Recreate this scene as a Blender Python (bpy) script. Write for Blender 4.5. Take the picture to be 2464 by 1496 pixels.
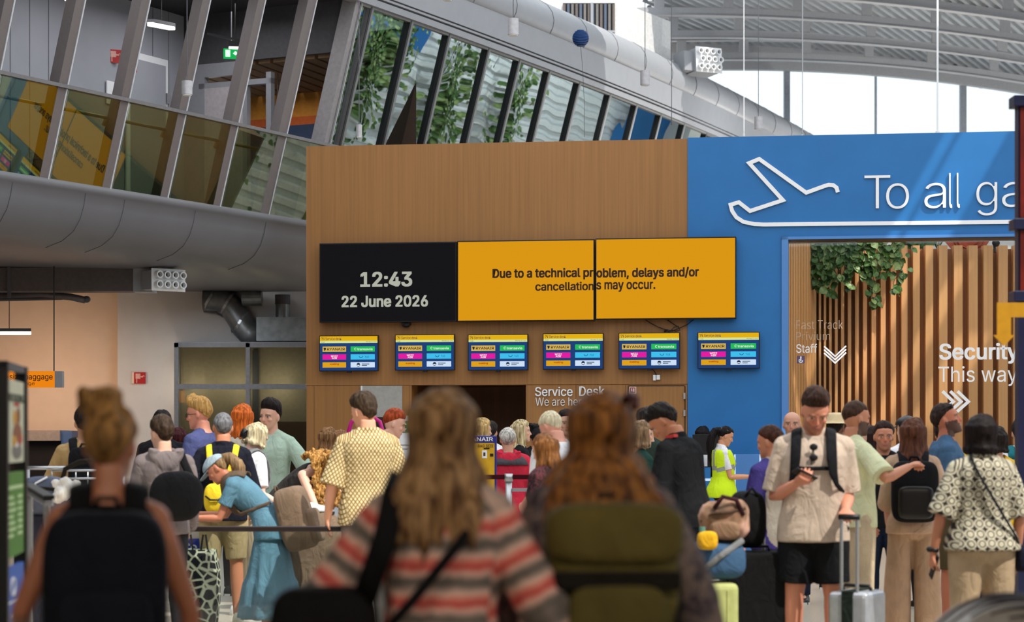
import bpy, bmesh, math, random, os
import numpy as np
from mathutils import Vector, Matrix, noise

R = math.radians
random.seed(7)
sc = bpy.context.scene
COL = sc.collection
for o in list(bpy.data.objects):
    bpy.data.objects.remove(o)

# ------------------------------------------------------------------ camera
F = 5250.0            # focal length in photo pixels
HX, HY, EYE = 1232.0, 1058.0, 1.5   # vanishing point of the view axis, eye height
cam_d = bpy.data.cameras.new('camera')
cam = bpy.data.objects.new('camera', cam_d); COL.objects.link(cam)
cam_d.sensor_width = 36.0
cam_d.lens = F * 36.0 / 2464.0
cam_d.shift_y = (HY - 748.0) / 2464.0
cam_d.clip_end = 500
cam.location = (0, 0, EYE)
cam.rotation_euler = (R(90), 0, 0)
cam_d.dof.use_dof = True
cam_d.dof.focus_distance = 25.0
cam_d.dof.aperture_fstop = 2.5
sc.camera = cam

# ------------------------------------------------------------------ world, sun, lights
w = bpy.data.worlds.new('sky'); sc.world = w; w.use_nodes = True
bg = w.node_tree.nodes['Background']
bg.inputs['Color'].default_value = (0.90, 0.95, 1.0, 1)
bg.inputs['Strength'].default_value = 1.45

def lamp(name, kind, loc, rot, energy, color=(1, 1, 1), **kw):
    d = bpy.data.lights.new(name, kind); o = bpy.data.objects.new(name, d); COL.objects.link(o)
    o.location = loc; o.rotation_euler = rot; d.energy = energy; d.color = color
    for k, v in kw.items():
        setattr(d, k, v)
    return o
def aim(o, target):
    o.rotation_euler = (Vector(target) - o.location).to_track_quat('-Z', 'Y').to_euler()
    return o
SUN = Vector((-5.7, 6.0, -10.5)).normalized()      # sunlight reaches the hall only through holes shaped for it in the roof
sun = lamp('sun', 'SUN', (10, 0, 40), (0, 0, 0), 4.2, (1.0, 0.94, 0.84), angle=R(0.6))
aim(sun, sun.location + SUN)

# warm spots added above the camera to lighten the backs of the foreground people
for x_ in (-3.5, 0.0, 3.5):
    aim(lamp('foreground_fill', 'SPOT', (x_, 0.0, 5.4), (0, 0, 0), 420, (1.0, 0.86, 0.70), spot_size=R(75), spot_blend=1.0, shadow_soft_size=0.0), (x_ * .6, 6.0, 1.0))
# added fill lights for the upper rooms, lower concourse, office and hall roof
for x_, y_, z_ in ((-6.3, 27.0, 7.7), (-5.2, 29.2, 7.7), (-4.3, 31.2, 7.7)):  # area lights added to brighten the dark upper rooms
    lamp('upper_room_fill', 'AREA', (x_, y_, z_), (0, 0, 0), 23, (0.97, 0.96, 1.0), size=1.2)
lamp('upper_room_fill', 'AREA', (-3.9, 33.6, 6.9), (0, 0, 0), 16, (1.0, 0.88, 0.72), size=1.0)
for x_ in (-5.2, -4.5, -3.8):  # points added to brighten the interior behind the office panes
    lamp('office_fill', 'POINT', (x_, 35.62, 2.4), (0, 0, 0), 7, (1.0, 0.86, 0.68), shadow_soft_size=0.0)
o = lamp('hatch_spot', 'AREA', (-7.6, 34.2, 2.5), (0, 0, 0), 34, (1.0, 0.66, 0.44), size=1.0)
aim(o, (-8.0, 36.4, 1.3))
lamp('concourse_fill', 'AREA', (-5.0, 33.6, 3.7), (0, 0, 0), 46, (0.90, 0.95, 1.0), size=1.0)  # added to lift the white wall under the balcony
for y_ in (41.0, 45.0, 49.0):  # spots added to brighten the right wall as the panes mirror it
    aim(lamp('right_wall_fill', 'SPOT', (11.5, y_, 9.6), (0, 0, 0), 900, (1.0, 0.98, 0.96), spot_size=R(95), spot_blend=.8, shadow_soft_size=0.0), (16.0, y_ + 1.0, 5.0))
lamp('portal_lamp', 'AREA', (6.2, 30.9, 4.6), (0, 0, 0), 40, (1.0, 0.84, 0.62), size=1.6)
for x_, y_ in ((6.0, 44.5), (9.5, 45.5), (8.0, 50.0), (12.0, 50.0)):  # unseen points added to lift the dark roof beams and deck
    lamp('roof_fill', 'POINT', (x_, y_, 6.6), (0, 0, 0), 165, (1.0, 0.97, 0.94), shadow_soft_size=0.0)

sc.view_settings.view_transform = 'Standard'
sc.view_settings.look = 'None'
sc.view_settings.exposure = 0.0
sc.view_settings.gamma = 1.0
sc.view_settings.use_curve_mapping = False
sc.cycles.max_bounces = 6
sc.cycles.diffuse_bounces = 3
sc.cycles.glossy_bounces = 3
sc.cycles.transmission_bounces = 3
sc.cycles.transparent_max_bounces = 10
sc.cycles.sample_clamp_indirect = 4.0
sc.cycles.caustics_reflective = False
sc.cycles.caustics_refractive = False
# ================================================================== helpers
def lin(c):
    c = c / 255.0
    return c / 12.92 if c <= 0.04045 else ((c + 0.055) / 1.055) ** 2.4
def rgb(r, g, b):
    return (lin(r), lin(g), lin(b), 1.0)

MATS = {}
def nodes_of(name):
    m = bpy.data.materials.new(name); m.use_nodes = True
    nt = m.node_tree
    return m, nt, nt.nodes['Principled BSDF']
def M(name, c, rough=0.6, metal=0.0, var=0.10, scale=18.0, bump=0.0, bscale=60.0, stretch=(1, 1, 1), spec=0.4, sheen=0.0):
    """procedural material: base colour varied by noise, optional noise bump"""
    if name in MATS:
        return MATS[name]
    m, nt, b = nodes_of(name)
    col = rgb(*c)
    tc = nt.nodes.new('ShaderNodeTexCoord'); mp = nt.nodes.new('ShaderNodeMapping')
    mp.inputs['Scale'].default_value = stretch
    nt.links.new(tc.outputs['Object'], mp.inputs['Vector'])
    nz = nt.nodes.new('ShaderNodeTexNoise'); nz.inputs['Scale'].default_value = scale; nz.inputs['Detail'].default_value = 4
    nt.links.new(mp.outputs['Vector'], nz.inputs['Vector'])
    rp = nt.nodes.new('ShaderNodeValToRGB')
    rp.color_ramp.elements[0].position = 0.3; rp.color_ramp.elements[1].position = 0.7
    rp.color_ramp.elements[0].color = tuple(x * (1 - var) for x in col[:3]) + (1,)
    rp.color_ramp.elements[1].color = tuple(min(1, x * (1 + var)) for x in col[:3]) + (1,)
    nt.links.new(nz.outputs['Fac'], rp.inputs['Fac']); nt.links.new(rp.outputs['Color'], b.inputs['Base Color'])
    b.inputs['Roughness'].default_value = rough; b.inputs['Metallic'].default_value = metal
    b.inputs['Specular IOR Level'].default_value = spec
    if sheen:
        b.inputs['Sheen Weight'].default_value = sheen
    if bump:
        n2 = nt.nodes.new('ShaderNodeTexNoise'); n2.inputs['Scale'].default_value = bscale; n2.inputs['Detail'].default_value = 3
        nt.links.new(mp.outputs['Vector'], n2.inputs['Vector'])
        bp = nt.nodes.new('ShaderNodeBump'); bp.inputs['Strength'].default_value = bump; bp.inputs['Distance'].default_value = 0.01
        nt.links.new(n2.outputs['Fac'], bp.inputs['Height']); nt.links.new(bp.outputs['Normal'], b.inputs['Normal'])
    MATS[name] = m
    return m
def EM(name, c, strength=1.0):
    """a surface that gives off light (screens, lamps, backlit signs)"""
    if name in MATS:
        return MATS[name]
    m, nt, b = nodes_of(name)
    b.inputs['Base Color'].default_value = (0.004, 0.004, 0.004, 1)
    b.inputs['Roughness'].default_value = 0.7; b.inputs['Specular IOR Level'].default_value = 0.0
    b.inputs['Emission Color'].default_value = rgb(*c)
    b.inputs['Emission Strength'].default_value = strength
    MATS[name] = m
    return m
def GLASS(name, tint=(235, 245, 240), refl=0.08, reflcol=(255, 255, 255), rough=0.0, wav=0.0, wscale=1.5, power=None):
    """thin pane: tinted see-through mixed with mirror reflection (more at grazing angles)"""
    if name in MATS:
        return MATS[name]
    m = bpy.data.materials.new(name); m.use_nodes = True
    nt = m.node_tree; nt.nodes.clear()
    out = nt.nodes.new('ShaderNodeOutputMaterial'); mix = nt.nodes.new('ShaderNodeMixShader')
    tr = nt.nodes.new('ShaderNodeBsdfTransparent'); tr.inputs['Color'].default_value = rgb(*tint)
    gl = nt.nodes.new('ShaderNodeBsdfGlossy'); gl.inputs['Roughness'].default_value = rough
    gl.inputs['Color'].default_value = rgb(*reflcol)
    fr = nt.nodes.new('ShaderNodeLayerWeight'); fr.inputs['Blend'].default_value = 0.5
    pw = nt.nodes.new('ShaderNodeMath'); pw.operation = 'POWER'; pw.inputs[1].default_value = 4.0
    mt = nt.nodes.new('ShaderNodeMath'); mt.operation = 'MULTIPLY_ADD'
    mt.inputs[1].default_value = 1.0 - refl; mt.inputs[2].default_value = refl
    nt.links.new(fr.outputs['Facing'], pw.inputs[0]); nt.links.new(pw.outputs[0], mt.inputs[0])
    nt.links.new(mt.outputs[0], mix.inputs['Fac'])
    nt.links.new(tr.outputs[0], mix.inputs[1]); nt.links.new(gl.outputs[0], mix.inputs[2])
    nt.links.new(mix.outputs[0], out.inputs['Surface'])
    if wav:
        tc = nt.nodes.new('ShaderNodeTexCoord')
        nz = nt.nodes.new('ShaderNodeTexNoise'); nz.inputs['Scale'].default_value = wscale; nz.inputs['Detail'].default_value = 1
        nt.links.new(tc.outputs['Object'], nz.inputs['Vector'])
        bp = nt.nodes.new('ShaderNodeBump'); bp.inputs['Strength'].default_value = wav; bp.inputs['Distance'].default_value = 0.02
        nt.links.new(nz.outputs['Fac'], bp.inputs['Height']); nt.links.new(bp.outputs['Normal'], gl.inputs['Normal'])
    MATS[name] = m
    return m
def WOOD(name, c, var=0.14, zscale=0.6, xscale=34.0, rough=0.5):
    if name in MATS:
        return MATS[name]
    m, nt, b = nodes_of(name)
    col = rgb(*c)
    tc = nt.nodes.new('ShaderNodeTexCoord'); mp = nt.nodes.new('ShaderNodeMapping')
    mp.inputs['Scale'].default_value = (xscale, xscale, zscale)
    nt.links.new(tc.outputs['Object'], mp.inputs['Vector'])
    nz = nt.nodes.new('ShaderNodeTexNoise'); nz.inputs['Scale'].default_value = 1.0; nz.inputs['Detail'].default_value = 6
    nt.links.new(mp.outputs['Vector'], nz.inputs['Vector'])
    n2 = nt.nodes.new('ShaderNodeTexNoise'); n2.inputs['Scale'].default_value = 0.6; n2.inputs['Detail'].default_value = 1
    nt.links.new(tc.outputs['Object'], n2.inputs['Vector'])
    ad = nt.nodes.new('ShaderNodeMath'); ad.operation = 'MULTIPLY_ADD'; ad.inputs[1].default_value = 0.75
    m2 = nt.nodes.new('ShaderNodeMath'); m2.operation = 'MULTIPLY'; m2.inputs[1].default_value = 0.25
    nt.links.new(n2.outputs['Fac'], m2.inputs[0]); nt.links.new(nz.outputs['Fac'], ad.inputs[0]); nt.links.new(m2.outputs[0], ad.inputs[2])
    rp = nt.nodes.new('ShaderNodeValToRGB')
    rp.color_ramp.elements[0].position = 0.32; rp.color_ramp.elements[1].position = 0.68
    rp.color_ramp.elements[0].color = (col[0] * (1 - var), col[1] * (1 - var * 1.15), col[2] * (1 - var * 1.3), 1)
    rp.color_ramp.elements[1].color = tuple(min(1, x * (1 + var)) for x in col[:3]) + (1,)
    nt.links.new(ad.outputs[0], rp.inputs['Fac']); nt.links.new(rp.outputs['Color'], b.inputs['Base Color'])
    b.inputs['Roughness'].default_value = rough
    MATS[name] = m
    return m

def tag(o, label=None, cat=None, group=None, kind=None):
    if label: o['label'] = label
    if cat: o['category'] = cat
    if group: o['group'] = group
    if kind: o['kind'] = kind
    return o
def thing(name, label, cat, loc=(0, 0, 0), rz=0.0, group=None):
    o = bpy.data.objects.new(name, None); COL.objects.link(o)
    o.empty_display_size = 0.1
    o.location = loc; o.rotation_euler = (0, 0, rz)
    return tag(o, label, cat, group)
def copy_tree(o, parent=None):
    c = o.copy(); COL.objects.link(c)
    if parent is not None:
        c.parent = parent
    for ch in list(o.children):
        copy_tree(ch, c)
    return c

class MB:
    """collects geometry of one mesh"""
    def __init__(self):
        self.v = []; self.f = []; self.mi = []; self.cur = 0; self.sm = []; self.smooth = False
    def add(self, vs, fs, mi=None):
        n = len(self.v)
        self.v.extend([tuple(p) for p in vs])
        for f in fs:
            self.f.append(tuple(i + n for i in f)); self.mi.append(self.cur if mi is None else mi); self.sm.append(self.smooth)
        return self
    def box(self, x0, x1, y0, y1, z0, z1, mi=None):
        vs = [(x0, y0, z0), (x1, y0, z0), (x1, y1, z0), (x0, y1, z0), (x0, y0, z1), (x1, y0, z1), (x1, y1, z1), (x0, y1, z1)]
        return self.add(vs, [(0, 3, 2, 1), (4, 5, 6, 7), (0, 1, 5, 4), (1, 2, 6, 5), (2, 3, 7, 6), (3, 0, 4, 7)], mi)
    def hexa(self, vs, mi=None):
        return self.add(vs, [(0, 3, 2, 1), (4, 5, 6, 7), (0, 1, 5, 4), (1, 2, 6, 5), (2, 3, 7, 6), (3, 0, 4, 7)], mi)
    def quad(self, a, b, c, d, mi=None):
        return self.add([a, b, c, d], [(0, 1, 2, 3)], mi)
    def bar(self, p0, p1, w, h, up=(0, 0, 1), mi=None):
        """rectangular bar between two points; w across, h along up"""
        p0, p1, up = Vector(p0), Vector(p1), Vector(up)
        d = (p1 - p0).normalized(); s = d.cross(up).normalized(); u = s.cross(d).normalized()
        vs = []
        for p in (p0, p1):
            for a, b in ((-1, -1), (1, -1), (1, 1), (-1, 1)):
                vs.append(p + s * (a * w / 2) + u * (b * h / 2))
        return self.add(vs, [(3, 2, 1, 0), (4, 5, 6, 7), (0, 1, 5, 4), (1, 2, 6, 5), (2, 3, 7, 6), (3, 0, 4, 7)], mi)
    def loft(self, rings, cap=True, closed=True, mi=None):
        n = len(rings[0]); vs = [p for r in rings for p in r]; fs = []
        for i in range(len(rings) - 1):
            for j in range(n if closed else n - 1):
                k = (j + 1) % n
                fs.append((i * n + j, i * n + k, (i + 1) * n + k, (i + 1) * n + j))
        if cap and closed:
            fs.append(tuple(range(n - 1, -1, -1))); b = (len(rings) - 1) * n
            fs.append(tuple(range(b, b + n)))
        return self.add(vs, fs, mi)
    def tube(self, pts, r, n=8, cap=True, flat=1.0, mi=None, side=None):
        """tube along pts with radius r (number or list); flat squashes along the second axis"""
        pts = [Vector(p) for p in pts]
        if not hasattr(r, '__len__'):
            r = [r] * len(pts)
        rings = []; prev = None
        for i, p in enumerate(pts):
            a = pts[max(0, i - 1)]; b = pts[min(len(pts) - 1, i + 1)]
            d = (b - a).normalized()
            if prev is None:
                ref = Vector(side) if side else (Vector((0, 0, 1)) if abs(d.z) < 0.9 else Vector((1, 0, 0)))
                s = (ref - d * ref.dot(d)).normalized()
            else:
                s = (prev - d * prev.dot(d)).normalized()
            prev = s; t = d.cross(s)
            rr = r[i]; ra, rb = (rr if hasattr(rr, '__len__') else (rr, rr * flat))
            rings.append([p + s * (ra * math.cos(2 * math.pi * k / n)) + t * (rb * math.sin(2 * math.pi * k / n)) for k in range(n)])
        return self.loft(rings, cap, True, mi)
    def cyl(self, p0, p1, r, n=16, mi=None, r2=None):
        return self.tube([p0, p1], [r, r if r2 is None else r2], n, mi=mi)
    def ball(self, c, r, n=12, m=8, mi=None, rot=None):
        rx, ry, rz = r if hasattr(r, '__len__') else (r, r, r)
        c = Vector(c); vs = []; fs = []
        for i in range(m + 1):
            t = math.pi * i / m
            for j in range(n):
                a = 2 * math.pi * j / n
                q = Vector((rx * math.sin(t) * math.cos(a), ry * math.sin(t) * math.sin(a), rz * math.cos(t)))
                if rot is not None: q = rot @ q
                vs.append(c + q)
        for i in range(m):
            for j in range(n):
                k = (j + 1) % n
                fs.append((i * n + j, (i + 1) * n + j, (i + 1) * n + k, i * n + k))
        return self.add(vs, fs, mi)
    def prism(self, poly, y0, y1, mi=None, to=lambda x, y, z: (x, y, z)):
        """extrude a polygon given as (x, z) pairs from y0 to y1"""
        n = len(poly)
        vs = [to(x, y0, z) for x, z in poly] + [to(x, y1, z) for x, z in poly]
        fs = [tuple(range(n)), tuple(range(2 * n - 1, n - 1, -1))]
        for i in range(n):
            k = (i + 1) % n
            fs.append((k, i, i + n, k + n))
        return self.add(vs, fs, mi)
    def grid(self, fn, us, vs_, mi=None):
        nu, nv = len(us), len(vs_)
        P = [fn(u, v) for u in us for v in vs_]
        fs = [(i * nv + j, (i + 1) * nv + j, (i + 1) * nv + j + 1, i * nv + j + 1) for i in range(nu - 1) for j in range(nv - 1)]
        return self.add(P, fs, mi)
    def mesh(self, me, mtx=None, mi=None):
        vs = [(mtx @ v.co) if mtx is not None else v.co.copy() for v in me.vertices]
        return self.add(vs, [tuple(p.vertices) for p in me.polygons], mi)
    def build(self, name, mats, parent=None, smooth=False, loc=None, keep=False, bevel=0.0, rz=None, seg=2, fix=False):
        me = bpy.data.meshes.new(name)
        v = self.v
        off = None
        if parent is None and loc is None and not keep and v:
            a = np.array(v); lo = a.min(0); hi = a.max(0)
            off = ((lo[0] + hi[0]) / 2, (lo[1] + hi[1]) / 2, lo[2])
            v = [tuple(p) for p in (a - np.array(off))]
        me.from_pydata(v, [], self.f)
        if not isinstance(mats, (list, tuple)): mats = [mats]
        for m in mats: me.materials.append(m)
        me.polygons.foreach_set('material_index', self.mi)
        me.polygons.foreach_set('use_smooth', [bool(smooth or s) for s in self.sm])
        if fix:
            bm = bmesh.new(); bm.from_mesh(me); bmesh.ops.remove_doubles(bm, verts=bm.verts, dist=1e-5)
            bmesh.ops.recalc_face_normals(bm, faces=bm.faces); bm.to_mesh(me); bm.free()
        me.update()
        o = bpy.data.objects.new(name, me); COL.objects.link(o)
        if parent is not None: o.parent = parent
        if off is not None: o.location = off
        if loc is not None: o.location = loc
        if rz is not None: o.rotation_euler = (0, 0, rz)
        if bevel:
            bv = o.modifiers.new('bevel', 'BEVEL'); bv.width = bevel; bv.segments = seg; bv.limit_method = 'ANGLE'; bv.angle_limit = R(50)
        return o

# ---- fonts
FONT = None
try:
    FONT = bpy.data.fonts.load(os.path.join(bpy.utils.system_resource('DATAFILES'), 'fonts', 'Inter.woff2'))
except Exception:
    FONT = None
def text_mesh(s, weight=0.0, depth=0.0, spacing=1.0, line=1.0, align='LEFT', font='inter'):
    c = bpy.data.curves.new('t', 'FONT'); c.body = s
    if FONT is not None and font == 'inter': c.font = FONT
    c.offset = weight; c.extrude = depth; c.space_character = spacing; c.space_line = line; c.align_x = align
    c.resolution_u = 3
    o = bpy.data.objects.new('t', c); COL.objects.link(o)
    bpy.context.view_layer.update()
    dg = bpy.context.evaluated_depsgraph_get()
    me = bpy.data.meshes.new_from_object(o.evaluated_get(dg))
    bpy.data.objects.remove(o); bpy.data.curves.remove(c)
    return me
def text_into(mb, s, x0, x1, z0, y=0.0, weight=0.0, depth=0.004, mi=None, z1=None):
    """lettering standing in the x-z plane, fitted to x0..x1 and z0..z1; weight (share of the height) thickens or thins the strokes"""
    me = text_mesh(s, min(weight, 0.0))
    a = np.array([v.co[:] for v in me.vertices])
    lo, hi = a.min(0), a.max(0)
    e = max(weight, 0.0) * (hi[1] - lo[1])
    sx = (x1 - x0) / (hi[0] - lo[0] + 2 * e)
    sz = (z1 - z0) / (hi[1] - lo[1] + 2 * e) if z1 is not None else sx
    fs0 = [tuple(p.vertices) for p in me.polygons]
    shifts = [(0, 0)] if e == 0 else [(-e, -e * .6), (e, -e * .6), (-e, e * .6), (e, e * .6), (0, 0)]
    for k, (dx, dz) in enumerate(shifts):
        yy = y - k * 1e-5
        vs = [(x0 + (p[0] - lo[0] + e + dx) * sx, yy, z0 + (p[1] - lo[1] + e + dz) * sz) for p in a]
        n = len(vs); ec = {}
        for f in fs0:
            for i in range(len(f)):
                q = (f[i], f[(i + 1) % len(f)]); ec.setdefault((min(q), max(q)), []).append(q)
        allv = vs + [(p[0], p[1] - depth, p[2]) for p in vs]
        ff = [tuple(i + n for i in f) for f in fs0]
        for es in ec.values():
            if len(es) == 1:
                a_, b_ = es[0]; ff.append((a_, b_, b_ + n, a_ + n))
        mb.add(allv, ff, mi)
    bpy.data.meshes.remove(me)
    return mb

# ---- photo pixel -> world at a known depth
def P(px, py, Y):
    return Vector(((px - HX) / F * Y, Y, EYE + (HY - py) / F * Y))
def proj(p):
    return (HX + F * p[0] / p[1], HY - F * (p[2] - EYE) / p[1])

# ---- plane of the service desk / portal front
WA = Vector((-2.865, 30.39, 0)); WTH = math.atan2(29.0 - 30.39, 6.67 + 2.865)
WU = Vector((math.cos(WTH), math.sin(WTH), 0)); WN = Vector((math.sin(WTH), -math.cos(WTH), 0))
def W(px, py, out=0.0):
    """(u, z) in the wall plane shifted towards the hall by out"""
    k = (px - HX) / F
    Y = (out + WA.x * WN.x + WA.y * WN.y) / (k * WN.x + WN.y)
    p = Vector((k * Y, Y, EYE + (HY - py) / F * Y))
    return (p - WA).dot(WU), p.z
def WL(u, z, out=0.0):
    """wall coordinates -> world"""
    q = WA + WU * u + WN * out
    return Vector((q.x, q.y, z))
def wthing(name, label, cat, px, py, out=0.0, group=None):
    u, z = W(px, py, out)
    t = thing(name, label, cat, WL(u, z, out), WTH, group)
    t_u, t_z = u, z
    def L(px, py, o=out):
        uu, zz = W(px, py, o)
        return uu - t_u, zz - t_z
    return t, L
# ================================================================== the setting
m_wood = WOOD('oak_veneer', (156, 108, 57))
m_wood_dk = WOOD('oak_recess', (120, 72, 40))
m_groove = M('groove_dark', (52, 34, 22), 0.8)
m_blue = M('blue_paint', (36, 111, 176), 0.42, var=0.04, scale=3)
m_blue_lt = M('blue_trim_paint', (84, 136, 200), 0.35, var=0.03, scale=3)
m_navy = M('navy_paint', (26, 30, 62), 0.4)
m_offw = M('off_white_plaster', (206, 204, 202), 0.8, var=0.03, scale=4)
m_cream = M('cream_plaster', (226, 204, 182), 0.8, var=0.03, scale=4)
m_grey = M('grey_metal_paint', (150, 150, 156), 0.45, var=0.04)
m_greyd = M('dark_grey_paint', (84, 84, 88), 0.6, var=0.05)
m_greyl = M('light_grey_panel', (154, 157, 163), 0.45, var=0.03, scale=5)
m_fascia = M('fascia_grey', (112, 112, 117), 0.42, var=0.04, scale=2)
m_post = M('post_grey_brown', (116, 108, 108), 0.5, var=0.04)
m_alu = M('brushed_aluminium', (190, 192, 196), 0.32, 0.85, var=0.06, stretch=(1, 1, 12))
m_steel = M('galvanised_steel', (128, 132, 134), 0.42, 0.6, var=0.18, scale=9)
m_black = M('black_plastic', (16, 16, 18), 0.45)
m_white = M('white_enamel', (238, 240, 242), 0.4, var=0.02)
m_panelw = M('lilac_wall_panel', (160, 162, 170), 0.6, var=0.03, scale=3)
m_seam = M('panel_seam', (96, 96, 102), 0.7)
m_floor = M('floor_terrazzo', (190, 178, 162), 0.28, var=0.10, scale=40)
m_roofd = M('roof_deck_metal', (176, 180, 184), 0.38, 0.3, var=0.08, scale=4)
m_beam = M('beam_grey', (180, 182, 186), 0.5, var=0.05)
m_red = M('sign_red', (178, 28, 30), 0.45)

g_rail = GLASS('balustrade_glass', (190, 200, 174), 0.155, (240, 240, 220))
g_pane = GLASS('mirror_glazing', (90, 104, 96), 0.50, (230, 244, 244), wav=0.35, wscale=0.9)
g_part = GLASS('partition_glass', (206, 210, 204), 0.10)
g_clear = GLASS('clear_glass', (244, 248, 248), 0.03)

def struct(name, mb, mats, **kw):
    return tag(mb.build(name, mats, **kw), kind='structure')

# ---- floor, enclosing shell
mb = MB().box(-16, 24, -9, 66, -0.2, 0.0)
struct('floor', mb, m_floor)
mb = MB().box(-12, 16, -9, 9.5, 5.6, 5.9)
struct('ceiling', mb, m_greyd)
mb = MB().box(-12.2, 16.2, -9.2, -9, 0, 5.6)
struct('wall_front', mb, m_greyd)
mb = MB().box(-12.3, -12, -9, 38, 0, 9)
struct('wall_left', mb, m_greyd)

# unseen translucent roof put in to block the sun, with vents placed to shape its patches
def SKYL(name):
    m = bpy.data.materials.new(name); m.use_nodes = True; nt = m.node_tree; nt.nodes.clear()
    out = nt.nodes.new('ShaderNodeOutputMaterial'); tr = nt.nodes.new('ShaderNodeBsdfTranslucent')
    nz = nt.nodes.new('ShaderNodeTexNoise'); nz.inputs['Scale'].default_value = 0.5
    rp = nt.nodes.new('ShaderNodeValToRGB'); rp.color_ramp.elements[0].color = (.62, .65, .68, 1); rp.color_ramp.elements[1].color = (.78, .8, .82, 1)
    nt.links.new(nz.outputs['Fac'], rp.inputs['Fac']); nt.links.new(rp.outputs['Color'], tr.inputs['Color'])
    nt.links.new(tr.outputs[0], out.inputs['Surface']); return m
sun_holes = [(2.3, 4.9, 9.8, 13.6), (8.98, 9.12, 23.0, 26.4), (9.2, 9.8, 23.0, 26.4), (9.15, 9.4, 27.1, 29.6), (9.9, 10.25, 27.0, 29.2), (10.7, 10.95, 26.8, 28.8), (11.3, 11.8, 27.4, 28.2)]
xs = sorted({-12.0, 16.0} | {v for a in sun_holes for v in a[:2]}); ys = sorted({9.5, 37.5} | {v for a in sun_holes for v in a[2:]})
mb = MB()
for xa_, xb_ in zip(xs, xs[1:]):
    for ya_, yb_ in zip(ys, ys[1:]):
        cx, cy = (xa_ + xb_) / 2, (ya_ + yb_) / 2
        if any(a < cx < b and c < cy < d for a, b, c, d in sun_holes): continue
        mb.quad((xa_, ya_, 11.5), (xb_, ya_, 11.5), (xb_, yb_, 11.5), (xa_, yb_, 11.5))
struct('skylight_sun_mask', mb, SKYL('milky_roof_light'))

# ---- service desk wall (oak) and blue portal wall
uL, zT0 = W(737, 352); uB, zTB = W(1655, 334); uJ, zH = W(1893, 570); uR = 10.6
u_r0, zr = W(990, 926); u_r1, _ = W(1265, 926)
zTop = zT0
mb = MB()
def wbox(mb, u0, u1, o0, o1, z0, z1, mi=None):
    vs = [WL(u0, z0, o1), WL(u1, z0, o1), WL(u1, z0, o0), WL(u0, z0, o0), WL(u0, z1, o1), WL(u1, z1, o1), WL(u1, z1, o0), WL(u0, z1, o0)]
    return mb.hexa(vs, mi)
T = 0.45
wbox(mb, uL, uB, -T, 0, zr, zTop)                       # band above the counters
wbox(mb, uL, u_r0, -T, -0.012, 0, zr)
wbox(mb, u_r1, uB, -T, -0.012, 0, zr)
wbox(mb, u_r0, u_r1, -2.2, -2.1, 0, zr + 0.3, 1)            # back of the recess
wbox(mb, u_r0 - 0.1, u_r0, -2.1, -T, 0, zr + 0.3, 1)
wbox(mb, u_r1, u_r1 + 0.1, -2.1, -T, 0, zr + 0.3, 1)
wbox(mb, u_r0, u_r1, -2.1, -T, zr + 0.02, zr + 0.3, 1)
# facing panels with shadow gaps below the band
edges = [W(x, 926)[0] for x in (737, 756, 866)]; gap = 0.008
def facing(x0, x1, ytop=929):
    a, z = W(x0, ytop); b, _ = W(x1, ytop)
    wbox(mb, a + gap / 2, b - gap / 2, -0.012, 0.0, 0.02, zr - gap)
for a, b in ((737, 756), (756, 868), (868, 986), (1266, 1386), (1386, 1505), (1505, 1511), (1649, 1654)):
    facing(a, b)
wbox(mb, uL, u_r0, -0.02, -0.0125, 0, zr, 2); wbox(mb, u_r1, uB, -0.02, -0.0125, 0, zr, 2)
struct('wall_back', mb, [m_wood, m_wood_dk, m_groove])

mb = MB()
wbox(mb, uB, uJ, -T, 0.02, 0, zTop + 0.012)
wbox(mb, uJ, uR, -T, 0.02, zH, zTop + 0.012)
wbox(mb, uR - 0.7, uR, -T, 0.02, 0, zH)
struct('wall_portal', mb, m_blue)
mb = MB()
ut0, _ = W(1881, 570); ut1, _ = W(1897, 570); _, zt1 = W(1890, 577)
wbox(mb, ut0, ut1, -T, 0.05, 0, zH); wbox(mb, ut0, uR - 0.7, -T, 0.05, zt1, zH)
wbox(mb, ut1, uR - 0.7, -T, 0.052, zt1 - 0.012, zt1, 1)
struct('trim_1', mb, [m_blue_lt, m_black])

# ---- slatted security wall inside the portal
m_slat = WOOD('slat_oak', (205, 150, 98), var=0.12, zscale=0.4, xscale=30)
m_slatb = WOOD('slat_backing', (150, 94, 54), var=0.12, zscale=0.4)
SZ = 1.5 + 468 / F * 33.0
mb = MB(); mb2 = MB()
YF = 33.0
pA = (P(1893, 700, 31.2).x, 31.2); pB = (P(1955, 700, 32.8).x, 32.8)
mb.quad((pA[0], pA[1], 0), (pB[0], pB[1], 0), (pB[0], pB[1], SZ), (pA[0], pA[1], SZ), 1)
mb.box(pB[0] - .05, 11.5, YF + .17, YF + .2, 0, SZ - .04, 1)
def fin_at(x, y, tx, ty, hw, fin, base=0.0):
    nx, ny = ty, -tx
    vs = []
    for z in (0.0, SZ):
        for s_, o_ in ((-hw, fin), (hw, fin), (hw, base), (-hw, base)):
            vs.append((x + tx * s_ + nx * o_, y + ty * s_ + ny * o_, z))
    mb.hexa(vs, 0)
nn = 16
dx_, dy_ = pB[0] - pA[0], pB[1] - pA[1]; ln = math.hypot(dx_, dy_)
for i in range(nn):
    t = (i + .5) / nn
    fin_at(pA[0] + dx_ * t, pA[1] + dy_ * t, dx_ / ln, dy_ / ln, ln / nn * .34, 0.03)
px = 1962.0
while px < 2720:
    step = 11 + min(25, max(0, (px - 1960) * 0.082))
    xx = P(px, 700, YF).x
    w_ = step / F * YF
    fin_at(xx, YF, 1, 0, w_ * (.19 + .12 * min(1, (px - 1960) / 420)), 0.0, -0.165)
    px += step
struct('wall_slatted', mb, [m_slat, m_slatb])

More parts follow.
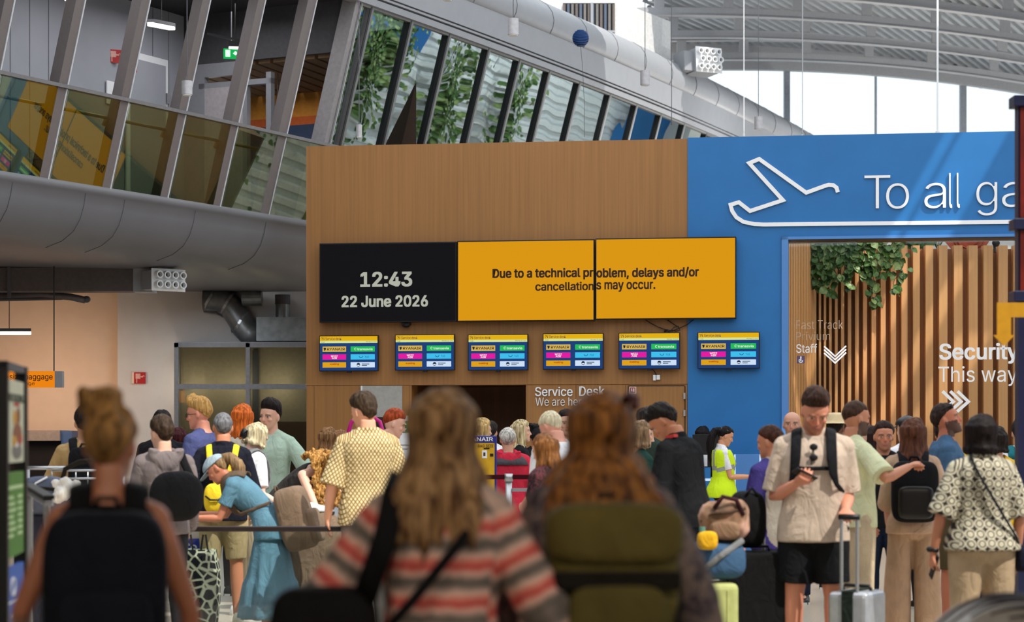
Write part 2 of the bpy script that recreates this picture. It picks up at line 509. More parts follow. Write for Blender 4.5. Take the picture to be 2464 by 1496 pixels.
# ---- curved building on the left: plan curve, facade leaning out over the hall
LEAN, ZB = 0.27, 4.7
S_ = (-6.66, 0.0, 15.7); BX = (-6.1, -3.0, 3.57); BY = (26.1, 32.0, 46.25)
def lag(v, s):
    r = 0
    for i in range(3):
        t = v[i]
        for j in range(3):
            if j != i: t *= (s - S_[j]) / (S_[i] - S_[j])
        r += t
    return r
def fbase(s): return Vector((lag(BX, s), lag(BY, s), 0))
def fdir(s): return (fbase(s + .01) - fbase(s - .01)).normalized()
def fn(s):
    d = fdir(s); return Vector((d.y, -d.x, 0))
def fp(s, t, z):                       # plumb offset t from the base line
    p = fbase(s) + fn(s) * t; return Vector((p.x, p.y, z))
def fl(s, t, z):                       # same, but measured from the leaning facade plane
    return fp(s, t + LEAN * (z - ZB), z)
def s_at(px, z, t=0.0, leaning=True, lo=-14, hi=20):
    f = fl if leaning else fp
    for _ in range(50):
        m = (lo + hi) / 2
        if proj(f(m, t, z))[0] < px: lo = m
        else: hi = m
    return (lo + hi) / 2
def s_pix(px, py, lo=-14, hi=20):      # where the leaning facade is seen at this pixel
    z = 6.0
    for _ in range(30):
        s = s_at(px, z); Y = fl(s, 0, z).y; z = EYE + (HY - py) / F * Y
    return s, z
def sweep(mb, prof, s0, s1, n=60, mi=None, closed=False):
    ss = [s0 + (s1 - s0) * i / n for i in range(n + 1)]
    rings = [[fp(s, t, z) for t, z in prof] for s in ss]
    mb.loft(rings, cap=closed, closed=closed, mi=mi)
    return mb

# balcony deck with the hull-like fascia
prof = [(-0.30, 4.70), (-0.05, 4.70), (0.0, 4.72), (0.03, 4.71), (0.03, 4.62), (0.0, 4.60), (-0.03, 4.45), (-0.09, 4.28), (-0.2, 4.13), (-0.38, 4.02),
        (-0.65, 3.945), (-1.0, 3.91), (-1.6, 3.91), (-2.6, 3.93), (-4.2, 3.95), (-7.5, 4.0)]
mb = MB(); mb.smooth = True
sweep(mb, prof, -13, 3.0)
mb.smooth = False
for px in (30, 206, 300, 470, 640):
    s = s_at(px, 4.4, 0, False)
    mb.tube([fp(s, t + 0.004, z - 0.002) for t, z in prof[5:11]], 0.004, 5, mi=1)
struct('balcony_fascia', mb, [m_fascia, m_seam])
mb = MB(); sweep(mb, [(-0.28, 4.68), (-2.3, 4.68)], -13, 18, 40)
struct('floor_upper', mb, m_greyd)

# interior wall, ceiling, cross wall of the upper level
TI = -2.2
mb = MB()
sweep(mb, [(TI, 4.68), (TI, 7.9)], -13, 0.0, 40)
for k in range(-34, 1):
    s = k * 0.4
    if s < -13 or (-3.2 < s < -1.2): continue
    mb.quad(fp(s, TI + .004, 4.7), fp(s + .012, TI + .004, 4.7), fp(s + .012, TI + .004, 7.9), fp(s, TI + .004, 7.9), 1)
struct('wall_upper', mb, [m_panelw, m_seam])
mb = MB(); sweep(mb, [(TI, 7.9), (0.84, 7.9)], -13, 0.0, 30)
struct('ceiling_upper', mb, M('dark_ceiling', (58, 56, 58), 0.8))
mb = MB()
def cq(mb, t0, t1, z0, z1, s=0.0, d=0.08, mi=None):     # block of the cross wall
    def q(t, z, ss): return fl(ss, t - LEAN * (z - ZB), z)
    vs = [fp(s, t0, z0), fp(s, t1, z0), fp(s + d, t1, z0), fp(s + d, t0, z0), fp(s, t0, z1), fp(s, t1, z1), fp(s + d, t1, z1), fp(s + d, t0, z1)]
    return mb.hexa(vs, mi)
def t_at(px, z, s=0.0):
    lo, hi = -4.0, 1.5
    for _ in range(40):
        m = (lo + hi) / 2
        if proj(fp(s, m, z))[0] < px: lo = m
        else: hi = m
    return (lo + hi) / 2
zc = 7.15
cq(mb, TI, 0.68, zc, 7.9, mi=1)
cq(mb, TI, t_at(478, 6.5), 4.7, zc)                            # wall pier beside the corner
cq(mb, t_at(478, 6.5), t_at(592, 6.5), 6.95, zc)               # transom panel
for x0, x1 in ((478, 492), (584, 594), (640, 652)):
    cq(mb, t_at(x0, 6.3), t_at(x1, 6.3), 4.7, 6.95, d=0.1)
cq(mb, t_at(478, 6.3), t_at(652, 6.3), 6.78, 6.86, d=0.1)
struct('wall_cross', mb, [m_grey, M('bulkhead_grey', (74, 72, 74), 0.7)])
mb = MB()
cq(mb, t_at(492, 6.2), t_at(584, 6.2), 4.72, 6.78, d=0.05)
dr = struct('door_1', mb, M('pale_door', (186, 178, 180), 0.5))
# room behind the glazed cross wall: coloured back wall, slatted brown ceiling
mb = MB()
def rq(t0, t1, z0, z1, mi): mb.quad(fp(2.2, t0, z0), fp(2.2, t1, z0), fp(2.2, t1, z1), fp(2.2, t0, z1), mi)
rq(-3, -0.2, 6.63, 7.0, 0); rq(-3, -0.2, 6.5, 6.63, 1); rq(-3, -.2, 4.7, 6.5, 2); rq(-3, .6, 7.0, 7.4, 3)
rq(-0.2, .6, 4.7, 7.0, 3)
for k in range(14):
    t = -3 + k * 0.26
    mb.hexa([fp(0.1, t, 7.1), fp(0.1, t + .2, 7.1), fp(2.2, t + .2, 7.0), fp(2.2, t, 7.0), fp(0.1, t, 7.2), fp(0.1, t + .2, 7.2), fp(2.2, t + .2, 7.1), fp(2.2, t, 7.1)], 4)
struct('wall_upper_room', mb, [M('ochre_wall', (190, 128, 44), .7), M('burnt_orange_wall', (176, 84, 30), .7), M('deep_blue_wall', (34, 56, 92), .7),
                         M('umber_wall', (70, 54, 44), .8), M('brown_slats', (128, 100, 70), .7)])

# ---- tilted glazing over the service desk: mullions, panes, head
ms = [760, 818, 920, 1018, 1120, 1200, 1278, 1357, 1437, 1507, 1571, 1633, 1692]
ss = [s_pix(x, 346)[0] for x in ms]
ss[0] = 0.06
ZHD = 7.86
def mull(name, s, wd, dp, mat, z0=4.7, z1=ZHD, mat2=None):
    mb = MB()
    d = wd / 2
    vs = []
    for z in (z0, z1):
        for a, b in ((-d, 0.02), (d, 0.02), (d, -dp), (-d, -dp)):
            vs.append(fl(s + a, b, z))
    mb.hexa(vs, 0)
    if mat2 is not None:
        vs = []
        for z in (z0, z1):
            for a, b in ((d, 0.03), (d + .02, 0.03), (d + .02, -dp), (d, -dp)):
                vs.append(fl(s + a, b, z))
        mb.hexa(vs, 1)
    return struct(name, mb, [mat, mat2 or mat])
m_mull = M('mullion_grey', (120, 122, 124), 0.45)
m_mdark = M('mullion_gasket', (26, 28, 30), 0.5)
post_px = [(20, 10), (160, 216), (312, 262), (449, 290), (574, 322), (690, 346)]
for i in range(len(ss) - 1):
    a, b = ss[i], ss[i + 1]
    win = MB()
    g = 0.05
    win.quad(fl(a + g, -0.03, 4.72), fl(b - g, -0.03, 4.72), fl(b - g, -0.03, ZHD), fl(a + g, -0.03, ZHD))
    wo = struct('window_%d' % (i + 1), win, g_pane)
    fr = MB()
    for s_a, s_b, mi in ((a + 0.0, a + 0.055, 0), (b - 0.05, b, 1)):
        vs = []
        for z in (4.7, ZHD):
            for q, t in ((s_a, 0.03), (s_b, 0.03), (s_b, -0.09), (s_a, -0.09)):
                vs.append(fl(q, t, z))
        fr.hexa(vs, mi)
    for z0, z1, mi in ((4.7, 4.76, 0), (ZHD - .05, ZHD, 0)):
        vs = []
        for z in (z0, z1):
            for q, t in ((a, 0.03), (b, 0.03), (b, -0.09), (a, -0.09)):
                vs.append(fl(q, t, z))
        fr.hexa(vs, mi)
    fo = fr.build('window_frame', [m_mull, m_mdark], keep=True)
    fo.parent = wo; fo.matrix_parent_inverse = Matrix.Translation(-wo.location)
# dim room behind the glazing
mb = MB(); sweep(mb, [(-2.6, 4.68), (-2.6, 7.9), (0.8, 7.9)], 2.3, 17.5, 30)
struct('wall_upper_far', mb, M('dim_room_wall', (92, 92, 82), 0.8))

# leaning posts in front of the balcony rooms
sj = [s_at(px, 5.8) for px in (164, 312, 449, 574, 688)]
dsj = sj[1] - sj[0]
for i, s in enumerate([sj[0] - 2 * dsj, sj[0] - dsj] + sj):
    st = s - 0.13
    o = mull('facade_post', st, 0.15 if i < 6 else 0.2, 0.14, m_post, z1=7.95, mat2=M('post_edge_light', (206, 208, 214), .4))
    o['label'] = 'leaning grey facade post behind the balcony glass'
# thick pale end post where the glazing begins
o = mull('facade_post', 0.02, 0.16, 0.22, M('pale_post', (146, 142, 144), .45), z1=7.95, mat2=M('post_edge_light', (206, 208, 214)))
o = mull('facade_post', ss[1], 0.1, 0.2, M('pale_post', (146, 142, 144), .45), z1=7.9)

# head beam, flat fascia and round roof edge
mb = MB(); mb.smooth = False
hd = [(0.76, 7.84), (0.93, 7.84), (0.95, 7.93), (0.86, 7.935), (0.86, 7.95), (0.97, 7.955), (0.975, 7.985), (0.90, 7.99), (0.90, 8.0), (0.99, 8.005), (1.04, 8.40)]
sweep(mb, hd, -13, 28, 90)
mb.smooth = True
bn = [(1.04, 8.40), (1.05, 8.405), (1.10, 8.50), (1.12, 8.62), (1.09, 8.76), (1.0, 8.89), (0.85, 8.99), (0.62, 9.06), (0.3, 9.10), (-0.6, 9.12), (-1.4, 9.12)]
sweep(mb, bn, -13, 28, 90)
mb.smooth = False
for k in range(22):
    s = -4 + k * 1.45
    mb.tube([fp(s, t + .003, z + .001) for t, z in bn[:9]], 0.006, 5, mi=1)
struct('roof_edge', mb, [m_greyl, m_seam])
mb = MB(); sweep(mb, [(1.03, 8.16), (1.036, 8.165), (1.036, 8.17), (1.03, 8.175)], -13, 19, 60)

# balustrade panels, top rail and inner handrail
m_rail = M('rail_grey', (112, 108, 108), 0.4, 0.3)
m_brass = M('handrail_warm_steel', (168, 156, 128), 0.3, 0.6)
bj = [sj[0] - 2 * dsj, sj[0] - dsj] + sj + [0.55]
labels = ['glass balustrade pane out at the far end of the balcony', 'glass balustrade pane with the yellow screen mirrored in it, at the picture edge',
          'glass balustrade pane in front of the fire hose sign', 'glass balustrade pane in front of the pale grey door',
          'glass balustrade pane below the hanging cylinder lamp', 'glass balustrade pane in front of the blue room', 'short glass balustrade pane running behind the oak wall']
for i in range(len(bj) - 1):
    a, b = bj[i], bj[i + 1]
    t = thing('balustrade_panel', labels[i], 'balustrade', fl(a, 0.0, 4.7), 0, 'balcony balustrade panes')
    o0 = t.location
    mb = MB()
    vs = []
    for z in (4.66, 5.79):
        for q, tt in ((a + .012, 0.02), (b - .012, 0.02), (b - .012, 0.005), (a + .012, 0.005)):
            vs.append(fl(q, tt, z) - o0)
    mb.hexa(vs); mb.build('pane', g_rail, t)
    if b < 0.3:
        mb = MB()
        mb.tube([fl(a + .05, -0.12, 5.58) - o0, fl(b - .22, -0.12, 5.58) - o0], 0.022, 10)
        h = mb.build('handrail', m_brass, t, smooth=True)
        mb = MB().tube([fl(b - .24, -0.14, 5.48) - o0, fl(b - .22, -0.12, 5.58) - o0], [0.03, 0.035], 8)
        mb.build('rail_bracket', M('bronze_bracket', (186, 140, 84), .35, .6), t)
mb = MB(); sweep(mb, [(LEAN * 1.1 - .03, 5.785), (LEAN * 1.1 + .06, 5.785), (LEAN * 1.1 + .06, 5.83), (LEAN * 1.1 - .03, 5.83)], -13, 0.5, 50, closed=True)
struct('top_rail', mb, m_rail)

# ---- lower level under the balcony
YW = 36.0
xa = P(283, 900, YW).x; xb = P(745, 900, YW).x
mb = MB().box(xa, -2.6, YW, YW + .2, 0, 5)
struct('wall_lower', mb, m_offw)
mb = MB().box(-13, xa, YW + .35, YW + .5, 0, 5); mb.box(xa, xa + .05, YW + .2, YW + .5, 0, 5)
struct('wall_lower_far', mb, m_cream)

# ---- clerestory end wall and roof of the hall
YE = 56.0
mb = MB().box(-4, 22, YE, YE + .2, 0, 9.2)
struct('wall_end', mb, m_offw)
cols = [P(x, 250, YE).x for x in (1700, 1893, 2107, 2317, 2530)]
m_wcol = M('window_post_grey', (150, 156, 166), .5)
for i, (a, b) in enumerate(zip(cols, cols[1:])):
    mb = MB().box(a, b, YE + .05, YE + .06, 9.2, 11.2)
    wo = struct('window_%d' % (20 + i), mb, g_clear)
    fr = MB()
    wd = 0.15 if i in (1, 3) else 0.035
    fr.box(a - wd / 2, a + wd / 2, YE - .1, YE + .1, 9.2, 11.2); fr.box(a, b, YE, YE + .1, 9.2, 9.28)
    fo = fr.build('window_frame', m_wcol, keep=True); fo.parent = wo; fo.matrix_parent_inverse = Matrix.Translation(-wo.location)

def roof_z(x, y):
    return 11.06 - 0.0102 * max(0, x - 3.7) ** 2
def beam(y, z0, xpk, k, x0=0.5, x1=14.8, gap=0.31, ch=0.17):
    mb = MB(); n = 24
    xs = [x0 + (x1 - x0) * i / n for i in range(n + 1)]
    f = lambda x: z0 - k * max(0, x - xpk) ** 2 - 0.004 * max(0, xpk - x) ** 2
    for dz in (0.0, gap + ch):
        rings = [[(x, y - .06, f(x) + dz), (x, y + .06, f(x) + dz), (x, y + .06, f(x) + dz + ch), (x, y - .06, f(x) + dz + ch)] for x in xs]
        mb.loft(rings)
        rings = [[(x, y - .1, f(x) + dz - .012), (x, y + .1, f(x) + dz - .012), (x, y + .1, f(x) + dz + .004), (x, y - .1, f(x) + dz + .004)] for x in xs]
        mb.loft(rings)
    x = x0 + 0.5
    while x < x1:
        mb.box(x - .11, x + .11, y - .05, y + .05, f(x) + ch * .6, f(x) + gap + ch * 1.3); x += 1.55
    return struct('roof_beam', mb, m_beam)
beam(44.1, 11.06, 2.3, .0091, x0=2.3)
beam(46.4, 11.04, 2.5, .0091, x0=2.3)
beam(48.9, 11.01, 3.5, .0097, x0=2.8)
beam(51.4, 10.97, 4.6, .0108, x0=3.3)
beam(54.1, 10.92, 5.8, .0121, x0=3.7)
mb = MB(); xs_ = [3.2 + 11.6 * i / 30 for i in range(31)]
fz_ = lambda x: 10.95 - .0115 * max(0, x - 5.8) ** 2
mb.loft([[(x, 55.7, fz_(x)), (x, 55.9, fz_(x)), (x, 55.9, 11.62 - .0100 * max(0, x - 3.7) ** 2), (x, 55.7, 11.62 - .0100 * max(0, x - 3.7) ** 2)] for x in xs_])
struct('roof_edge_beam', mb, m_beam)
# corrugated deck: ribs run along the building's direction
rd = Vector((0.47, 0.88)); rq_ = Vector((0.88, -0.47))
mb = MB()
def deck(q, r):
    x = rq_.x * q + rd.x * r; y = rq_.y * q + rd.y * r
    return x, y
q = -24.6; rows = []
prof = [(0.0, 0), (0.09, 0), (0.12, 0.07), (0.21, 0.07), (0.24, 0)]
qs = []
while q < -6:
    for dq, dz in prof[:4]:
        qs.append((q + dq, dz))
    q += 0.24
rs = [37.0 + i * 0.75 for i in range(29)]
rings = []
def dz_(x, y, dz): return 11.62 - 0.0100 * max(0, x - 3.7) ** 2 + dz
V = []; Fc = []
for q, dz in qs:
    for r in rs:
        x, y = deck(q, r); V.append((x, y, dz_(x, y, dz)))
nr = len(rs)
for i in range(len(qs) - 1):
    for j in range(nr - 1):
        ax, ay = deck(qs[i][0], rs[j]);
        if ax < 3.0 or ax > 14.6 or ay < 41 or ay > 57.5 : continue
        Fc.append((i * nr + j, i * nr + j + 1, (i + 1) * nr + j + 1, (i + 1) * nr + j))
mb.add(V, Fc)
struct('roof_deck', mb, m_roofd)

# roof box with louvres behind the round roof edge
mb = MB()
x0, x1 = P(1350, 40, 41).x, P(1484, 40, 41).x
zt = 9.75
d = Vector((.42, .9)) * 2.85
mb.hexa([(x0, 41, 8.6), (x1, 41, 8.6), (x1 + d.x, 41 + d.y, 8.6), (x0 + d.x, 41 + d.y, 8.6), (x0, 41, zt), (x1, 41, zt), (x1 + d.x, 41 + d.y, zt + .1), (x0 + d.x, 41 + d.y, zt + .1)])
rb = struct('roof_box', mb, M('roof_box_white', (214, 214, 214), .6))
mb = MB()
for k in range(13):
    xx = x0 + .06 + k * (x1 - x0 - .12) / 12
    mb.box(xx - .022, xx + .022, 40.955, 41.0, 8.75, zt - .07, mi=k % 3)
mb.box(x0 + .04, x1 - .04, 40.985, 40.999, 8.7, zt - .05, mi=3)
xm = P(1424, 40, 41).x
mb.box(xm - .025, xm + .025, 40.93, 41, 8.7, zt - .05, mi=4); mb.box(x0 + .04, x1 - .04, 40.93, 41, 9.14, 9.18, mi=4)
lv = struct('roof_louvre', mb, [M('louvre_brown', (104, 94, 90)), M('louvre_blue', (84, 96, 116)), M('louvre_grey', (118, 114, 112)), m_black, m_greyl])

# right side of the hall (it is what the tilted panes mirror)
mb = MB()
zz = 0.0; V = []; Fc = []
while zz < 9.0:
    for dz, dx in ((0, 0), (.15, 0), (.19, .13), (.34, .13)):
        V.append((16.0 + dx, 36.0, zz + dz)); V.append((16.0 + dx, 60.0, zz + dz))
    zz += .38
for i in range(len(V) // 2 - 1):
    Fc.append((2 * i, 2 * i + 2, 2 * i + 3, 2 * i + 1))
mb.add(V, Fc)
mb.box(16.0, 16.2, 9.5, 36, 0, 8.5)
struct('wall_right', mb, M('corrugated_white', (226, 232, 236), .5, .1))
# ================================================================== screens, lettering, signs
e_yel = EM('screen_amber', (218, 150, 14), 1.0)
e_blk = EM('screen_black', (17, 16, 19), 1.0)
e_txtg = EM('screen_grey_text', (176, 178, 164), 1.0)
m_txtd = M('screen_dark_text', (48, 18, 10), 0.6)
m_bezel = M('screen_bezel', (22, 16, 16), 0.4)
m_letw = M('letter_white', (244, 244, 246), 0.5, var=0.01)

def display(name, label, xl, xr, ytl, ybl, texts, face, group='big screens on the oak wall', ytr=None):
    """texts: (string, x0, x1, ytop, ybottom, material slot, weight)"""
    t, Lc = wthing(name, label, 'screen', (xl + xr) / 2, ybl, 0.16, group)
    x0, z0 = Lc(xl, ybl); x1, _ = Lc(xr, ybl); _, z1 = Lc((xl + xr) / 2, ytl)
    mb = MB().box(x0 + .003, x1 - .003, 0.0, 0.10, 0.0, z1)
    mb.build('housing', m_bezel, t, bevel=0.006)
    b = 0.018
    mb = MB().box(x0 + b, x1 - b, -0.004, 0.0, b, z1 - b, 0)
    for s, a, c, yt, yb, slot, wt in texts:
        xa, za = Lc(a, yb); xb, zb_ = Lc(c, yt)
        text_into(mb, s, xa, xb, za, y=-0.0042, weight=wt, depth=0.001, mi=slot, z1=zb_)
    mb.build('display', [face, e_txtg, m_txtd], t)
    mb = MB().box((x0 + x1) / 2 - .3, (x0 + x1) / 2 + .3, 0.1, 0.16, z1 * .3, z1 * .7)
    mb.build('wall_mount', m_black, t)
    return t
display('information_display', 'black wall screen showing the time 12:43 and the date in grey', 768, 1099, 583, 775,
        [('12:43', 867, 992, 652, 691, 1, .05), ('22 June 2026', 822, 1030, 709, 740, 1, .055)], e_blk)
display('information_display', 'amber wall screen carrying the start of the delay notice, beside the clock screen', 1099.5, 1431, 577, 773,
        [('Due to a technical pr', 1185, 1428, 643, 675, 2, .045), ('cancellation', 1288, 1429, 677, 700, 2, .045)], e_yel)
display('information_display', 'amber wall screen carrying the end of the delay notice, reaching onto the blue wall', 1432, 1772, 571, 768,
        [('oblem, delays and/or', 1435, 1682, 641, 674, 2, .045), ('s may occur.', 1435, 1577, 677, 703, 2, .045)], e_yel)

# six airline screens
e_hd = EM('screen_header_yellow', (226, 176, 16)); e_strip = EM('screen_strip', (214, 226, 150)); e_body = EM('screen_body_blue', (28, 62, 118))
e_t = [EM('tile_sand', (216, 178, 72)), EM('tile_green', (36, 186, 88)), EM('tile_magenta', (226, 26, 160)), EM('tile_cyan', (62, 190, 236)),
       EM('tile_amber', (222, 160, 24)), EM('tile_pale', (206, 224, 244))]
e_wt = EM('tile_white_text', (236, 244, 240)); m_tnavy = EM('tile_navy_text', (22, 32, 72)); m_tred = EM('tile_red_text', (176, 46, 10))
SW, SH = 0.835, 0.497
def tv_meshes():
    hs = MB().box(-SW / 2, SW / 2, 0.0, 0.06, 0.0, SH)
    d = MB(); b = 0.012
    fx = lambda f: -SW / 2 + b + f * (SW - 2 * b)
    fz = lambda f: SH - b - f * (SH - 2 * b)
    def q(x0, x1, y0, y1, mi, y=-.001): d.box(fx(x0), fx(x1), y - .001, 0.0, fz(y1), fz(y0), mi)
    q(0, 1, 0, 1, 2); q(0, 1, 0, .135, 0, -.0015); q(0, 1, .135, .2, 1, -.0015)
    rows = ((.30, .455), (.53, .685), (.76, .915)); cols_ = ((.045, .455), (.535, .955))
    k = 3
    for r0, r1 in rows:
        for c0, c1 in cols_:
            q(c0, c1, r0, r1, k, -.002); k += 1
    def tx(s, x0, x1, y0, y1, mi, wt=.01): text_into(d, s, fx(x0), fx(x1), fz(y1), y=-.0032, depth=.0006, mi=mi, weight=wt, z1=fz(y0))
    tx('?i', .02, .075, .03, .115, 10); tx('Service desk', .095, .375, .035, .112, 10, .004)
    tx('12:43', .02, .08, .15, .185, 10, 0); tx('Monday 22 June', .80, .985, .15, .188, 10, 0)
    tx('RYANAIR', .125, .435, .34, .415, 10, .03)
    d.prism([(fx(x), fz(y)) for x, y in ((.062, .335), (.105, .335), (.1, .40), (.075, .43), (.07, .39))], -.0036, -.003, mi=10)
    tx('transavia', .65, .915, .345, .415, 9, .02)
    d.tube([(fx(.62) + .014 * math.cos(a), -.0032, fz(.375) + .014 * math.sin(a)) for a in np.linspace(.6, 5.4, 12)], .003, 6, mi=9)
    tx('WIZZ', .19, .31, .555, .61, 9, .03); tx('AIR', .205, .295, .618, .665, 9, .03)
    d.tube([(fx(.715) + .026 * math.cos(a), -.0032, fz(.575) + .026 * math.sin(a)) for a in np.linspace(3.3, 6.2, 12)], .0032, 6, mi=10)
    tx('TUI', .78, .85, .585, .635, 10, 0)
    tx('vueling', .17, .33, .785, .85, 11, .03)
    cx, cz = fx(.67), fz(.835)
    d.prism([(cx + .025 * math.cos(a), cz + .025 * math.sin(a)) for a in np.linspace(0, 2 * math.pi, 22)[:-1]], -.0034, -.003, mi=10)
    d.prism([(cx + .02 * math.cos(a), cz - .002 - .014 * math.sin(a)) for a in np.linspace(0, math.pi, 12)], -.0040, -.0034, mi=9)
    for i, (a, b_) in enumerate(((.73, .86), (.73, .82))):
        q(a, b_, .805 + i * .045, .825 + i * .045, 10, -.003)
    return hs, d
TVL = ['airline screen farthest left, above the oak panel by the glass office', 'airline screen second from the left, above the pale shutter',
       'airline screen third from the left, above the dark recess', 'airline screen above the Service Desk lettering',
       'airline screen above the oak door with cables tangled on top', 'airline screen mounted on the blue wall']
tvs = [(767, 911, 808, 893), (949, 1095, 807, 891), (1125, 1271, 805, 891), (1305, 1453, 803, 889), (1487, 1637, 801, 888), (1678, 1828, 799, 887)]
proto = None
for (x0, x1, y0, y1), lb in zip(tvs, TVL):
    u, z = W((x0 + x1) / 2, y1, .12); loc = WL(u, z, .12)
    if proto is None:
        proto = thing('airline_screen', lb, 'screen', loc, WTH, 'airline screens over the service desk')
        hs, d = tv_meshes()
        hs.build('housing', m_bezel, proto, bevel=.005)
        d.build('display', [e_hd, e_strip, e_body] + e_t + [e_wt, m_tnavy, m_tred], proto)
        MB().box(-.2, .2, .06, .12, .15, .35).build('wall_mount', m_black, proto)
        MB().box(-.03, .03, .0, .06, -.02, .0).build('sensor', m_black, proto)
    else:
        o = copy_tree(proto); o.location = loc; o['label'] = lb

# cables between the big screens and the airline screens
u0, z0 = W(1550, 768, .1)
t, Lc = wthing('loose_cable', 'tangle of thin black cables drooping from the amber screen on the right', 'cable', 1607, 800, 0.03)
mb = MB()
def cab(pts, r=.006):
    P3 = [(Lc(x, y)[0], -.01, Lc(x, y)[1]) for x, y in pts]
    mb.tube(P3, r, 6)
cab([(1550, 767), (1565, 777), (1585, 787), (1602, 793), (1620, 796)])
cab([(1672, 766), (1655, 780), (1640, 787), (1625, 794), (1612, 796), (1604, 803)])
cab([(1606, 770), (1622, 780), (1634, 788), (1636, 794), (1626, 797), (1616, 793), (1622, 787), (1634, 785)])
cab([(1598, 797), (1606, 794), (1612, 798), (1608, 803)], .012)
mb.build('cable', m_black, t, smooth=True)
t, Lc = wthing('cable_box', 'small white cable box hanging below the airline screen over the oak door', 'box', 1580, 915, 0.03)
a, b = Lc(1572, 915)[0], Lc(1588, 915)[0]; _, zz = Lc(1580, 902); _, zt = Lc(1580, 890)
MB().box(a, a + .035, -.03, .03, 0, zz).build('socket', m_white, t); MB().box(b - .045, b, -.03, .03, .01, zz).build('socket', m_white, t)
MB().tube([(0, 0, zz), (-.03, 0, zt - .02), (-.08, 0, zt + .03)], .006, 6).build('cable', m_black, t)
t, Lc = wthing('dome_camera', 'small black dome camera under the clock screen', 'camera', 977, 787, 0.06)
MB().ball((0, 0, .03), (.06, .06, .035)).build('dome', m_black, t, smooth=True); MB().box(-.06, .06, -.05, .06, .03, .06).build('bracket', m_black, t)

# raised lettering on the service desk
t, Lc = wthing('wall_lettering', 'white raised Service Desk lettering on the oak panels', 'sign', 1370, 956, 0.005)
for s, x0, x1, y0, y1, wt, nm, mt in (('Service', 1288, 1378, 930, 953, .012, 'lettering', m_letw), ('Desk', 1394, 1455, 929, 953, .012, 'lettering', m_letw),
                                  ('We are here', 1289, 1411, 956, 976, -.008, 'lettering', m_letw)):
    mb = MB(); a, z0 = Lc(x0, y1); b, z1 = Lc(x1, y0)
    text_into(mb, s, a, b, z0, weight=wt, depth=.02, z1=z1); mb.build(nm, mt, t)

# oak door with small exit pictogram
t, Lc = wthing('door_2', 'oak door', 'door', 1580, 1320, 0.0); t['kind'] = 'structure'
a, b = Lc(1513, 1000)[0], Lc(1647, 1000)[0]; zt = Lc(1580, 929)[1]; u, z = W(1580, 1320)
MB().box(a, b, .004, .04, .02 - z, zt).build('door_leaf', m_wood, t)
mb = MB().box(a - .008, a, .0, .01, -z, zt); mb.box(b, b + .012, .002, .01, -z, zt); mb.box(a, b, .002, .01, zt, zt + .012); mb.build('shadow_gap', m_groove, t)
for y0, y1 in ((945, 960), (986, 1001), (1200, 1215)):
    MB().box(b - .012, b + .014, -.03, .0, Lc(0, y1)[1] if False else Lc(1647, y1)[1], Lc(1647, y0)[1]).build('hinge', m_alu, t)
t, Lc = wthing('exit_pictogram', 'small red and white pictogram plate on the oak door', 'sign', 1522, 947, 0.004)
a, b, zt = Lc(1514, 947)[0], Lc(1531, 947)[0], Lc(1522, 930)[1]
MB().box(a, b, -.006, .002, 0, zt).build('plate', m_cream, t)
mb = MB().box(a + .012, b - .012, -.008, -.006, .012, zt - .012, 0)
mb.ball((a + .035, -.008, zt * .68), (.008, .002, .008), mi=1); mb.box(a + .028, a + .042, -.0095, -.008, .03, zt * .6, 1); mb.box(b - .042, b - .026, -.0095, -.008, .024, zt - .024, 1); mb.box(a+.05, a+.058, -.0095, -.008, .03, zt*.5, 1)
mb.build('pictogram', [m_red, m_white], t)

# pale shutter and counter things behind the queue
t, Lc = wthing('counter_shutter', 'pale grey shutter panel in the oak wall, half lowered', 'shutter', 919, 1003, 0.004)
a, b, zt = Lc(869, 1003)[0], Lc(968, 1003)[0], Lc(919, 928)[1]
mb = MB().box(a, b, -.012, .004, 0, zt); 
mb.build('panel', M('shutter_grey', (168, 166, 160), .5), t)
MB().hexa([(a, -.03, 0), (a + .02, -.03, .12), (a + .02, -.01, .12), (a, -.01, 0), (a, -.03, zt), (a + .02, -.03, zt), (a + .02, -.01, zt), (a, -.01, zt)]).build('frame', m_white, t)
MB().box(a, b, -.02, .0, -.9, -.002).build('dark_infill', m_groove, t)  # flat dark board painted as the shade below the shutter

# ---- portal: outline aeroplane and lettering
t, Lc = wthing('portal_sign', 'white outline aeroplane with the words To all gates on the blue wall', 'sign', 2100, 541, 0.02)
pl = [(2016, 463), (2013, 452), (2005, 446), (1994, 445), (1984, 448), (1940, 464), (1827, 383), (1803, 393), (1884, 482), (1805, 508), (1778, 487), (1758, 493),
      (1762, 508), (1772, 523), (1789, 534), (1815, 539.5), (1838, 540.5), (2120, 537.5), (2440, 534), (2640, 532)]
pts = [(Lc(x, y)[0], -.035, Lc(x, y)[1]) for x, y in pl]
mb = MB()
hw = .026
def stroke(mb, pts, hw, d=.03):
    n = len(pts); Lf = []; Rt = []
    for i, p in enumerate(pts):
        a = np.array(pts[max(0, i - 1)]); b = np.array(pts[min(n - 1, i + 1)]); q = np.array(p)
        d1 = q - a if i else b - q; d2 = b - q if i < n - 1 else q - a
        d1 = d1 / np.linalg.norm(d1); d2 = d2 / np.linalg.norm(d2)
        n1 = np.array((-d1[2], 0, d1[0])); n2 = np.array((-d2[2], 0, d2[0])); m = n1 + n2; m /= np.linalg.norm(m)
        k = hw / max(.45, m.dot(n1)); Lf.append(q + m * k); Rt.append(q - m * k)
    rings = []
    for l, r in zip(Lf, Rt):
        rings.append([l, r, r + np.array((0, d, 0)), l + np.array((0, d, 0))])
    mb.loft(rings)
stroke(mb, pts, hw); mb.build('aeroplane_outline', m_letw, t, fix=True)
mb = MB()
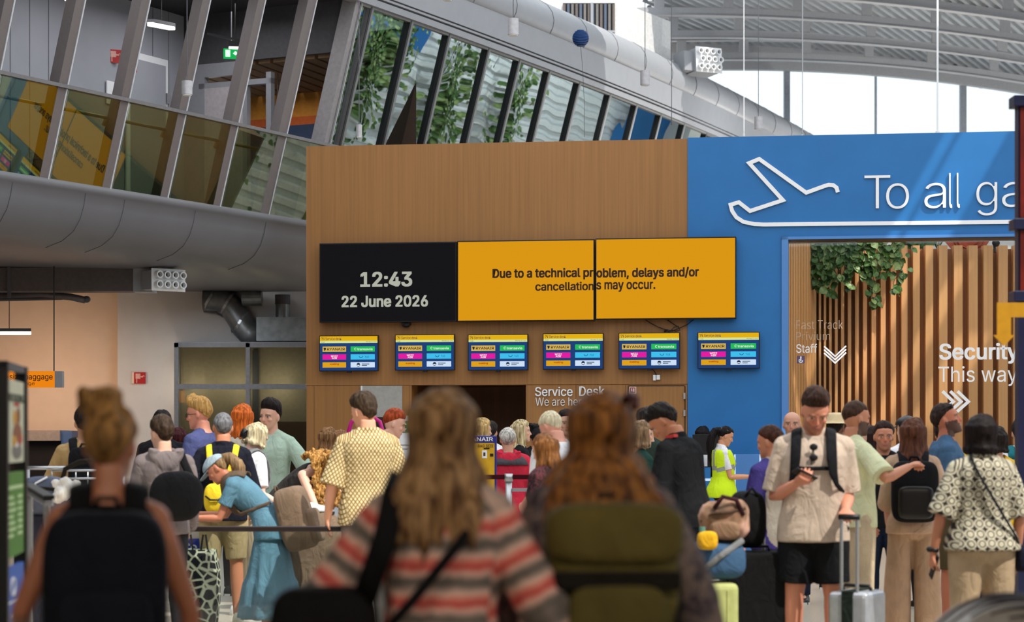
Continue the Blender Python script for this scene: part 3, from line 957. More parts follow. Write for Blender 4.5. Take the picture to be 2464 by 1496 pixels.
for s, x0, x1, y0, y1 in (('T', 2080, 2142, 422, 502), ('o', 2132, 2187, 441, 503), ('a', 2224, 2276, 440, 502), ('l', 2283.5, 2291, 417, 501), ('l', 2302, 2309.5, 416.5, 500.5),
                          ('g', 2349, 2399, 438, 519), ('a', 2411, 2463, 438, 499), ('t', 2470, 2497, 424, 499), ('e', 2502, 2556, 438, 499), ('s', 2562, 2610, 438, 499)):
    a, z0 = Lc(x0, y1); b, z1 = Lc(x1, y0)
    text_into(mb, s, a, b, z0, y=-.012, weight=-.010 if s != 'l' else 0, depth=.024, z1=z1)
mb.build('lettering', m_letw, t)

# glass screens in the portal with white lettering
def gscreen(label, x0, x1):
    t, Lc = wthing('glass_screen', label, 'glass screen', (x0 + x1) / 2, 1322, -0.12)
    u, z = W((x0 + x1) / 2, 1322, -.12); t.location.z = 0
    a, b = Lc(x0, 1322)[0], Lc(x1, 1322)[0]
    MB().box(a, b, 0.0, .012, 0.02, zH - .02).build('pane', g_clear, t)
    MB().box(a, b, -.02, .03, 0.0, .05).build('floor_rail', m_alu, t)
    return t, lambda px, py: (Lc(px, py)[0], Lc(px, py)[1] + z)
m_frost = M('frosted_letters', (196, 176, 156), .6)
t, Lc = gscreen('clear glass screen lettered Fast Track, Privium and Staff with a down arrow', 1898, 2062)
for s, x0, x1, y0, y1, wt, mt in (('Fast Track', 1916, 2028, 770, 792, -.012, m_frost), ('Privium', 1916, 1997, 798, 818, -.012, m_frost), ('Staff', 1916, 1966, 827, 849, .006, m_letw)):
    mb = MB(); a, z0 = Lc(x0, y1); b, z1 = Lc(x1, y0); text_into(mb, s, a, b, z0, y=-.002, weight=wt, depth=.002, z1=z1); mb.build('lettering', mt, t)
def chevrons(mb, Lc, pts3, hw, offs):
    for dx, dy in offs:
        stroke(mb, [(Lc(x + dx, y + dy)[0], -.006, Lc(x + dx, y + dy)[1]) for x, y in pts3], hw, .004)
mb = MB(); chevrons(mb, Lc, [(1983, 833), (2009.5, 857), (2036, 832)], .010, [(0, 0), (0, 8), (0, 16)]); mb.build('arrow', m_letw, t)
mb = MB(); a, z0 = Lc(1918, 874); b, z1 = Lc(1936, 856)
mb.box(a, b, -.003, 0, z0, z1, 0)
cx = (a + b) / 2; rr = (b - a) * .24
stroke(mb, [(cx + rr * math.cos(q), -.006, z0 + rr * 1.5 + rr * math.sin(q)) for q in np.linspace(2.2, 6.6, 14)], .006, .003)
mb.mi[6:] = [1] * (len(mb.mi) - 6); mb.cur = 1
mb.box(cx - .008, cx + .008, -.006, -.003, z0 + rr * 1.2, z0 + rr * 3.2); mb.ball((cx, -.005, z1 - .016), (.011, .002, .011))
mb.build('wheelchair_symbol', [M('symbol_violet', (96, 72, 110), .5), m_letw], t)
t, Lc = gscreen('clear glass screen lettered Security This way with three arrows', 2180, 2640)
for s, x0, x1, y0, y1, wt in (('Security', 2260, 2452, 824, 876, .03), ('This way', 2258, 2448, 880, 929, 0.0)):
    mb = MB(); a, z0 = Lc(x0, y1); b, z1 = Lc(x1, y0); text_into(mb, s, a, b, z0, y=-.002, weight=wt, depth=.002, z1=z1); mb.build('lettering', m_letw, t)
mb = MB(); chevrons(mb, Lc, [(2268, 941), (2294, 966), (2267, 990)], .021, [(0, 0), (18.5, 0), (36, 0)]); mb.build('arrow', m_letw, t)

# CCTV tube on the slat wall
t = thing('security_camera', 'black tube camera poking over the slatted wall', 'camera', P(2396, 590, 32.7))
MB().cyl((-.04, -.18, .02), (.03, .1, .04), .055, 14).build('camera_tube', m_black, t, smooth=True)
MB().cyl((0, 0.05, -.1), (0, .1, .02), .02, 8).build('bracket', m_black, t)

# ---- navy kiosk pillar at the edge with an arrow sign
Yk = 14.0
t = thing('kiosk_pillar', 'navy and dark red kiosk pillar at the right edge', 'pillar', (P(2450, 0, Yk).x + .4, Yk + .05, 0))
zc_ = P(0, 230, Yk).z
hw = .4
mb = MB().box(-hw, hw, -.05, .05, 0, zc_ - .05); mb.build('post', m_navy, t)
k = hw + .032
def zz_(y): return P(0, y, Yk).z
for y0, y1 in ((230, 256), (526, 552), (700, 726)):
    MB().box(-k, k, -.082, .082, zz_(y1), zz_(y0)).build('ledge', m_navy, t, bevel=.004)
for y0, y1 in ((258, 524), (554, 699)):
    MB().box(-hw + .012, hw - .022, -.062, -.05, zz_(y1), zz_(y0)).build('panel', M('kiosk_oxblood', (104, 28, 20), .35, var=.3, scale=6), t)
t = thing('arrow_sign', 'flat yellow arrow sign bending down beside the navy pillar', 'sign', P(2416, 830, Yk - .45))
o0 = t.location
def K(x, y): q = P(x, y, Yk - .45) - o0; return (q.x, q.z)
MB().prism([K(x, y) for x, y in ((2399, 728), (2466, 728), (2466, 763), (2432, 763), (2432, 806), (2441, 806), (2415, 832), (2390, 806), (2399, 806))], -.01, .012).build('arrow_plate', M('arrow_amber', (196, 140, 18), .5), t)
MB().box(K(2450, 750)[0], K(2466, 740)[0], .012, .05, K(0, 755)[1], K(0, 735)[1]).build('bracket', m_navy, t)

# ---- hanging cylinder lamps
def pendant(label, px, y0, y1, w_px, Y, zt=11.5):
    c = P(px, y1, Y); r = w_px / 2 / F * Y; h = (y1 - y0) / F * Y
    t = thing('pendant_lamp', label, 'lamp', c, 0, 'hanging cylinder lamps')
    MB().cyl((0, 0, 0.012), (0, 0, h), r, 24).build('lamp_shade', M('lamp_silver', (186, 184, 188), .4, .3), t, smooth=False)
    MB().cyl((0, 0, 0.0), (0, 0, .012), r * .86, 20).build('diffuser', m_white, t)
    MB().cyl((0, 0, h), (0, 0, zt - c.z), .006, 6).build('cable', m_seam, t)
pendant('silver cylinder lamp hanging in front of the rounded roof edge', 1235, 45, 86, 26, 30)
pendant('silver cylinder lamp hanging in front of the roof edge, below the nozzle box', 1552, 170, 206, 23, 34)
pendant('silver cylinder lamp hanging low over the blue wall', 1825, 281, 312, 20, 39)
pendant('silver cylinder lamp hanging before the balcony posts', 450, 195, 230, 26, 26)
pendant('slim silver lamp hanging in front of the tilted glazing', 864, 300, 331, 14, 28.5)
pendant('silver cylinder lamp just entering at the top of the frame', 1077, -36, 2, 24, 30)
def hang_rod(label, px, y0, y1, Y, r, mat):
    a, b = P(px, y1, Y), P(px, y0, Y)
    t = thing('hanging_cable', label, 'cable', a, 0, 'thin cables hanging from the roof')
    MB().cyl((0, 0, 0), (0, 0, max(10.05, b.z) - a.z), r, 8).build('rod', mat, t)
    MB().cyl((0, 0, 0), (0, 0, .05), r * 2.2, 8).build('end_stop', mat, t)
hang_rod('thick white rod hanging before the clerestory windows', 2256, 20, 322, 39, .018, m_white)
hang_rod('thin white cable hanging left of the blue wall lamp', 1790, 0, 328, 40, .008, m_white)
hang_rod('thin white cable hanging between two clerestory posts', 1931, 0, 324, 40, .008, m_greyl)
hang_rod('thin grey cable right of the low middle lamp', 1616, 100, 300, 37, .006, m_seam)
# striped balloon that drifted to the roof
t = thing('balloon', 'small navy striped balloon stuck under the roof edge, string hanging', 'balloon', P(1397, 112, 35))
r = 20 / F * 35
mb = MB()
mb.ball((0, 0, r), (r * .84, r * .84, r * .84), 24, 16)
for k in range(-5, 6):
    zz = k * r / 5.6; rr = math.sqrt(max(0, r * r - zz * zz))
    mb.cyl((0, 0, r + zz - .008), (0, 0, r + zz + .008), rr, 24)
mb.build('balloon_skin', M('balloon_navy', (12, 62, 124), .5), t)
MB().tube([(0, 0, 0), (.03, 0, -.3), (.06, 0, -.9), (.06, 0, -1.45)], .004, 6).build('string', m_seam, t)

# ---- nozzle boxes (air diffusers)
def nozzle(label, loc, rz, w_, h_, d_, nx, nz, arm=None, rx=0.0):
    t = thing('air_nozzle_unit', label, 'air diffuser', loc, rz); t.rotation_euler = (rx, 0, rz)
    MB().box(-w_ / 2, w_ / 2, 0, d_, 0, h_).build('duct_box', m_greyl, t, bevel=.008)
    MB().box(-w_ / 2 - .02, w_ / 2 + .02, -.02, 0, -.02, h_ + .02).build('face_plate', m_white, t)
    for i in range(nx):
        for j in range(nz):
            x = -w_ / 2 + w_ * (i + .5) / nx + (.04 if nz > 2 and j % 2 else 0) - (.02 if nz > 2 else 0); z = h_ * (j + .5) / nz; r = min(w_ / nx, h_ / nz) * .43
            nm = MB(); N = 14
            rings = []
            for yy, q in ((-.02, r), (-.11, r), (-.11, r * .68), (-.03, r * .6)):
                rings.append([(x + q * math.cos(a), yy, z + q * math.sin(a)) for a in np.linspace(0, 2 * math.pi, N, endpoint=False)])
            nm.loft(rings, cap=False); nm.add([(x + r * .6 * math.cos(a), -.031, z + r * .6 * math.sin(a)) for a in np.linspace(0, 2 * math.pi, N, endpoint=False)], [tuple(range(N))], 1)
            nm.build('nozzle', [m_white, m_black], t)
    return t
t = nozzle('white nozzle box with twelve round outlets under the hall roof', P(1706, 172, 43), R(28), .56, .46, .5, 4, 3, rx=R(-4))
MB().box(-.5, -.28, .1, .5, .02, .4).build('duct_arm', m_greyl, t)
t = nozzle('white nozzle box with eight round outlets under the balcony', P(404, 697, 30.5), R(40), .50, .27, .3, 4, 2)
t = thing('air_duct', 'long dark rectangular duct under the balcony', 'duct', P(180, 702, 30.9))
MB().box(P(-60, 0, 30.9).x - t.location.x, P(326, 0, 30.9).x - t.location.x, -.18, .18, 0, .33).build('duct_run', M('duct_umber', (96, 88, 88), .6, .2), t)
MB().box(P(326, 0, 30.9).x - t.location.x, P(372, 0, 30.9).x - t.location.x, -.19, .19, -.01, .36).build('duct_end', m_greyl, t)
MB().box(P(26, 0, 30.9).x - t.location.x, P(34, 0, 30.9).x - t.location.x, -.22, -.18, -.1, .45).build('hanger', m_greyd, t)
t = thing('ceiling_pipe', 'dark pipe run hanging below the rectangular duct', 'pipe', P(100, 722, 31.2))
q = lambda x, y: tuple(P(x, y, 31.2) - t.location)
MB().tube([q(-40, 712), q(100, 708), q(170, 714), q(205, 722)], .05, 10).build('pipe', M('pipe_grey', (104, 98, 98), .5, .4), t, smooth=True)
MB().tube([q(-40, 722), q(60, 720), q(150, 718)], .02, 8).build('pipe', m_greyd, t)
MB().ball(q(208, 720), (.06, .05, .05)).build('sprinkler_head', m_greyd, t, smooth=True)
# round ventilation ducts above the glazed office
t = thing('ventilation_duct', 'fat galvanised duct with an elbow dropping onto the glazed office', 'duct', P(610, 825, 35.8))
q = lambda x, y, dy=0: tuple(P(x, y, 35.8) - t.location + Vector((0, dy, 0)))
mb = MB(); mb.tube([q(490, 722), q(520, 722), q(540, 724), q(556, 738), q(572, 762), q(586, 786), q(602, 804), q(625, 812)], [.19, .19, .19, .2, .2, .2, .2, .2], 18)
mb.build('elbow_duct', m_steel, t, smooth=True)
for x, y, r in ((505, 722, .2), (548, 730, .205), (580, 775, .212)):
    MB().cyl(q(x - 2, y - 1), q(x + 3, y + 2), r, 18).build('joint_ring', m_alu, t)
MB().cyl(q(585, 716, -.1), q(632, 716, -.1), .14, 18).build('stub_duct', m_steel, t)
MB().tube([q(490, 748), q(520, 752), q(552, 768), q(560, 800)], .02, 8).build('cable_conduit', m_greyd, t)
MB().box(q(622, 0)[0], q(745, 0)[0], -.3, .3, q(0, 822)[2], q(0, 765)[2]).build('plenum', m_steel, t)
MB().cyl(q(680, 766), q(680, 710), .115, 18).build('vertical_duct', m_steel, t)
MB().cyl(q(680, 732), q(680, 709), .125, 18).build('duct_cap', m_greyd, t)

# ---- glazed office under the balcony
YO = 35.4
t = thing('glazed_office', 'grey framed glazed office next to the oak wall', 'office partition', (P(580, 0, YO).x, YO, 0)); t['kind'] = 'structure'
q = lambda x, y: tuple(P(x, y, YO) - t.location)
zt = q(0, 825)[2] ; zm0 = q(0, 936)[2]; zm1 = q(0, 924)[2]; xa_, xb_ = q(420, 0)[0], q(750, 0)[0]
mb = MB().box(xa_, xb_, -.05, .05, zt - .07, zt); mb.box(xa_, xb_, -.045, .045, zm0, zm1); mb.box(xa_, xb_, -.05, .05, 0, .1)
mb.box(xa_, xa_ + .07, -.05, .05, 0, zt); mb.box(q(592, 0)[0], q(602, 0)[0], -.05, .05, 0, zt)
mb.build('frame', M('office_frame', (122, 122, 126), .45), t)
for a, b in ((xa_ + .07, q(592, 0)[0]), (q(602, 0)[0], xb_)):
    for z0, z1 in ((.1, zm0), (zm1, zt - .07)):
        MB().box(a, b, -.006, .006, z0, z1).build('pane', g_part, t)
mb = MB().box(xa_, xb_, .05, 1.0, zt - .02, zt + .02); mb.build('roof_panel', m_grey, t)
mb = MB().box(xa_ + .02, xb_, .56, .575, 0, zt - .02, 0); mb.box(xa_ + 1.0, xa_ + 1.25, .54, .56, 0, 2.0, 1); mb.box(xa_ + 1.5, xb_, .54, .56, 0, 1.8, 2); mb.box(xa_ + 1.2, xa_ + 1.3, .53, .56, 0, zt - .1, 3)
mb.build('inner_wall', [M('office_inner', (170, 156, 132), .8), M('office_orange', (150, 84, 44), .7), M('office_brown', (96, 72, 54), .7), m_greyd], t)

# ---- small signs
def fire_sign(label, c, s, rz):
    t = thing('fire_hose_sign', label, 'sign', c, rz)
    MB().box(-s / 2, s / 2, -.03, 0, 0, s).build('plate', m_red, t)
    mb = MB().box(-.36 * s, .06 * s, -.034, -.03, .42 * s, .88 * s); mb.box(-.30 * s, -.22 * s, -.034, -.03, .08 * s, .45 * s)
    mb.box(.0, .3 * s, -.034, -.03, .55 * s, .66 * s); mb.tube([(.22 * s, -.034, .6 * s), (.34 * s, -.034, .72 * s), (.42 * s, -.034, .62 * s)], .035 * s, 6)
    mb.build('pictogram', M('sign_pink', (226, 170, 160), .5), t)
    MB().box(-s / 2 - .04, -s / 2, -.03, 0, 0, s).build('side_plate', m_cream, t)
fire_sign('red fire hose sign on the white wall under the balcony', P(337, 923, YW - .01), .19, 0)
sI = s_at(276, 6.9, TI + .02, False)
dI = fdir(sI)
fire_sign('red fire hose sign on the upper panelled wall', fp(sI, TI + .02, EYE + (HY - 152) / F * fp(sI, TI, 0).y), .19, math.atan2(dI.y, dI.x) - R(38))
def on_inner(name, label, cat, px, py):
    z = EYE + (HY - py) / F * 30
    for _ in range(10):
        s = s_at(px, z, TI + .02, False); p = fp(s, TI + .02, 0); z = EYE + (HY - py) / F * p.y
    d = fdir(s); t = thing(name, label, cat, fp(s, TI + .02, z), math.atan2(d.y, d.x)); return t
t = on_inner('notice_board', 'white notice panel on the upper wall over a red plate', 'sign', 276, 290)
MB().box(-.2, .2, -.02, 0, .22, .55).build('panel', m_white, t); MB().box(-.14, .14, -.02, 0, 0, .12).build('plate', m_red, t)
t = on_inner('door_3', 'pale grey door', 'door', 352, 460); t['kind'] = 'structure'
MB().box(-.5, .5, -.03, 0, -.3, 2.0).build('door_frame', m_white, t); MB().box(-.42, .42, -.045, -.03, -.3, 1.9).build('door_leaf', m_panelw, t)
MB().box(.43, .5, -.07, -.03, 1.35, 1.5).build('hinge', m_alu, t); MB().box(-.38, -.3, -.055, -.045, 1.7, 1.8).build('door_sticker', m_red, t)
t = thing('exit_sign', 'lit green emergency exit sign under the dark bulkhead', 'sign', P(557, 141, 31.6), R(12))
MB().box(-.115, .115, -.03, .03, 0, .14).build('sign_box', EM('exit_green', (20, 176, 84), 1.0), t)
mb = MB().box(-.09, -.02, -.033, -.03, .02, .12); mb.ball((.055, -.032, .075), (.022, .003, .03)); mb.box(.02, .09, -.033, -.03, .062, .08); mb.build('pictogram', EM('exit_white', (226, 255, 236), 1.1), t)
MB().cyl((0, 0, .14), (0, 0, 7.9 - t.location.z), .008, 6).build('hanger', m_greyd, t)
e_lamp = EM('lamp_white', (255, 250, 240), 3.0)
def tube_light(label, x0, y0, x1, y1, Y, zt=7.9, dY=1.0):
    a, b = P(x0, y0, Y), P(x1, y1, Y + dY); c = (a + b) / 2
    t = thing('linear_lamp', label, 'lamp', c, 0, 'linear ceiling lamps')
    MB().bar(a - c, b - c, .09, .05).build('diffuser', e_lamp, t)
    MB().bar(a - c + Vector((0, 0, .045)), b - c + Vector((0, 0, .045)), .1, .05).build('housing', m_greyd, t)
    MB().cyl((0, 0, .05), (0, 0, max(.1, zt - c.z)), .006, 6).build('cable', m_black, t)
tube_light('linear lamp cut off at the top of the upper wall', 164, -3, 194, 6, 27.6)
tube_light('linear lamp on the upper wall right of the fire hose sign', 362, 58, 414, 68, 30.0)
tube_light('linear lamp inside the upper room near the end post', 665, 147, 696, 151, 33.2)
tube_light('low linear lamp reflected below the blue upper room', 655, 278, 682, 284, 32.6, 7.0, .3)
tube_light('linear lamp at the far left below the ducts', -30, 801, 74, 801, 33.0, 4.0, 0.2)
t = thing('track_lamp', 'black track lamp above the green exit sign', 'lamp', P(566, 117, 31.0), R(10))
MB().box(-.10, .10, -.05, .05, .02, .1).build('housing', m_black, t); MB().box(-.09, .09, -.055, .04, 0, .02).build('diffuser', e_lamp, t)
MB().bar((-.4, 0, .2), (.18, 0, .1), .03, .03).build('track', m_black, t); MB().cyl((0, 0, .1), (0, 0, 7.9 - t.location.z), .005, 6).build('cable', m_black, t)
t = thing('baggage_sign', 'hanging orange sign reading Odd-size baggage', 'sign', P(40, 932, 29.5))
q = lambda x, y: tuple(P(x, y, 29.5) - t.location)
MB().box(q(-80, 0)[0], q(134, 0)[0], -.06, .06, 0, q(0, 893)[2]).build('light_box', EM('sign_orange', (236, 132, 16), 1.0), t)
MB().box(q(134, 0)[0], q(152, 0)[0], -.065, .065, 0, q(0, 893)[2]).build('end_cap', m_grey, t)
mb = MB(); text_into(mb, 'Odd-size baggage', q(-18, 0)[0], q(129, 0)[0], q(0, 917)[2], y=-.061, weight=.012, depth=.002, z1=q(0, 899)[2])
text_into(mb, 'bagage', q(38, 0)[0], q(86, 0)[0], q(0, 929)[2], y=-.061, weight=0, depth=.002, z1=q(0, 918)[2]); mb.build('lettering', m_txtd, t)
MB().cyl(q(130, 893), q(130, 640), .008, 6).build('hanger_rod', m_black, t); MB().cyl(q(-70, 893), q(-70, 640), .008, 6).build('hanger_rod', m_black, t)
# odd-size baggage hatch
t = thing('baggage_hatch', 'dark baggage hatch with a grey lintel in the peach wall', 'hatch', (P(100, 0, 35).x, 35.6, 0))
q = lambda x, y: tuple(P(x, y, 35.6) - t.location)
MB().box(q(-90, 0)[0], q(150, 0)[0], -.2, .6, q(0, 1060)[2], q(0, 1035)[2]).build('lintel', M('hatch_grey', (130, 122, 118), .5), t)
MB().box(q(-90, 0)[0], q(150, 0)[0], -.02, .6, 0, q(0, 1060)[2]).build('dark_infill', M('hatch_black', (14, 12, 14), .8), t)  # solid black block painted as the shade inside the hatch
MB().box(q(150, 0)[0], q(176, 0)[0], -.1, .6, 0, q(0, 1036)[2]).build('side_post', M('hatch_blue', (52, 84, 130), .5), t)

# ---- advertising totem at the left edge
Ya, Yb = 9.0, 9.8
pa, pb = P(8, 0, Ya), P(56, 0, Yb)
t = thing('menu_totem', 'black framed totem with food poster and green menu board', 'totem', (pa.x, Ya, 0))
dv = Vector((pb.x - pa.x, Yb - Ya, 0)); ln = dv.length; t.rotation_euler = (0, 0, math.atan2(dv.y, dv.x))
zt = P(0, 868, Ya).z
MB().box(-.03, .03, -.02, .03, 0, zt).build('post', m_black, t); MB().box(ln - .08, ln + .01, -.02, .03, 0, zt).build('post', m_black, t)
MB().box(-.03, ln, -.015, .02, zt - .03, zt).build('top_bar', m_greyd, t)
def tz(y): return P(0, y, 9.4).z
def board(nm, y0, y1, mat, x0=.04, x1=None):
    x1 = ln - .1 if x1 is None else x1
    mb = MB().box(x0, x1, -.012, .012, tz(y1), tz(y0)); return mb, x0, x1
mb, x0, x1 = board('', 916, 1112, None)
mb.cur = 1
text_into(mb, 'BOOKING', x0 + .06, x1 - .03, tz(968), y=-.014, weight=.02, depth=.001, z1=tz(948), mi=1)
mb.box(x0 + .25, x1 - .2, -.014, -.012, tz(969 + 8), tz(969), 2)
mb.cur = 3
for k, (xx, yy, rx_, rz_, mi) in enumerate(((.3, 1005, .09, .035, 3), (.45, 1000, .09, .04, 4), (.42, 1045, .24, .05, 4), (.5, 1055, .15, .03, 2), (.3, 1060, .12, .03, 3), (.4, 1085, .26, .035, 5), (.35, 1070, .1, .02, 6))):
    mb.ball((x0 + xx * (x1 - x0) / .7, -.012, tz(yy)), (rx_ * .8, .006, rz_), mi=mi)
mb.build('poster', [M('poster_cream', (206, 206, 180), .6), M('poster_green_text', (40, 60, 40), .6), M('poster_red', (186, 54, 40), .6), M('poster_mustard', (206, 150, 50), .6), M('poster_brown', (140, 80, 46), .6), M('poster_plate', (120, 116, 110), .6), m_white], t)
mb, x0, x1 = board('', 1135, 1335, None)
mb.box(x0 + .05, x1 - .05, -.014, -.012, tz(1175), tz(1166), 1)
for k in range(7):
    y = 1190 + k * 15
    mb.box(x0 + .03, x0 + .03 + .2 + .05 * (k % 3), -.014, -.012, tz(y + 8), tz(y), 1); mb.box(x1 - .26, x1 - .08, -.014, -.012, tz(y + 8), tz(y), 1)
mb.build('menu_board', [M('menu_green', (74, 132, 40), .5), M('menu_text', (190, 216, 160), .6)], t)
mb, x0, x1 = board('', 1360, 1530, None)
mb.box(x0, x1, -.014, -.012, tz(1442), tz(1438), 1); mb.tube([(x0 + .2 + .08 * math.cos(a), -.014, tz(1405) + .035 * math.sin(a)) for a in np.linspace(0, 6.283, 16)], .006, 6, mi=1)
mb.box(x0 + .1, x1 - .1, -.014, -.012, tz(1475), tz(1468), 1)
mb.build('lower_board', [M('board_blue', (52, 98, 190), .5), m_letw], t)
# ================================================================== people
def smooth(a, b, x):
    t = np.clip((x - a) / (b - a), 0, 1); return t * t * (3 - 2 * t)
def V3(*a): return np.array(a, float)
def unit(v): v = np.array(v, float); return v / np.linalg.norm(v)

def voxel(mb, size, relax=2, factor=0.5):
    """union of closed pieces as one continuous surface -> (verts, faces)"""
    me = bpy.data.meshes.new('tmp'); me.from_pydata(mb.v, [], mb.f)
    o = bpy.data.objects.new('tmp', me); COL.objects.link(o)
    r = o.modifiers.new('r', 'REMESH'); r.mode = 'VOXEL'; r.voxel_size = size
    if relax:
        s = o.modifiers.new('s', 'SMOOTH'); s.factor = factor; s.iterations = relax
    dg = bpy.context.evaluated_depsgraph_get()
    m2 = bpy.data.meshes.new_from_object(o.evaluated_get(dg))
    n = len(m2.vertices); v = np.empty(n * 3); m2.vertices.foreach_get('co', v)
    f = np.empty(len(m2.polygons) * 4, dtype=np.int32)
    ok = all(p.loop_total == 4 for p in m2.polygons[:5]) if len(m2.polygons) else False
    lp = np.empty(len(m2.loops), dtype=np.int32); m2.loops.foreach_get('vertex_index', lp)
    faces = lp.reshape(-1, 4)
    bpy.data.objects.remove(o); bpy.data.meshes.remove(me); bpy.data.meshes.remove(m2)
    return v.reshape(-1, 3), faces

def quick_mesh(name, v, f, mats, parent, smoothf=True, mi=None, color=None, pat=None):
    me = bpy.data.meshes.new(name)
    me.vertices.add(len(v)); me.vertices.foreach_set('co', np.asarray(v, dtype=np.float32).ravel())
    f = np.asarray(f, dtype=np.int32); nf = len(f)
    me.loops.add(nf * 4); me.loops.foreach_set('vertex_index', f.ravel())
    me.polygons.add(nf); me.polygons.foreach_set('loop_start', np.arange(0, nf * 4, 4, dtype=np.int32))
    if not isinstance(mats, (list, tuple)): mats = [mats]
    for m in mats: me.materials.append(m)
    if mi is not None: me.polygons.foreach_set('material_index', np.asarray(mi, dtype=np.int32))
    me.update(calc_edges=True)
    me.polygons.foreach_set('use_smooth', [smoothf] * nf)
    if color is not None:
        at = me.color_attributes.new('tone', 'FLOAT_COLOR', 'POINT'); at.data.foreach_set('color', np.asarray(color, dtype=np.float32).ravel())
    if pat is not None:
        at = me.attributes.new('pat', 'FLOAT_VECTOR', 'POINT'); at.data.foreach_set('vector', np.asarray(pat, dtype=np.float32).ravel())
    o = bpy.data.objects.new(name, me); COL.objects.link(o)
    if parent is not None: o.parent = parent
    return o

def normals(v, f):
    a, b, c, d = (v[f[:, i]] for i in range(4))
    fnm = np.cross(c - a, d - b); n = np.zeros_like(v)
    for i in range(4): np.add.at(n, f[:, i], fnm)
    return n / (np.linalg.norm(n, axis=1)[:, None] + 1e-12)
_rng = np.random.RandomState(3)
_W1 = [(_rng.randn(3), _rng.rand() * 6.28) for _ in range(40)]
def wob(p, freq, k=0, n=6, stretch=(1, 1, 1)):
    """cheap smooth noise in -1..1"""
    q = p * np.array(stretch) * freq; r = 0
    for i in range(n):
        w_, ph = _W1[(k * 7 + i) % 40]; r = r + np.sin(q @ w_ + ph + 1.7 * np.sin(q @ _W1[(k * 5 + i + 11) % 40][0] * .6))
    return r / n ** .75 * .8

# ---- skin material: tone attribute carries lips, brows, beard
def skin_mat():
    if 'skin' in MATS: return MATS['skin']
    m, nt, b = nodes_of('skin')
    a = nt.nodes.new('ShaderNodeAttribute'); a.attribute_name = 'tone'
    nz = nt.nodes.new('ShaderNodeTexNoise'); nz.inputs['Scale'].default_value = 30
    mx = nt.nodes.new('ShaderNodeMixRGB'); mx.blend_type = 'MULTIPLY'; mx.inputs['Fac'].default_value = 0.12
    nt.links.new(a.outputs['Color'], mx.inputs[1]); nt.links.new(nz.outputs['Color'], mx.inputs[2]); nt.links.new(mx.outputs[0], b.inputs['Base Color'])
    b.inputs['Roughness'].default_value = 0.5; b.inputs['Subsurface Weight'].default_value = 0.0
    MATS['skin'] = m; return m

TORSO = {
 'm': [(-.058, .085, .075, 0), (-.03, .150, .103, -.008), (0, .170, .120, -.014), (.035, .168, .115, -.010), (.075, .156, .105, .0), (.11, .150, .102, .004), (.16, .156, .107, .004),
       (.205, .168, .116, .002), (.25, .176, .114, -.006), (.283, .165, .098, -.014), (.303, .128, .078, -.018), (.318, .084, .066, -.016), (.335, .060, .060, -.010), (.375, .056, .058, .002)],
 'f': [(-.058, .085, .075, 0), (-.03, .155, .105, -.012), (0, .175, .122, -.016), (.035, .166, .114, -.010), (.075, .142, .098, .0), (.11, .126, .090, .004), (.16, .134, .096, .008),
       (.205, .146, .112, .014), (.25, .150, .100, .0), (.283, .142, .086, -.012), (.303, .112, .070, -.016), (.318, .072, .058, -.014), (.335, .050, .052, -.008), (.375, .047, .050, .002)],
}
HEAD = np.array([  # z, half width, front, back
 (.000, .018, .078, -.040), (.006, .030, .088, -.03), (.02, .043, .094, -.005), (.04, .054, .094, .03), (.06, .061, .094, .058), (.085, .067, .093, .078), (.11, .0705, .092, .090),
 (.13, .073, .094, .096), (.15, .075, .096, .099), (.175, .073, .090, .096), (.197, .064, .074, .084), (.214, .048, .052, .062), (.224, .031, .034, .040), (.230, .010, .012, .014)])
def head_ring(z, n, k=1.0):
    w_, yf, yb = (np.interp(z, HEAD[:, 0], HEAD[:, j]) for j in (1, 2, 3))
    cy = (yf - yb) / 2; d = (yf + yb) / 2
    a = np.linspace(0, 2 * math.pi, n, endpoint=False)     # a = 0 is the face, pi the back of the head
    e = 0.86
    c, s = np.cos(a), np.sin(a)
    x = w_ * np.sign(s) * np.abs(s) ** e; y = cy + d * np.sign(c) * np.abs(c) ** e
    return a, np.stack([x * k, cy + (y - cy) * k, np.full(n, z)], 1)

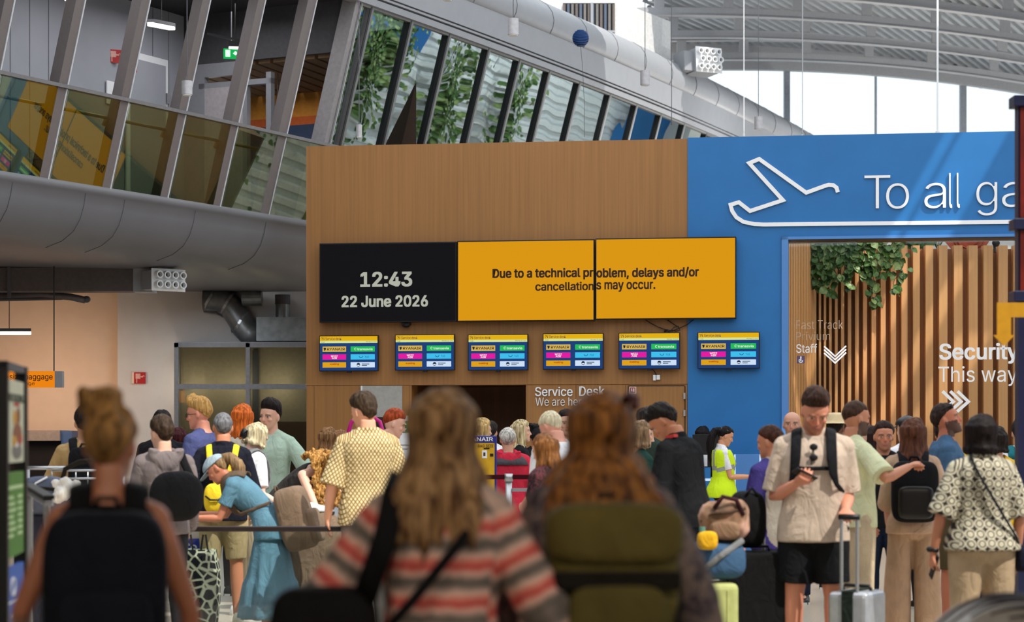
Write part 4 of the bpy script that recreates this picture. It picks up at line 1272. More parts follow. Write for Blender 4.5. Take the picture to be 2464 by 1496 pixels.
class Person:
    def __init__(self, label, px, s, H=1.75, sex='m', head=0, build=1.0, lean=0, side=0, twist=0, hd=(0, 0, 0), La=None, Ra=None, Ll=None, Rl=None,
                 skin=(214, 160, 130), lips=(176, 100, 90), brow=(60, 40, 30), beard=None, beard_amt=.85, vox=.0085, name='person', dx=0.0, z0=0.0, hands=(('rest', None), ('rest', None)), footdir=0.0, Y=None):
        self.H, self.sex, self.k, self.vox, self.bd = H, sex, H / 1.75, vox, build
        Y = Y or F / s
        self.Y = Y
        self.root = thing(name, label, 'person', ((px - HX) / F * Y + dx, Y, z0), R(head))
        self.skin, self.lips, self.brow, self.beard, self.beard_amt = skin, lips, brow, beard, beard_amt
        k = self.k
        # legs
        d0 = [((-.05, .03, -1), (-.02, -.03, -1)), ((.05, .03, -1), (.02, -.03, -1))]
        legs = [Ll or d0[0], Rl or d0[1]]
        hipx = .088 * k * (1.05 if sex == 'f' else 1.0)
        lt, ls = .235 * H, .24 * H
        hips = [V3(-hipx, 0, 0), V3(hipx, 0, 0)]
        self.legs = []
        for h, (a, b) in zip(hips, legs):
            kn = h + unit(a) * lt; an = kn + unit(b) * ls; self.legs.append([h, kn, an])
        low = min(l[2][2] for l in self.legs)
        hz = .045 * H - low
        for l in self.legs:
            for p in l: p[2] += hz
        self.hip = V3(0, 0, hz)
        mid = (self.legs[0][2] + self.legs[1][2]) / 2
        # spine
        self.lean, self.side, self.twist = R(lean), R(side), R(twist)
        # arms
        h_s = .276
        sx = (.168 if sex == 'm' else .146) * k * build ** .5
        c, X, Yv, Z = self.frame(h_s)
        self.sh = [c - X * sx, c + X * sx]
        la, lf = .172 * H, .148 * H
        dA = [((-.16, -.03, -1), (-.06, .16, -1)), ((.16, -.03, -1), (.06, .16, -1))]
        self.arms = []
        self.la, self.lf = la, lf
        for p, (a, b) in zip(self.sh, (La or dA[0], Ra or dA[1])):
            el = p + unit(a) * la; wr = el + unit(b) * lf; self.arms.append([p, el, wr])
        self.hands = hands
        # head
        c, X, Yv, Z = self.frame(.342)
        yaw, pit, rol = (R(x) for x in hd)
        B = np.stack([X, Yv, Z], 1)
        if lean > 25:   # people lift the head when bending
            pass
        Rm = np.array(Matrix.Rotation(yaw, 3, 'Z') @ Matrix.Rotation(-pit, 3, 'X') @ Matrix.Rotation(rol, 3, 'Y'))
        self.Rh = B @ Rm
        self.hk = k * (1.0 if sex == 'm' else .97) * 1.0
        piv = c + Z * .045 * k
        self.hc = piv - self.Rh @ V3(0, .0, .045 * self.hk) + self.Rh @ V3(0, .012 * k, 0)
        self.ft = footdir
        self.k = k
    def frame(self, h):
        """centre and axes of the trunk h*H above the hips"""
        H = self.H; n = 24; p = self.hip.copy()
        sgn = 1 if h >= 0 else -1
        for i in range(n):
            hh = h * (i + .5) / n
            f = float(smooth(-.02, .20, hh)) * .75 + .25 * float(smooth(-.1, .02, hh))
            a = self.lean * f; b = self.side * f
            p = p + np.array((math.sin(b), math.sin(a) * math.cos(b), math.cos(a) * math.cos(b))) * (h * H / n)
        f = float(smooth(-.02, .20, h)) * .75 + .25 * float(smooth(-.1, .02, h))
        a = self.lean * f; b = self.side * f; t = self.twist * float(smooth(0, .25, h))
        Z = np.array((math.sin(b), math.sin(a) * math.cos(b), math.cos(a) * math.cos(b)))
        X0 = np.array((math.cos(t), math.sin(t), 0)); Yv = unit(np.cross(Z, X0)); X = unit(np.cross(Yv, Z))
        return p, X, Yv, Z
    def ring(self, h, hw, hdp, yo, n=28, e=.82):
        c, X, Yv, Z = self.frame(h); k = self.k
        a = np.linspace(0, 2 * math.pi, n, endpoint=False); cs, sn = np.cos(a), np.sin(a)
        x = np.sign(cs) * np.abs(cs) ** e * hw * k * self.bd; y = (np.sign(sn) * np.abs(sn) ** e * hdp * self.bd + yo) * k
        return c[None] + x[:, None] * X + y[:, None] * Yv
    def trunk(self, h0, h1, grow=0.0, hem=0.0, n=18, straight=False, belly=0.0):
        T = np.array(TORSO[self.sex]); out = []
        hs = np.linspace(h0, h1, n)
        for h in hs:
            w_, d, yo = (np.interp(max(h, .005) if straight else h, T[:, 0], T[:, j]) for j in (1, 2, 3))
            g = grow
            if hem: g = grow + hem * float(1 - smooth(h0, h0 + .16, h))
            w0 = w_ + g; d0 = d + g
            if belly: d0 += belly * math.exp(-((h - .09) / .07) ** 2); yo += belly * .5 * math.exp(-((h - .09) / .07) ** 2)
            out.append(self.ring(h, w0, d0, yo))
        return out
    def limb(self, pts, radii, n=14, steps=5):
        """smooth tapered tube through joints; radii: list of (t 0..len-1, r)"""
        P_ = []; Rr = []; m = len(pts) - 1
        ts = np.linspace(0, m, m * steps + 1)
        rt = np.array([r[0] for r in radii]); rv = np.array([r[1] for r in radii])
        for t in ts:
            i = min(int(t), m - 1); f = t - i
            p = pts[i] * (1 - f) + pts[i + 1] * f
            P_.append(Vector(p)); Rr.append(float(np.interp(t, rt, rv)))
        return P_, Rr
    def arm_r(self):
        g = (1.0 if self.sex == 'm' else .84) * self.k * self.bd ** .7
        return [(0, .053 * g), (.3, .052 * g), (.75, .043 * g), (1, .038 * g), (1.25, .041 * g), (1.6, .034 * g), (2, .0255 * g)]
    def leg_r(self):
        g = (1.0 if self.sex == 'm' else 1.0) * self.k * self.bd ** .7
        return [(0, .092 * g), (.3, .085 * g), (.7, .066 * g), (1, .054 * g), (1.3, .056 * g), (1.6, .045 * g), (1.95, .034 * g), (2, .036 * g)]
    def hand_geo(self, mb, i):
        el, wr = self.arms[i][1], self.arms[i][2]
        mode, nrm = self.hands[i]
        d = unit(wr - el); k = self.k * (1 if self.sex == 'm' else .92)
        sgn = -1 if i == 0 else 1
        n = np.array(nrm if nrm is not None else (-sgn, 0, 0), float); n = unit(n - d * n.dot(d))   # palm normal
        s = np.cross(n, d) * (1 if i == 1 else -1)                                                     # towards the thumb
        s = unit(s)
        # thumb side should point forward for hanging arms
        p0 = wr - d * .01
        rings = []
        for t, w_, th in ((0, .026, .022), (.02, .030, .019), (.05, .040, .016), (.08, .043, .014), (.092, .040, .011)):
            c = wr + d * (t * k)
            rings.append([c + s * (w_ * k * math.cos(a)) + n * (th * k * math.sin(a)) for a in np.linspace(0, 2 * math.pi, 12, endpoint=False)])
        mb.loft(rings)
        curl = {'rest': (22, 28, 22), 'grip': (72, 80, 50), 'hold': (48, 50, 30), 'flat': (6, 8, 6), 'point': (55, 60, 40)}[mode]
        for j, (off, L_) in enumerate(((.031, .072), (.0105, .080), (-.0105, .075), (-.031, .060))):
            p = wr + d * (.084 * k) + s * (off * k); dd = d.copy(); pts = [p - d * .02 * k, p]
            cc = curl
            if mode == 'point' and j == 0: cc = (4, 6, 4)
            for a, fr in zip(cc, (.45, .32, .23)):
                an = R(a * (1 + .08 * j)); nn = unit(n - dd * n.dot(dd)); dd = unit(dd * math.cos(an) + nn * math.sin(an)); p = p + dd * (L_ * fr * k); pts.append(p)
            mb.tube([Vector(q) for q in pts], [.0095 * k, .009 * k, .0085 * k, .008 * k, .0065 * k], 8)
        b = wr + d * (.028 * k) + s * (.026 * k)
        dd = unit(d * .75 + s * .75 + n * .25); pts = [b - dd * .012, b, b + dd * .034 * k]
        d2 = unit(d * .95 + s * .15 + n * (.55 if mode != 'flat' else .1)); pts += [pts[-1] + d2 * .03 * k, pts[-1] + d2 * .052 * k]
        mb.tube([Vector(q) for q in pts], [.013 * k, .0125 * k, .0105 * k, .0095 * k, .007 * k], 8)
        self.palm = getattr(self, 'palm', {}); self.palm[i] = (wr + d * .085 * k + n * .022 * k, d, n, s)
    def body(self, name='body'):
        k = self.k; mb = MB()
        mb.loft([[Vector(p) for p in r] for r in self.trunk(-.058, .372, 0.0, n=24)])
        for i in (0, 1):
            sh, el, wr = self.arms[i]
            c = self.frame(.27)[0]
            root = sh * .72 + c * .28
            P_, Rr = self.limb([sh, el, wr], self.arm_r()); 
            mb.tube([Vector(root)] + P_, [Rr[0] * .95] + Rr, 14)
            mb.ball(Vector(sh), Rr[0] * 1.02, 14, 10)
            self.hand_geo(mb, i)
            h, kn, an = self.legs[i]
            P_, Rr = self.limb([h, kn, an], self.leg_r()); mb.tube(P_, Rr, 16)
            mb.ball(Vector(h), Rr[0], 14, 10)
            fd = R(self.ft * (1 if i == 0 else -1)); f = V3(math.sin(-fd), math.cos(fd), 0)
            sh_ = unit(an - kn); f = unit(f - sh_ * min(0.9, max(0, f.dot(sh_))) * 0)
            mb.tube([Vector(an - f * .04 * k + V3(0, 0, -.02 * k)), Vector(an + V3(0, 0, -.03 * k) + f * .03 * k), Vector(an + f * .13 * k + V3(0, 0, -.05 * k)), Vector(an + f * .18 * k + V3(0, 0, -.058 * k))],
                    [.032 * k, .04 * k, .032 * k, .018 * k], 10)
        self.traps(mb, 0.0)
        # neck into skull
        c0 = self.frame(.315)[0]; c1 = self.hc + self.Rh @ V3(0, -.012, .055 * self.hk)
        nr = (.058 if self.sex == 'm' else .048) * k * self.bd ** .4
        mb.tube([Vector(c0), Vector((c0 + c1) / 2), Vector(c1)], [nr * 1.12, nr, nr * 1.02], 16)
        self.head_geo(mb)
        v, f = voxel(mb, self.vox, 2)
        # tone
        hl = (v - self.hc) @ self.Rh / self.hk
        col = np.tile(np.array(rgb(*self.skin)), (len(v), 1))
        ishead = (np.abs(hl[:, 0]) < .1) & (hl[:, 1] > -.12) & (hl[:, 1] < .14) & (hl[:, 2] > -.03) & (hl[:, 2] < .24)
        x, y, z = hl[:, 0], hl[:, 1], hl[:, 2]; ax = np.abs(x)
        front = ishead & (y > .03)
        def mix(mask, c, amt): 
            col[mask, :3] = col[mask, :3] * (1 - amt) + np.array(rgb(*c)[:3]) * amt
        mix(ishead & (y > .05) & (z > .075) & (z < .10) & (ax < .05), tuple(min(255, q + d) for q, d in zip(self.skin, (6, -14, -12))), .6)
        if self.beard:
            lim = .066 + .035 * smooth(.02, .07, ax)
            mix(ishead & (y > -.012) & (z < lim) & (z > -.02) & ~((z > .044) & (z < .06) & (ax < .024)), self.beard, self.beard_amt)
        mix(front & (y > .07) & (z > .043) & (z < .061) & (ax < .025), self.lips, .8)
        e = ((ax - .033) / .016) ** 2 + ((z - .119) / .0075) ** 2
        mix(front & (y > .06) & (e < 1), (216, 200, 188), .5)
        mix(front & (y > .06) & (((ax - .033) / .0075) ** 2 + ((z - .119) / .0075) ** 2 < 1), (52, 38, 32), .8)
        mix(front & (y > .06) & (np.abs(z - .1265) < .0035) & (np.abs(ax - .033) < .018), (70, 48, 40), .55)
        mix(front & (y > .055) & (np.abs(z - .139 + .12 * np.abs(ax - .034) ) < .0055) & (ax > .012) & (ax < .056), self.brow, .6)
        self.bodyobj = quick_mesh(name, v, f, skin_mat(), self.root, color=col)
        return self
    def traps(self, mb, g):
        c, X, Yv, Z = self.frame(.322); k = self.k
        for sh in self.sh:
            a = c * .82 + sh * .18 - Yv * .012 * k; b = sh + Z * .004 * k
            mb.tube([Vector(a), Vector((a + b) / 2 - Z * .004 * k), Vector(b)], [(.048 + g) * k, (.046 + g) * k, (.046 + g) * k], 12)
    def head_geo(self, mb):
        hk = self.hk; Rh = self.Rh; c = self.hc
        def T(p): return Vector(c + Rh @ (np.array(p) * hk))
        zs = [.0, .006, .02, .04, .06, .085, .11, .122, .135, .15, .175, .197, .214, .224, .230]
        rings = []
        for z in zs:
            a, r = head_ring(z, 28)
            if .105 < z < .128:      # eye sockets
                r[:, 1] -= .009 * np.exp(-((np.abs(r[:, 0]) - .034) / .014) ** 2) * (r[:, 1] > .04)
            rings.append([T(p) for p in r])
        mb.loft(rings)
        # nose, brow, lips, chin, ears
        mb.loft([[T((x_ * w_, y_ + d_ * q, z_)) for x_, q in ((-1, -1), (-.5, .4), (0, 1), (.5, .4), (1, -1))] for z_, w_, y_, d_ in ((.132, .009, .092, .008), (.112, .011, .096, .013), (.094, .016, .099, .022), (.082, .019, .098, .024), (.074, .012, .094, .010))], cap=True)
        for s in (-1, 1):
            mb.tube([T((s * .010, .092, .134)), T((s * .034, .090, .141)), T((s * .056, .074, .134))], [.007 * hk, .008 * hk, .006 * hk], 8)
            mb.ball(T((s * .033, .080, .118)), .0135 * hk, 10, 8)
            mb.ball(T((s * .041, .072, .093)), (.020 * hk, .016 * hk, .018 * hk), 10, 8)
            rot = Matrix(Rh.tolist()) @ Matrix.Rotation(R(s * 18), 3, 'Z')
            mb.ball(T((s * .077, -.006, .108)), (.009 * hk, .019 * hk, .031 * hk), 12, 8, rot=rot)
        mr = Matrix(Rh.tolist())
        mb.ball(T((0, .090, .0555)), (.024 * hk, .0105 * hk, .006 * hk), 12, 8, rot=mr)
        mb.ball(T((0, .089, .0465)), (.021 * hk, .0105 * hk, .0065 * hk), 12, 8, rot=mr)
        mb.ball(T((0, .080, .016)), (.024 * hk, .018 * hk, .016 * hk), 12, 8, rot=mr)
    # ---------------------------------------------------------------- hair
    def hair(self, color, style='short', th=.019, top=.034, front=.189, side=.128, back=.055, amp=.006, freq=46, L_=.35, dark=.45, n_locks=26, quiff=0.0, name='hair', curly=False, light=None, spread=1.0):
        hk = self.hk; Rh = self.Rh; c = self.hc
        rs = np.random.RandomState(abs(hash(self.root['label'])) % 100000 if False else sum(map(ord, self.root['label'])))
        n, m = 92, 56
        zs = np.concatenate([np.linspace(.01, .2, m - 8), np.linspace(.2, .2299, 9)[1:]])
        V_ = []
        for z in zs:
            a, r = head_ring(z, n)
            aa = np.minimum(a, 2 * math.pi - a)
            hl = np.interp(np.degrees(aa), [0, 30, 55, 75, 95, 112, 130, 180], [front, front - .002, front - .008, side + .032, side, side - .02, back + .025, back])
            g = smooth(-.004, .034, z - hl) ** .75
            t = th + (top - th) * smooth(.15, .225, z) + quiff * smooth(70, 10, np.degrees(aa)) * smooth(.17, .21, z)
            fade = .55 + .45 * smooth(.0, .06, z - hl)
            cen = np.array((0, .0 , 0)); ctr = np.array((0, 0.0, z)); 
            rad = r - np.array((0, -.004, min(z, .135) if z < .135 else .135)); rad[:, 2] *= 1.1
            dirn = rad / (np.linalg.norm(rad, axis=1)[:, None] + 1e-6)
            off = np.where(g > 0, t * fade * g, 0) - .017 * (1 - smooth(-.008, .004, z - hl))
            p = r + dirn * off[:, None]
            if z > .13:                       # rounder crown than the skull rings give
                cc_ = np.array((0, -.004, .13)); dv = p - cc_; dv /= np.linalg.norm(dv, axis=1)[:, None]
                tt = t * np.ones(n); ra = .072 + tt * .9; rb = .094 + tt * .9; rc = .098 + tt * .95
                er = 1 / np.sqrt((dv[:, 0] / ra) ** 2 + (dv[:, 1] / rb) ** 2 + (dv[:, 2] / rc) ** 2)
                wt = (float(smooth(.135, .19, z)) * .85 * g)[:, None]
                p = p * (1 - wt) + (cc_ + dv * er[:, None]) * wt
            V_.append(p)
        V_ = np.concatenate(V_); 
        d_ = V_.copy(); d_[:, 2] -= .12; d_ /= np.linalg.norm(d_, axis=1)[:, None]
        st = (1, 1, .35) if not curly else (1, 1, 1)
        fl_ = np.concatenate([np.full(n, float(smooth(.02, .08, z))) for z in zs])
        ridg = 1 - np.abs(wob(V_, freq * 1.6, 6, stretch=(1, 1, .3) if not curly else (1, 1, 1)))
        V_ = V_ + d_ * ((amp * wob(V_, freq, int(rs.randint(5)), stretch=st) + amp * .9 * (ridg - .5) + amp * .45 * wob(V_, freq * 4.1, 2, stretch=st)) * (.4 + .6 * fl_))[:, None]
        F_ = []
        mm = len(zs)
        for i in range(mm - 1):
            for j in range(n):
                k = (j + 1) % n; F_.append((i * n + j, i * n + k, (i + 1) * n + k, (i + 1) * n + j))
        W_ = c + (V_ * hk) @ Rh.T
        mat = self.hair_mat(color, dark, light)
        if style == 'short':
            top_c = len(W_); W_ = np.vstack([W_, W_[-n:].mean(0)]); 
            for j in range(0, n, 2):
                F_.append(((mm - 1) * n + j, (mm - 1) * n + j + 1, (mm - 1) * n + (j + 2) % n, top_c))
            o = quick_mesh(name, W_, np.array(F_), mat, self.root)
            return self
        mb = MB(); mb.add([Vector(p) for p in W_], [tuple(f) for f in F_]); mb.f.append(tuple(range((mm - 1) * n, mm * n))); mb.mi.append(0); mb.sm.append(False)
        mb.f.append(tuple(range(n - 1, -1, -1))); mb.mi.append(0); mb.sm.append(False)
        def T(p): return Vector(c + Rh @ (np.array(p) * hk))
        Zup = V3(0, 0, 1)
        if style in ('long', 'bob', 'curly'):
            for i in range(n_locks):
                a_lo = 75 if not curly else 25
                ph = R(a_lo) + (R(360 - a_lo) - R(a_lo)) * (i + .5) / n_locks + rs.randn() * .05
                a0 = min(ph, 2 * math.pi - ph); sx = math.sin(ph); cy = math.cos(ph)
                pts = []
                for z in (.205, .17, .13, .09, .05):
                    _, r = head_ring(max(z, .09), 64); j = int(ph / (2 * math.pi) * 64) % 64; q = r[j].copy(); q[2] = z
                    q[:2] *= 1.0 + .16 * (1 if z < .19 else .6); pts.append(np.array(T(q)))
                p = pts[-1]; L2 = L_ * hk / 1.0 * (1 + .12 * rs.randn() * (1 if style != 'bob' else .3))
                nseg = max(2, int(L2 / (.06 if not curly else .014))) if style != 'bob' else 2
                ph0 = rs.rand() * 6.28
                out = Rh @ V3(sx, cy * .9, 0)
                for q in range(1, nseg + 1):
                    f = q / nseg
                    back_push = 0
                    pp = p + V3(0, 0, -1) * L2 * f + out * (.02 * spread * math.sin(f * 2.2) + .04 * (spread - 1) * f) + V3(0, 0, 0)
                    # stay outside the back
                    loc = pp - self.frame(.25)[0]
                    if a0 > R(100) and pp[2] < self.frame(.315)[0][2]:
                        cfr, X, Yv, Z = self.frame(.25); dd = (pp - cfr).dot(Yv)
                        need = -(.115 + .02 * rs.rand()) * self.k
                        if dd > need: pp = pp + Yv * (need - dd) * smooth(0, .09, cfr[2] + .07 - pp[2] + .05)
                    if curly: pp = pp + out * (.03 + .05 * rs.rand() * .3) * spread + np.array((math.cos(ph0 + q * .95), math.sin(ph0 + q * .95), 0)) * .017 + np.array((sx * .0, 0, 0))
                    else: pp = pp + rs.randn(3) * .004
                    pts.append(pp)
                r0 = ((.019 + .006 * rs.rand()) if not curly else .0115) * hk
                rad = [r0 * .6, r0, r0, r0 * 1.05] + [r0 * 1.1] * (len(pts) - 6) + [r0 * .85, r0 * .3]
                mb.tube([Vector(q) for q in pts], rad[:len(pts)], 8)
        if style == 'bun':
            mb.ball(T((-.030, -.03, .250)), (.070 * hk, .062 * hk, .050 * hk), 16, 12)
            for q in range(14):
                a = q * 2.4; r_ = .035 + .018 * rs.rand(); mb.ball(T((-.030 + r_ * math.cos(a), -.03 + r_ * math.sin(a), .252 + .03 * rs.rand())), (.018 + .012 * rs.rand()) * hk, 10, 8)
        if style == 'pony':
            p0 = np.array(T((0, -.10, .165))); pts = [p0 + Rh @ V3(0, .03, 0), p0, p0 + Rh @ V3(0, -.045, -.03), p0 + Rh @ V3(0, -.055, -.12)]
            nq = 6
            for q in range(1, nq + 1): pts.append(pts[3] + V3(0, 0, -1) * L_ * q / nq + Rh @ V3(0, -.02, 0) * math.sin(q) )
            mb.tube([Vector(q) for q in pts], [.03, .032, .042, .05] + [.05 - .03 * (q / nq) ** 2 for q in range(1, nq + 1)], 12)
        v, f = voxel(mb, .0075 if style != 'long' else .009, 1)
        nn = normals(v, f)
        v = v + nn * (amp * 1.1 * wob(v, 42 if not curly else 55, 1, stretch=(1, 1, .12 if not curly else .9)) + amp * wob(v, 95, 4, stretch=(1, 1, .1 if not curly else .8)) + amp * .6 * wob(v, 190, 2, stretch=(1, 1, .06 if not curly else .7)))[:, None]
        quick_mesh(name, v, f, mat, self.root)
        return self
    def hair_mat(self, c, dark=.45, light=None):
        nm = 'hair_%d_%d_%d_%d' % (c + (int(dark * 100),)) + ('' if light is None else '_%d' % light[0])
        if nm in MATS: return MATS[nm]
        m, nt, b = nodes_of(nm); col = rgb(*c)
        tc = nt.nodes.new('ShaderNodeTexCoord'); mp = nt.nodes.new('ShaderNodeMapping'); mp.inputs['Scale'].default_value = (60, 60, 7)
        nt.links.new(tc.outputs['Object'], mp.inputs['Vector'])
        nz = nt.nodes.new('ShaderNodeTexNoise'); nz.inputs['Scale'].default_value = 1; nz.inputs['Detail'].default_value = 5; nt.links.new(mp.outputs[0], nz.inputs['Vector'])
        rp = nt.nodes.new('ShaderNodeValToRGB'); rp.color_ramp.elements[0].position = .36; rp.color_ramp.elements[1].position = .66
        rp.color_ramp.elements[0].color = tuple(x * dark for x in col[:3]) + (1,)
        rp.color_ramp.elements[1].color = rgb(*light) if light else tuple(min(1, x * 1.25) for x in col[:3]) + (1,)
        nt.links.new(nz.outputs['Fac'], rp.inputs['Fac']); nt.links.new(rp.outputs['Color'], b.inputs['Base Color'])
        b.inputs['Roughness'].default_value = .55; b.inputs['Specular IOR Level'].default_value = .14
        bp = nt.nodes.new('ShaderNodeBump'); bp.inputs['Strength'].default_value = .8; bp.inputs['Distance'].default_value = .008
        nt.links.new(nz.outputs['Fac'], bp.inputs['Height']); nt.links.new(bp.outputs['Normal'], b.inputs['Normal'])
        MATS[nm] = m; return m
    # ---------------------------------------------------------------- clothes
    def arm_seg(self, v):
        """per vertex: which arm (or -1) and the distance along it"""
        best = np.full(len(v), 1e9); idx = np.full(len(v), -1); al = np.zeros(len(v))
        T = self.frame(.2)
        for i in (0, 1):
            run = 0
            for a, b in ((self.arms[i][0], self.arms[i][1]), (self.arms[i][1], self.arms[i][2])):
                d = b - a; L = np.linalg.norm(d); t = np.clip(((v - a) @ d) / L ** 2, 0, 1)
                dist = np.linalg.norm(v - (a + t[:, None] * d), axis=1)
                m = dist < best; best[m] = dist[m]; idx[m] = i; al[m] = run + t[m] * L; run += L
        # trunk test
        c0 = self.frame(.0)[0]; c1 = self.frame(.29)[0]; d = c1 - c0; L = np.linalg.norm(d)
        t = np.clip(((v - c0) @ d) / L ** 2, -.5, 1.1); rel = v - (c0 + t[:, None] * d)
        X = T[1]; lat = np.abs(rel @ X)
        hw = np.interp(t * .29, np.array(TORSO[self.sex])[:, 0], np.array(TORSO[self.sex])[:, 1]) * self.k * self.bd
        tor = (lat < hw * .93 + .012) & (best > .0)
        inarm = ~tor | (al > .12 * self.k) & (best < .085) & (lat > hw * .98)
        idx[~inarm] = -1
        return idx, al
    def pat(self, v):
        idx, al = self.arm_seg(v)
        c, X, Yv, Z = self.frame(.1)
        p = np.stack([(v - c) @ X, (v - c) @ Yv, v[:, 2]], 1)
        for i in (0, 1):
            m = idx == i
            if not m.any(): continue
            sh, el, wr = self.arms[i]; d = unit(el - sh)
            a1 = unit(np.cross(d, (0, 1, 0))) if abs(d[1]) < .9 else V3(1, 0, 0); a2 = np.cross(d, a1)
            p[m, 0] = (v[m] - sh) @ a1 + (2 + i); p[m, 1] = (v[m] - sh) @ a2; p[m, 2] = sh[2] - al[m]
        return p
    def shirt(self, mat, name='shirt', hem=-.03, top=.318, grow=.016, flare=.012, sleeve=.55, sgrow=.016, sflare=.012, folds=.007, vox=None, sleeve_mat=None, collar=False, neck=None, belly=0.0, loose=0.0, hood=None, extra=None):
        k = self.k; mb = MB()
        mb.loft([[Vector(p) for p in r] for r in self.trunk(hem, top, grow + loose, flare, n=22, belly=belly, straight=True)])
        if sleeve > 0:
            for i in (0, 1):
                sh, el, wr = self.arms[i]
                t_end = sleeve * 2 if sleeve > .5 else sleeve * 2
                P_, Rr = self.limb([sh, el, wr], self.arm_r(), steps=10)
                q = int(round(t_end * 10)); q = max(2, min(q, len(P_) - 1))
                P_ = P_[:q + 1]; Rr = [r + (sgrow + sflare * (j / q) ** 1.5) * k for j, r in enumerate(Rr[:q + 1])]
                c = self.frame(.272)[0]; root = sh * .6 + c * .4
                mb.tube([Vector(root)] + P_, [Rr[0] * .95] + Rr, 16)
                mb.ball(Vector(sh), Rr[0] * 1.0, 14, 10)
        if sleeve > 0 or top > .31: self.traps(mb, grow * .8)
        if collar:
            c, X, Yv, Z = self.frame(.322)
            r0 = (.074 if self.sex == 'm' else .062) * k
            mb.loft([[Vector(c + X * (r * math.cos(a)) + Yv * (r * .95 * math.sin(a) - .012) + Z * (dz + .014 * (-math.sin(a)))) for a in np.linspace(0, 2 * math.pi, 20, endpoint=False)] for dz, r in ((-.03, r0 * 1.12), (.0, r0 * 1.08), (.03, r0 * .98))])
        if hood:
            c, X, Yv, Z = self.frame(.312)
            mb.tube([Vector(c + X * (.10 * math.cos(a)) * k + Yv * (-.085 - .02 * abs(math.sin(a))) * k + Z * (.02 - .085 * math.sin(a)) * k) for a in np.linspace(-.35, math.pi + .35, 14)], .042 * k, 10)
            mb.ball(Vector(c - Yv * .115 * k - Z * .045 * k), (.10 * k, .045 * k, .085 * k), 14, 10)
        if extra: extra(self, mb)
        v, f = voxel(mb, vox or max(.008, self.vox), 2)
        nn = normals(v, f); rs = sum(map(ord, self.root['label'])) % 13
        if folds:
            zz = wob(v, 13, rs, stretch=(1, 1, .55)) * .6 + wob(v, 30, rs + 1, stretch=(.9, .9, .7)) * .35
            v = v + nn * (folds * zz)[:, None]
        pt = self.pat(v); mi = None; mats = [mat]
        if sleeve_mat is not None:
            idx, al = self.arm_seg(v); mats = [mat, sleeve_mat]; mi = (idx[f] >= 0).sum(1) >= 2; mi = mi.astype(int)
        quick_mesh(name, v, f, mats, self.root, mi=mi, pat=pt)
        return self
    def trousers(self, mat, name='trousers', waist=.085, length=1.95, grow=.012, leg=.014, flare=0.0, folds=.006, straight=None):
        k = self.k; mb = MB()
        mb.loft([[Vector(p) for p in r] for r in self.trunk(-.058, waist, grow, n=12)])
        for i in (0, 1):
            h, kn, an = self.legs[i]
            P_, Rr = self.limb([h, kn, an], self.leg_r(), steps=10)
            q = int(round(length * 10)); q = max(2, min(20, q)); P_ = P_[:q + 1]; Rr = Rr[:q + 1]
            if straight: Rr = [max(r + leg * k, straight * k * (1 + flare * j / q)) for j, r in enumerate(Rr)]
            else: Rr = [r + (leg + flare * (j / q) ** 2) * k for j, r in enumerate(Rr)]
            mb.tube(P_, Rr, 18); mb.ball(Vector(h), Rr[0], 14, 10)
        v, f = voxel(mb, max(.009, self.vox), 2)
        nn = normals(v, f); zz = wob(v, 16, 3, stretch=(1, 1, .4)); v = v + nn * (folds * zz)[:, None]
        quick_mesh(name, v, f, mat, self.root, pat=self.pat(v))
        return self
    def skirt(self, mat, name='skirt', waist=.11, drop=.42, w1=.30, folds=.014, grow=.015, tier=None):
        c0 = self.frame(waist)[0]; k = self.k; mb = MB(); n = 64
        T = np.array(TORSO[self.sex]); rings = []
        a = np.linspace(0, 2 * math.pi, n, endpoint=False)
        zb = drop; m = 22
        for q in range(m + 1):
            t = q / m; h = waist - (waist + .03) * min(1, t / .25) if t < .25 else -.03
            if t < .25:
                w_, d = (np.interp(h, T[:, 0], T[:, j]) for j in (1, 2)); c = self.frame(h)[0]
            else:
                f = (t - .25) / .75; c = np.array(self.frame(-.03)[0]); zt = c[2]; c[2] = zt + (zb - zt) * f
                w_, d = .16 + (w1 - .16) * f ** .8, .115 + (w1 * .85 - .115) * f ** .8
            fo = folds * smooth(.2, 1, t) * np.sin(a * 9 + 1.3 * np.sin(a * 2))
            if tier and t > tier: fo = fo + .02 * smooth(tier, tier + .08, t) + .007 * np.sin(a * 23)
            rings.append([Vector(c + V3((w_ + grow + fo_) * k * math.cos(q_), (d + grow + fo_) * k * math.sin(q_), 0)) for q_, fo_ in zip(a, fo)])
        mb.loft(rings); o = mb.build(name, mat, self.root, smooth=True); return self
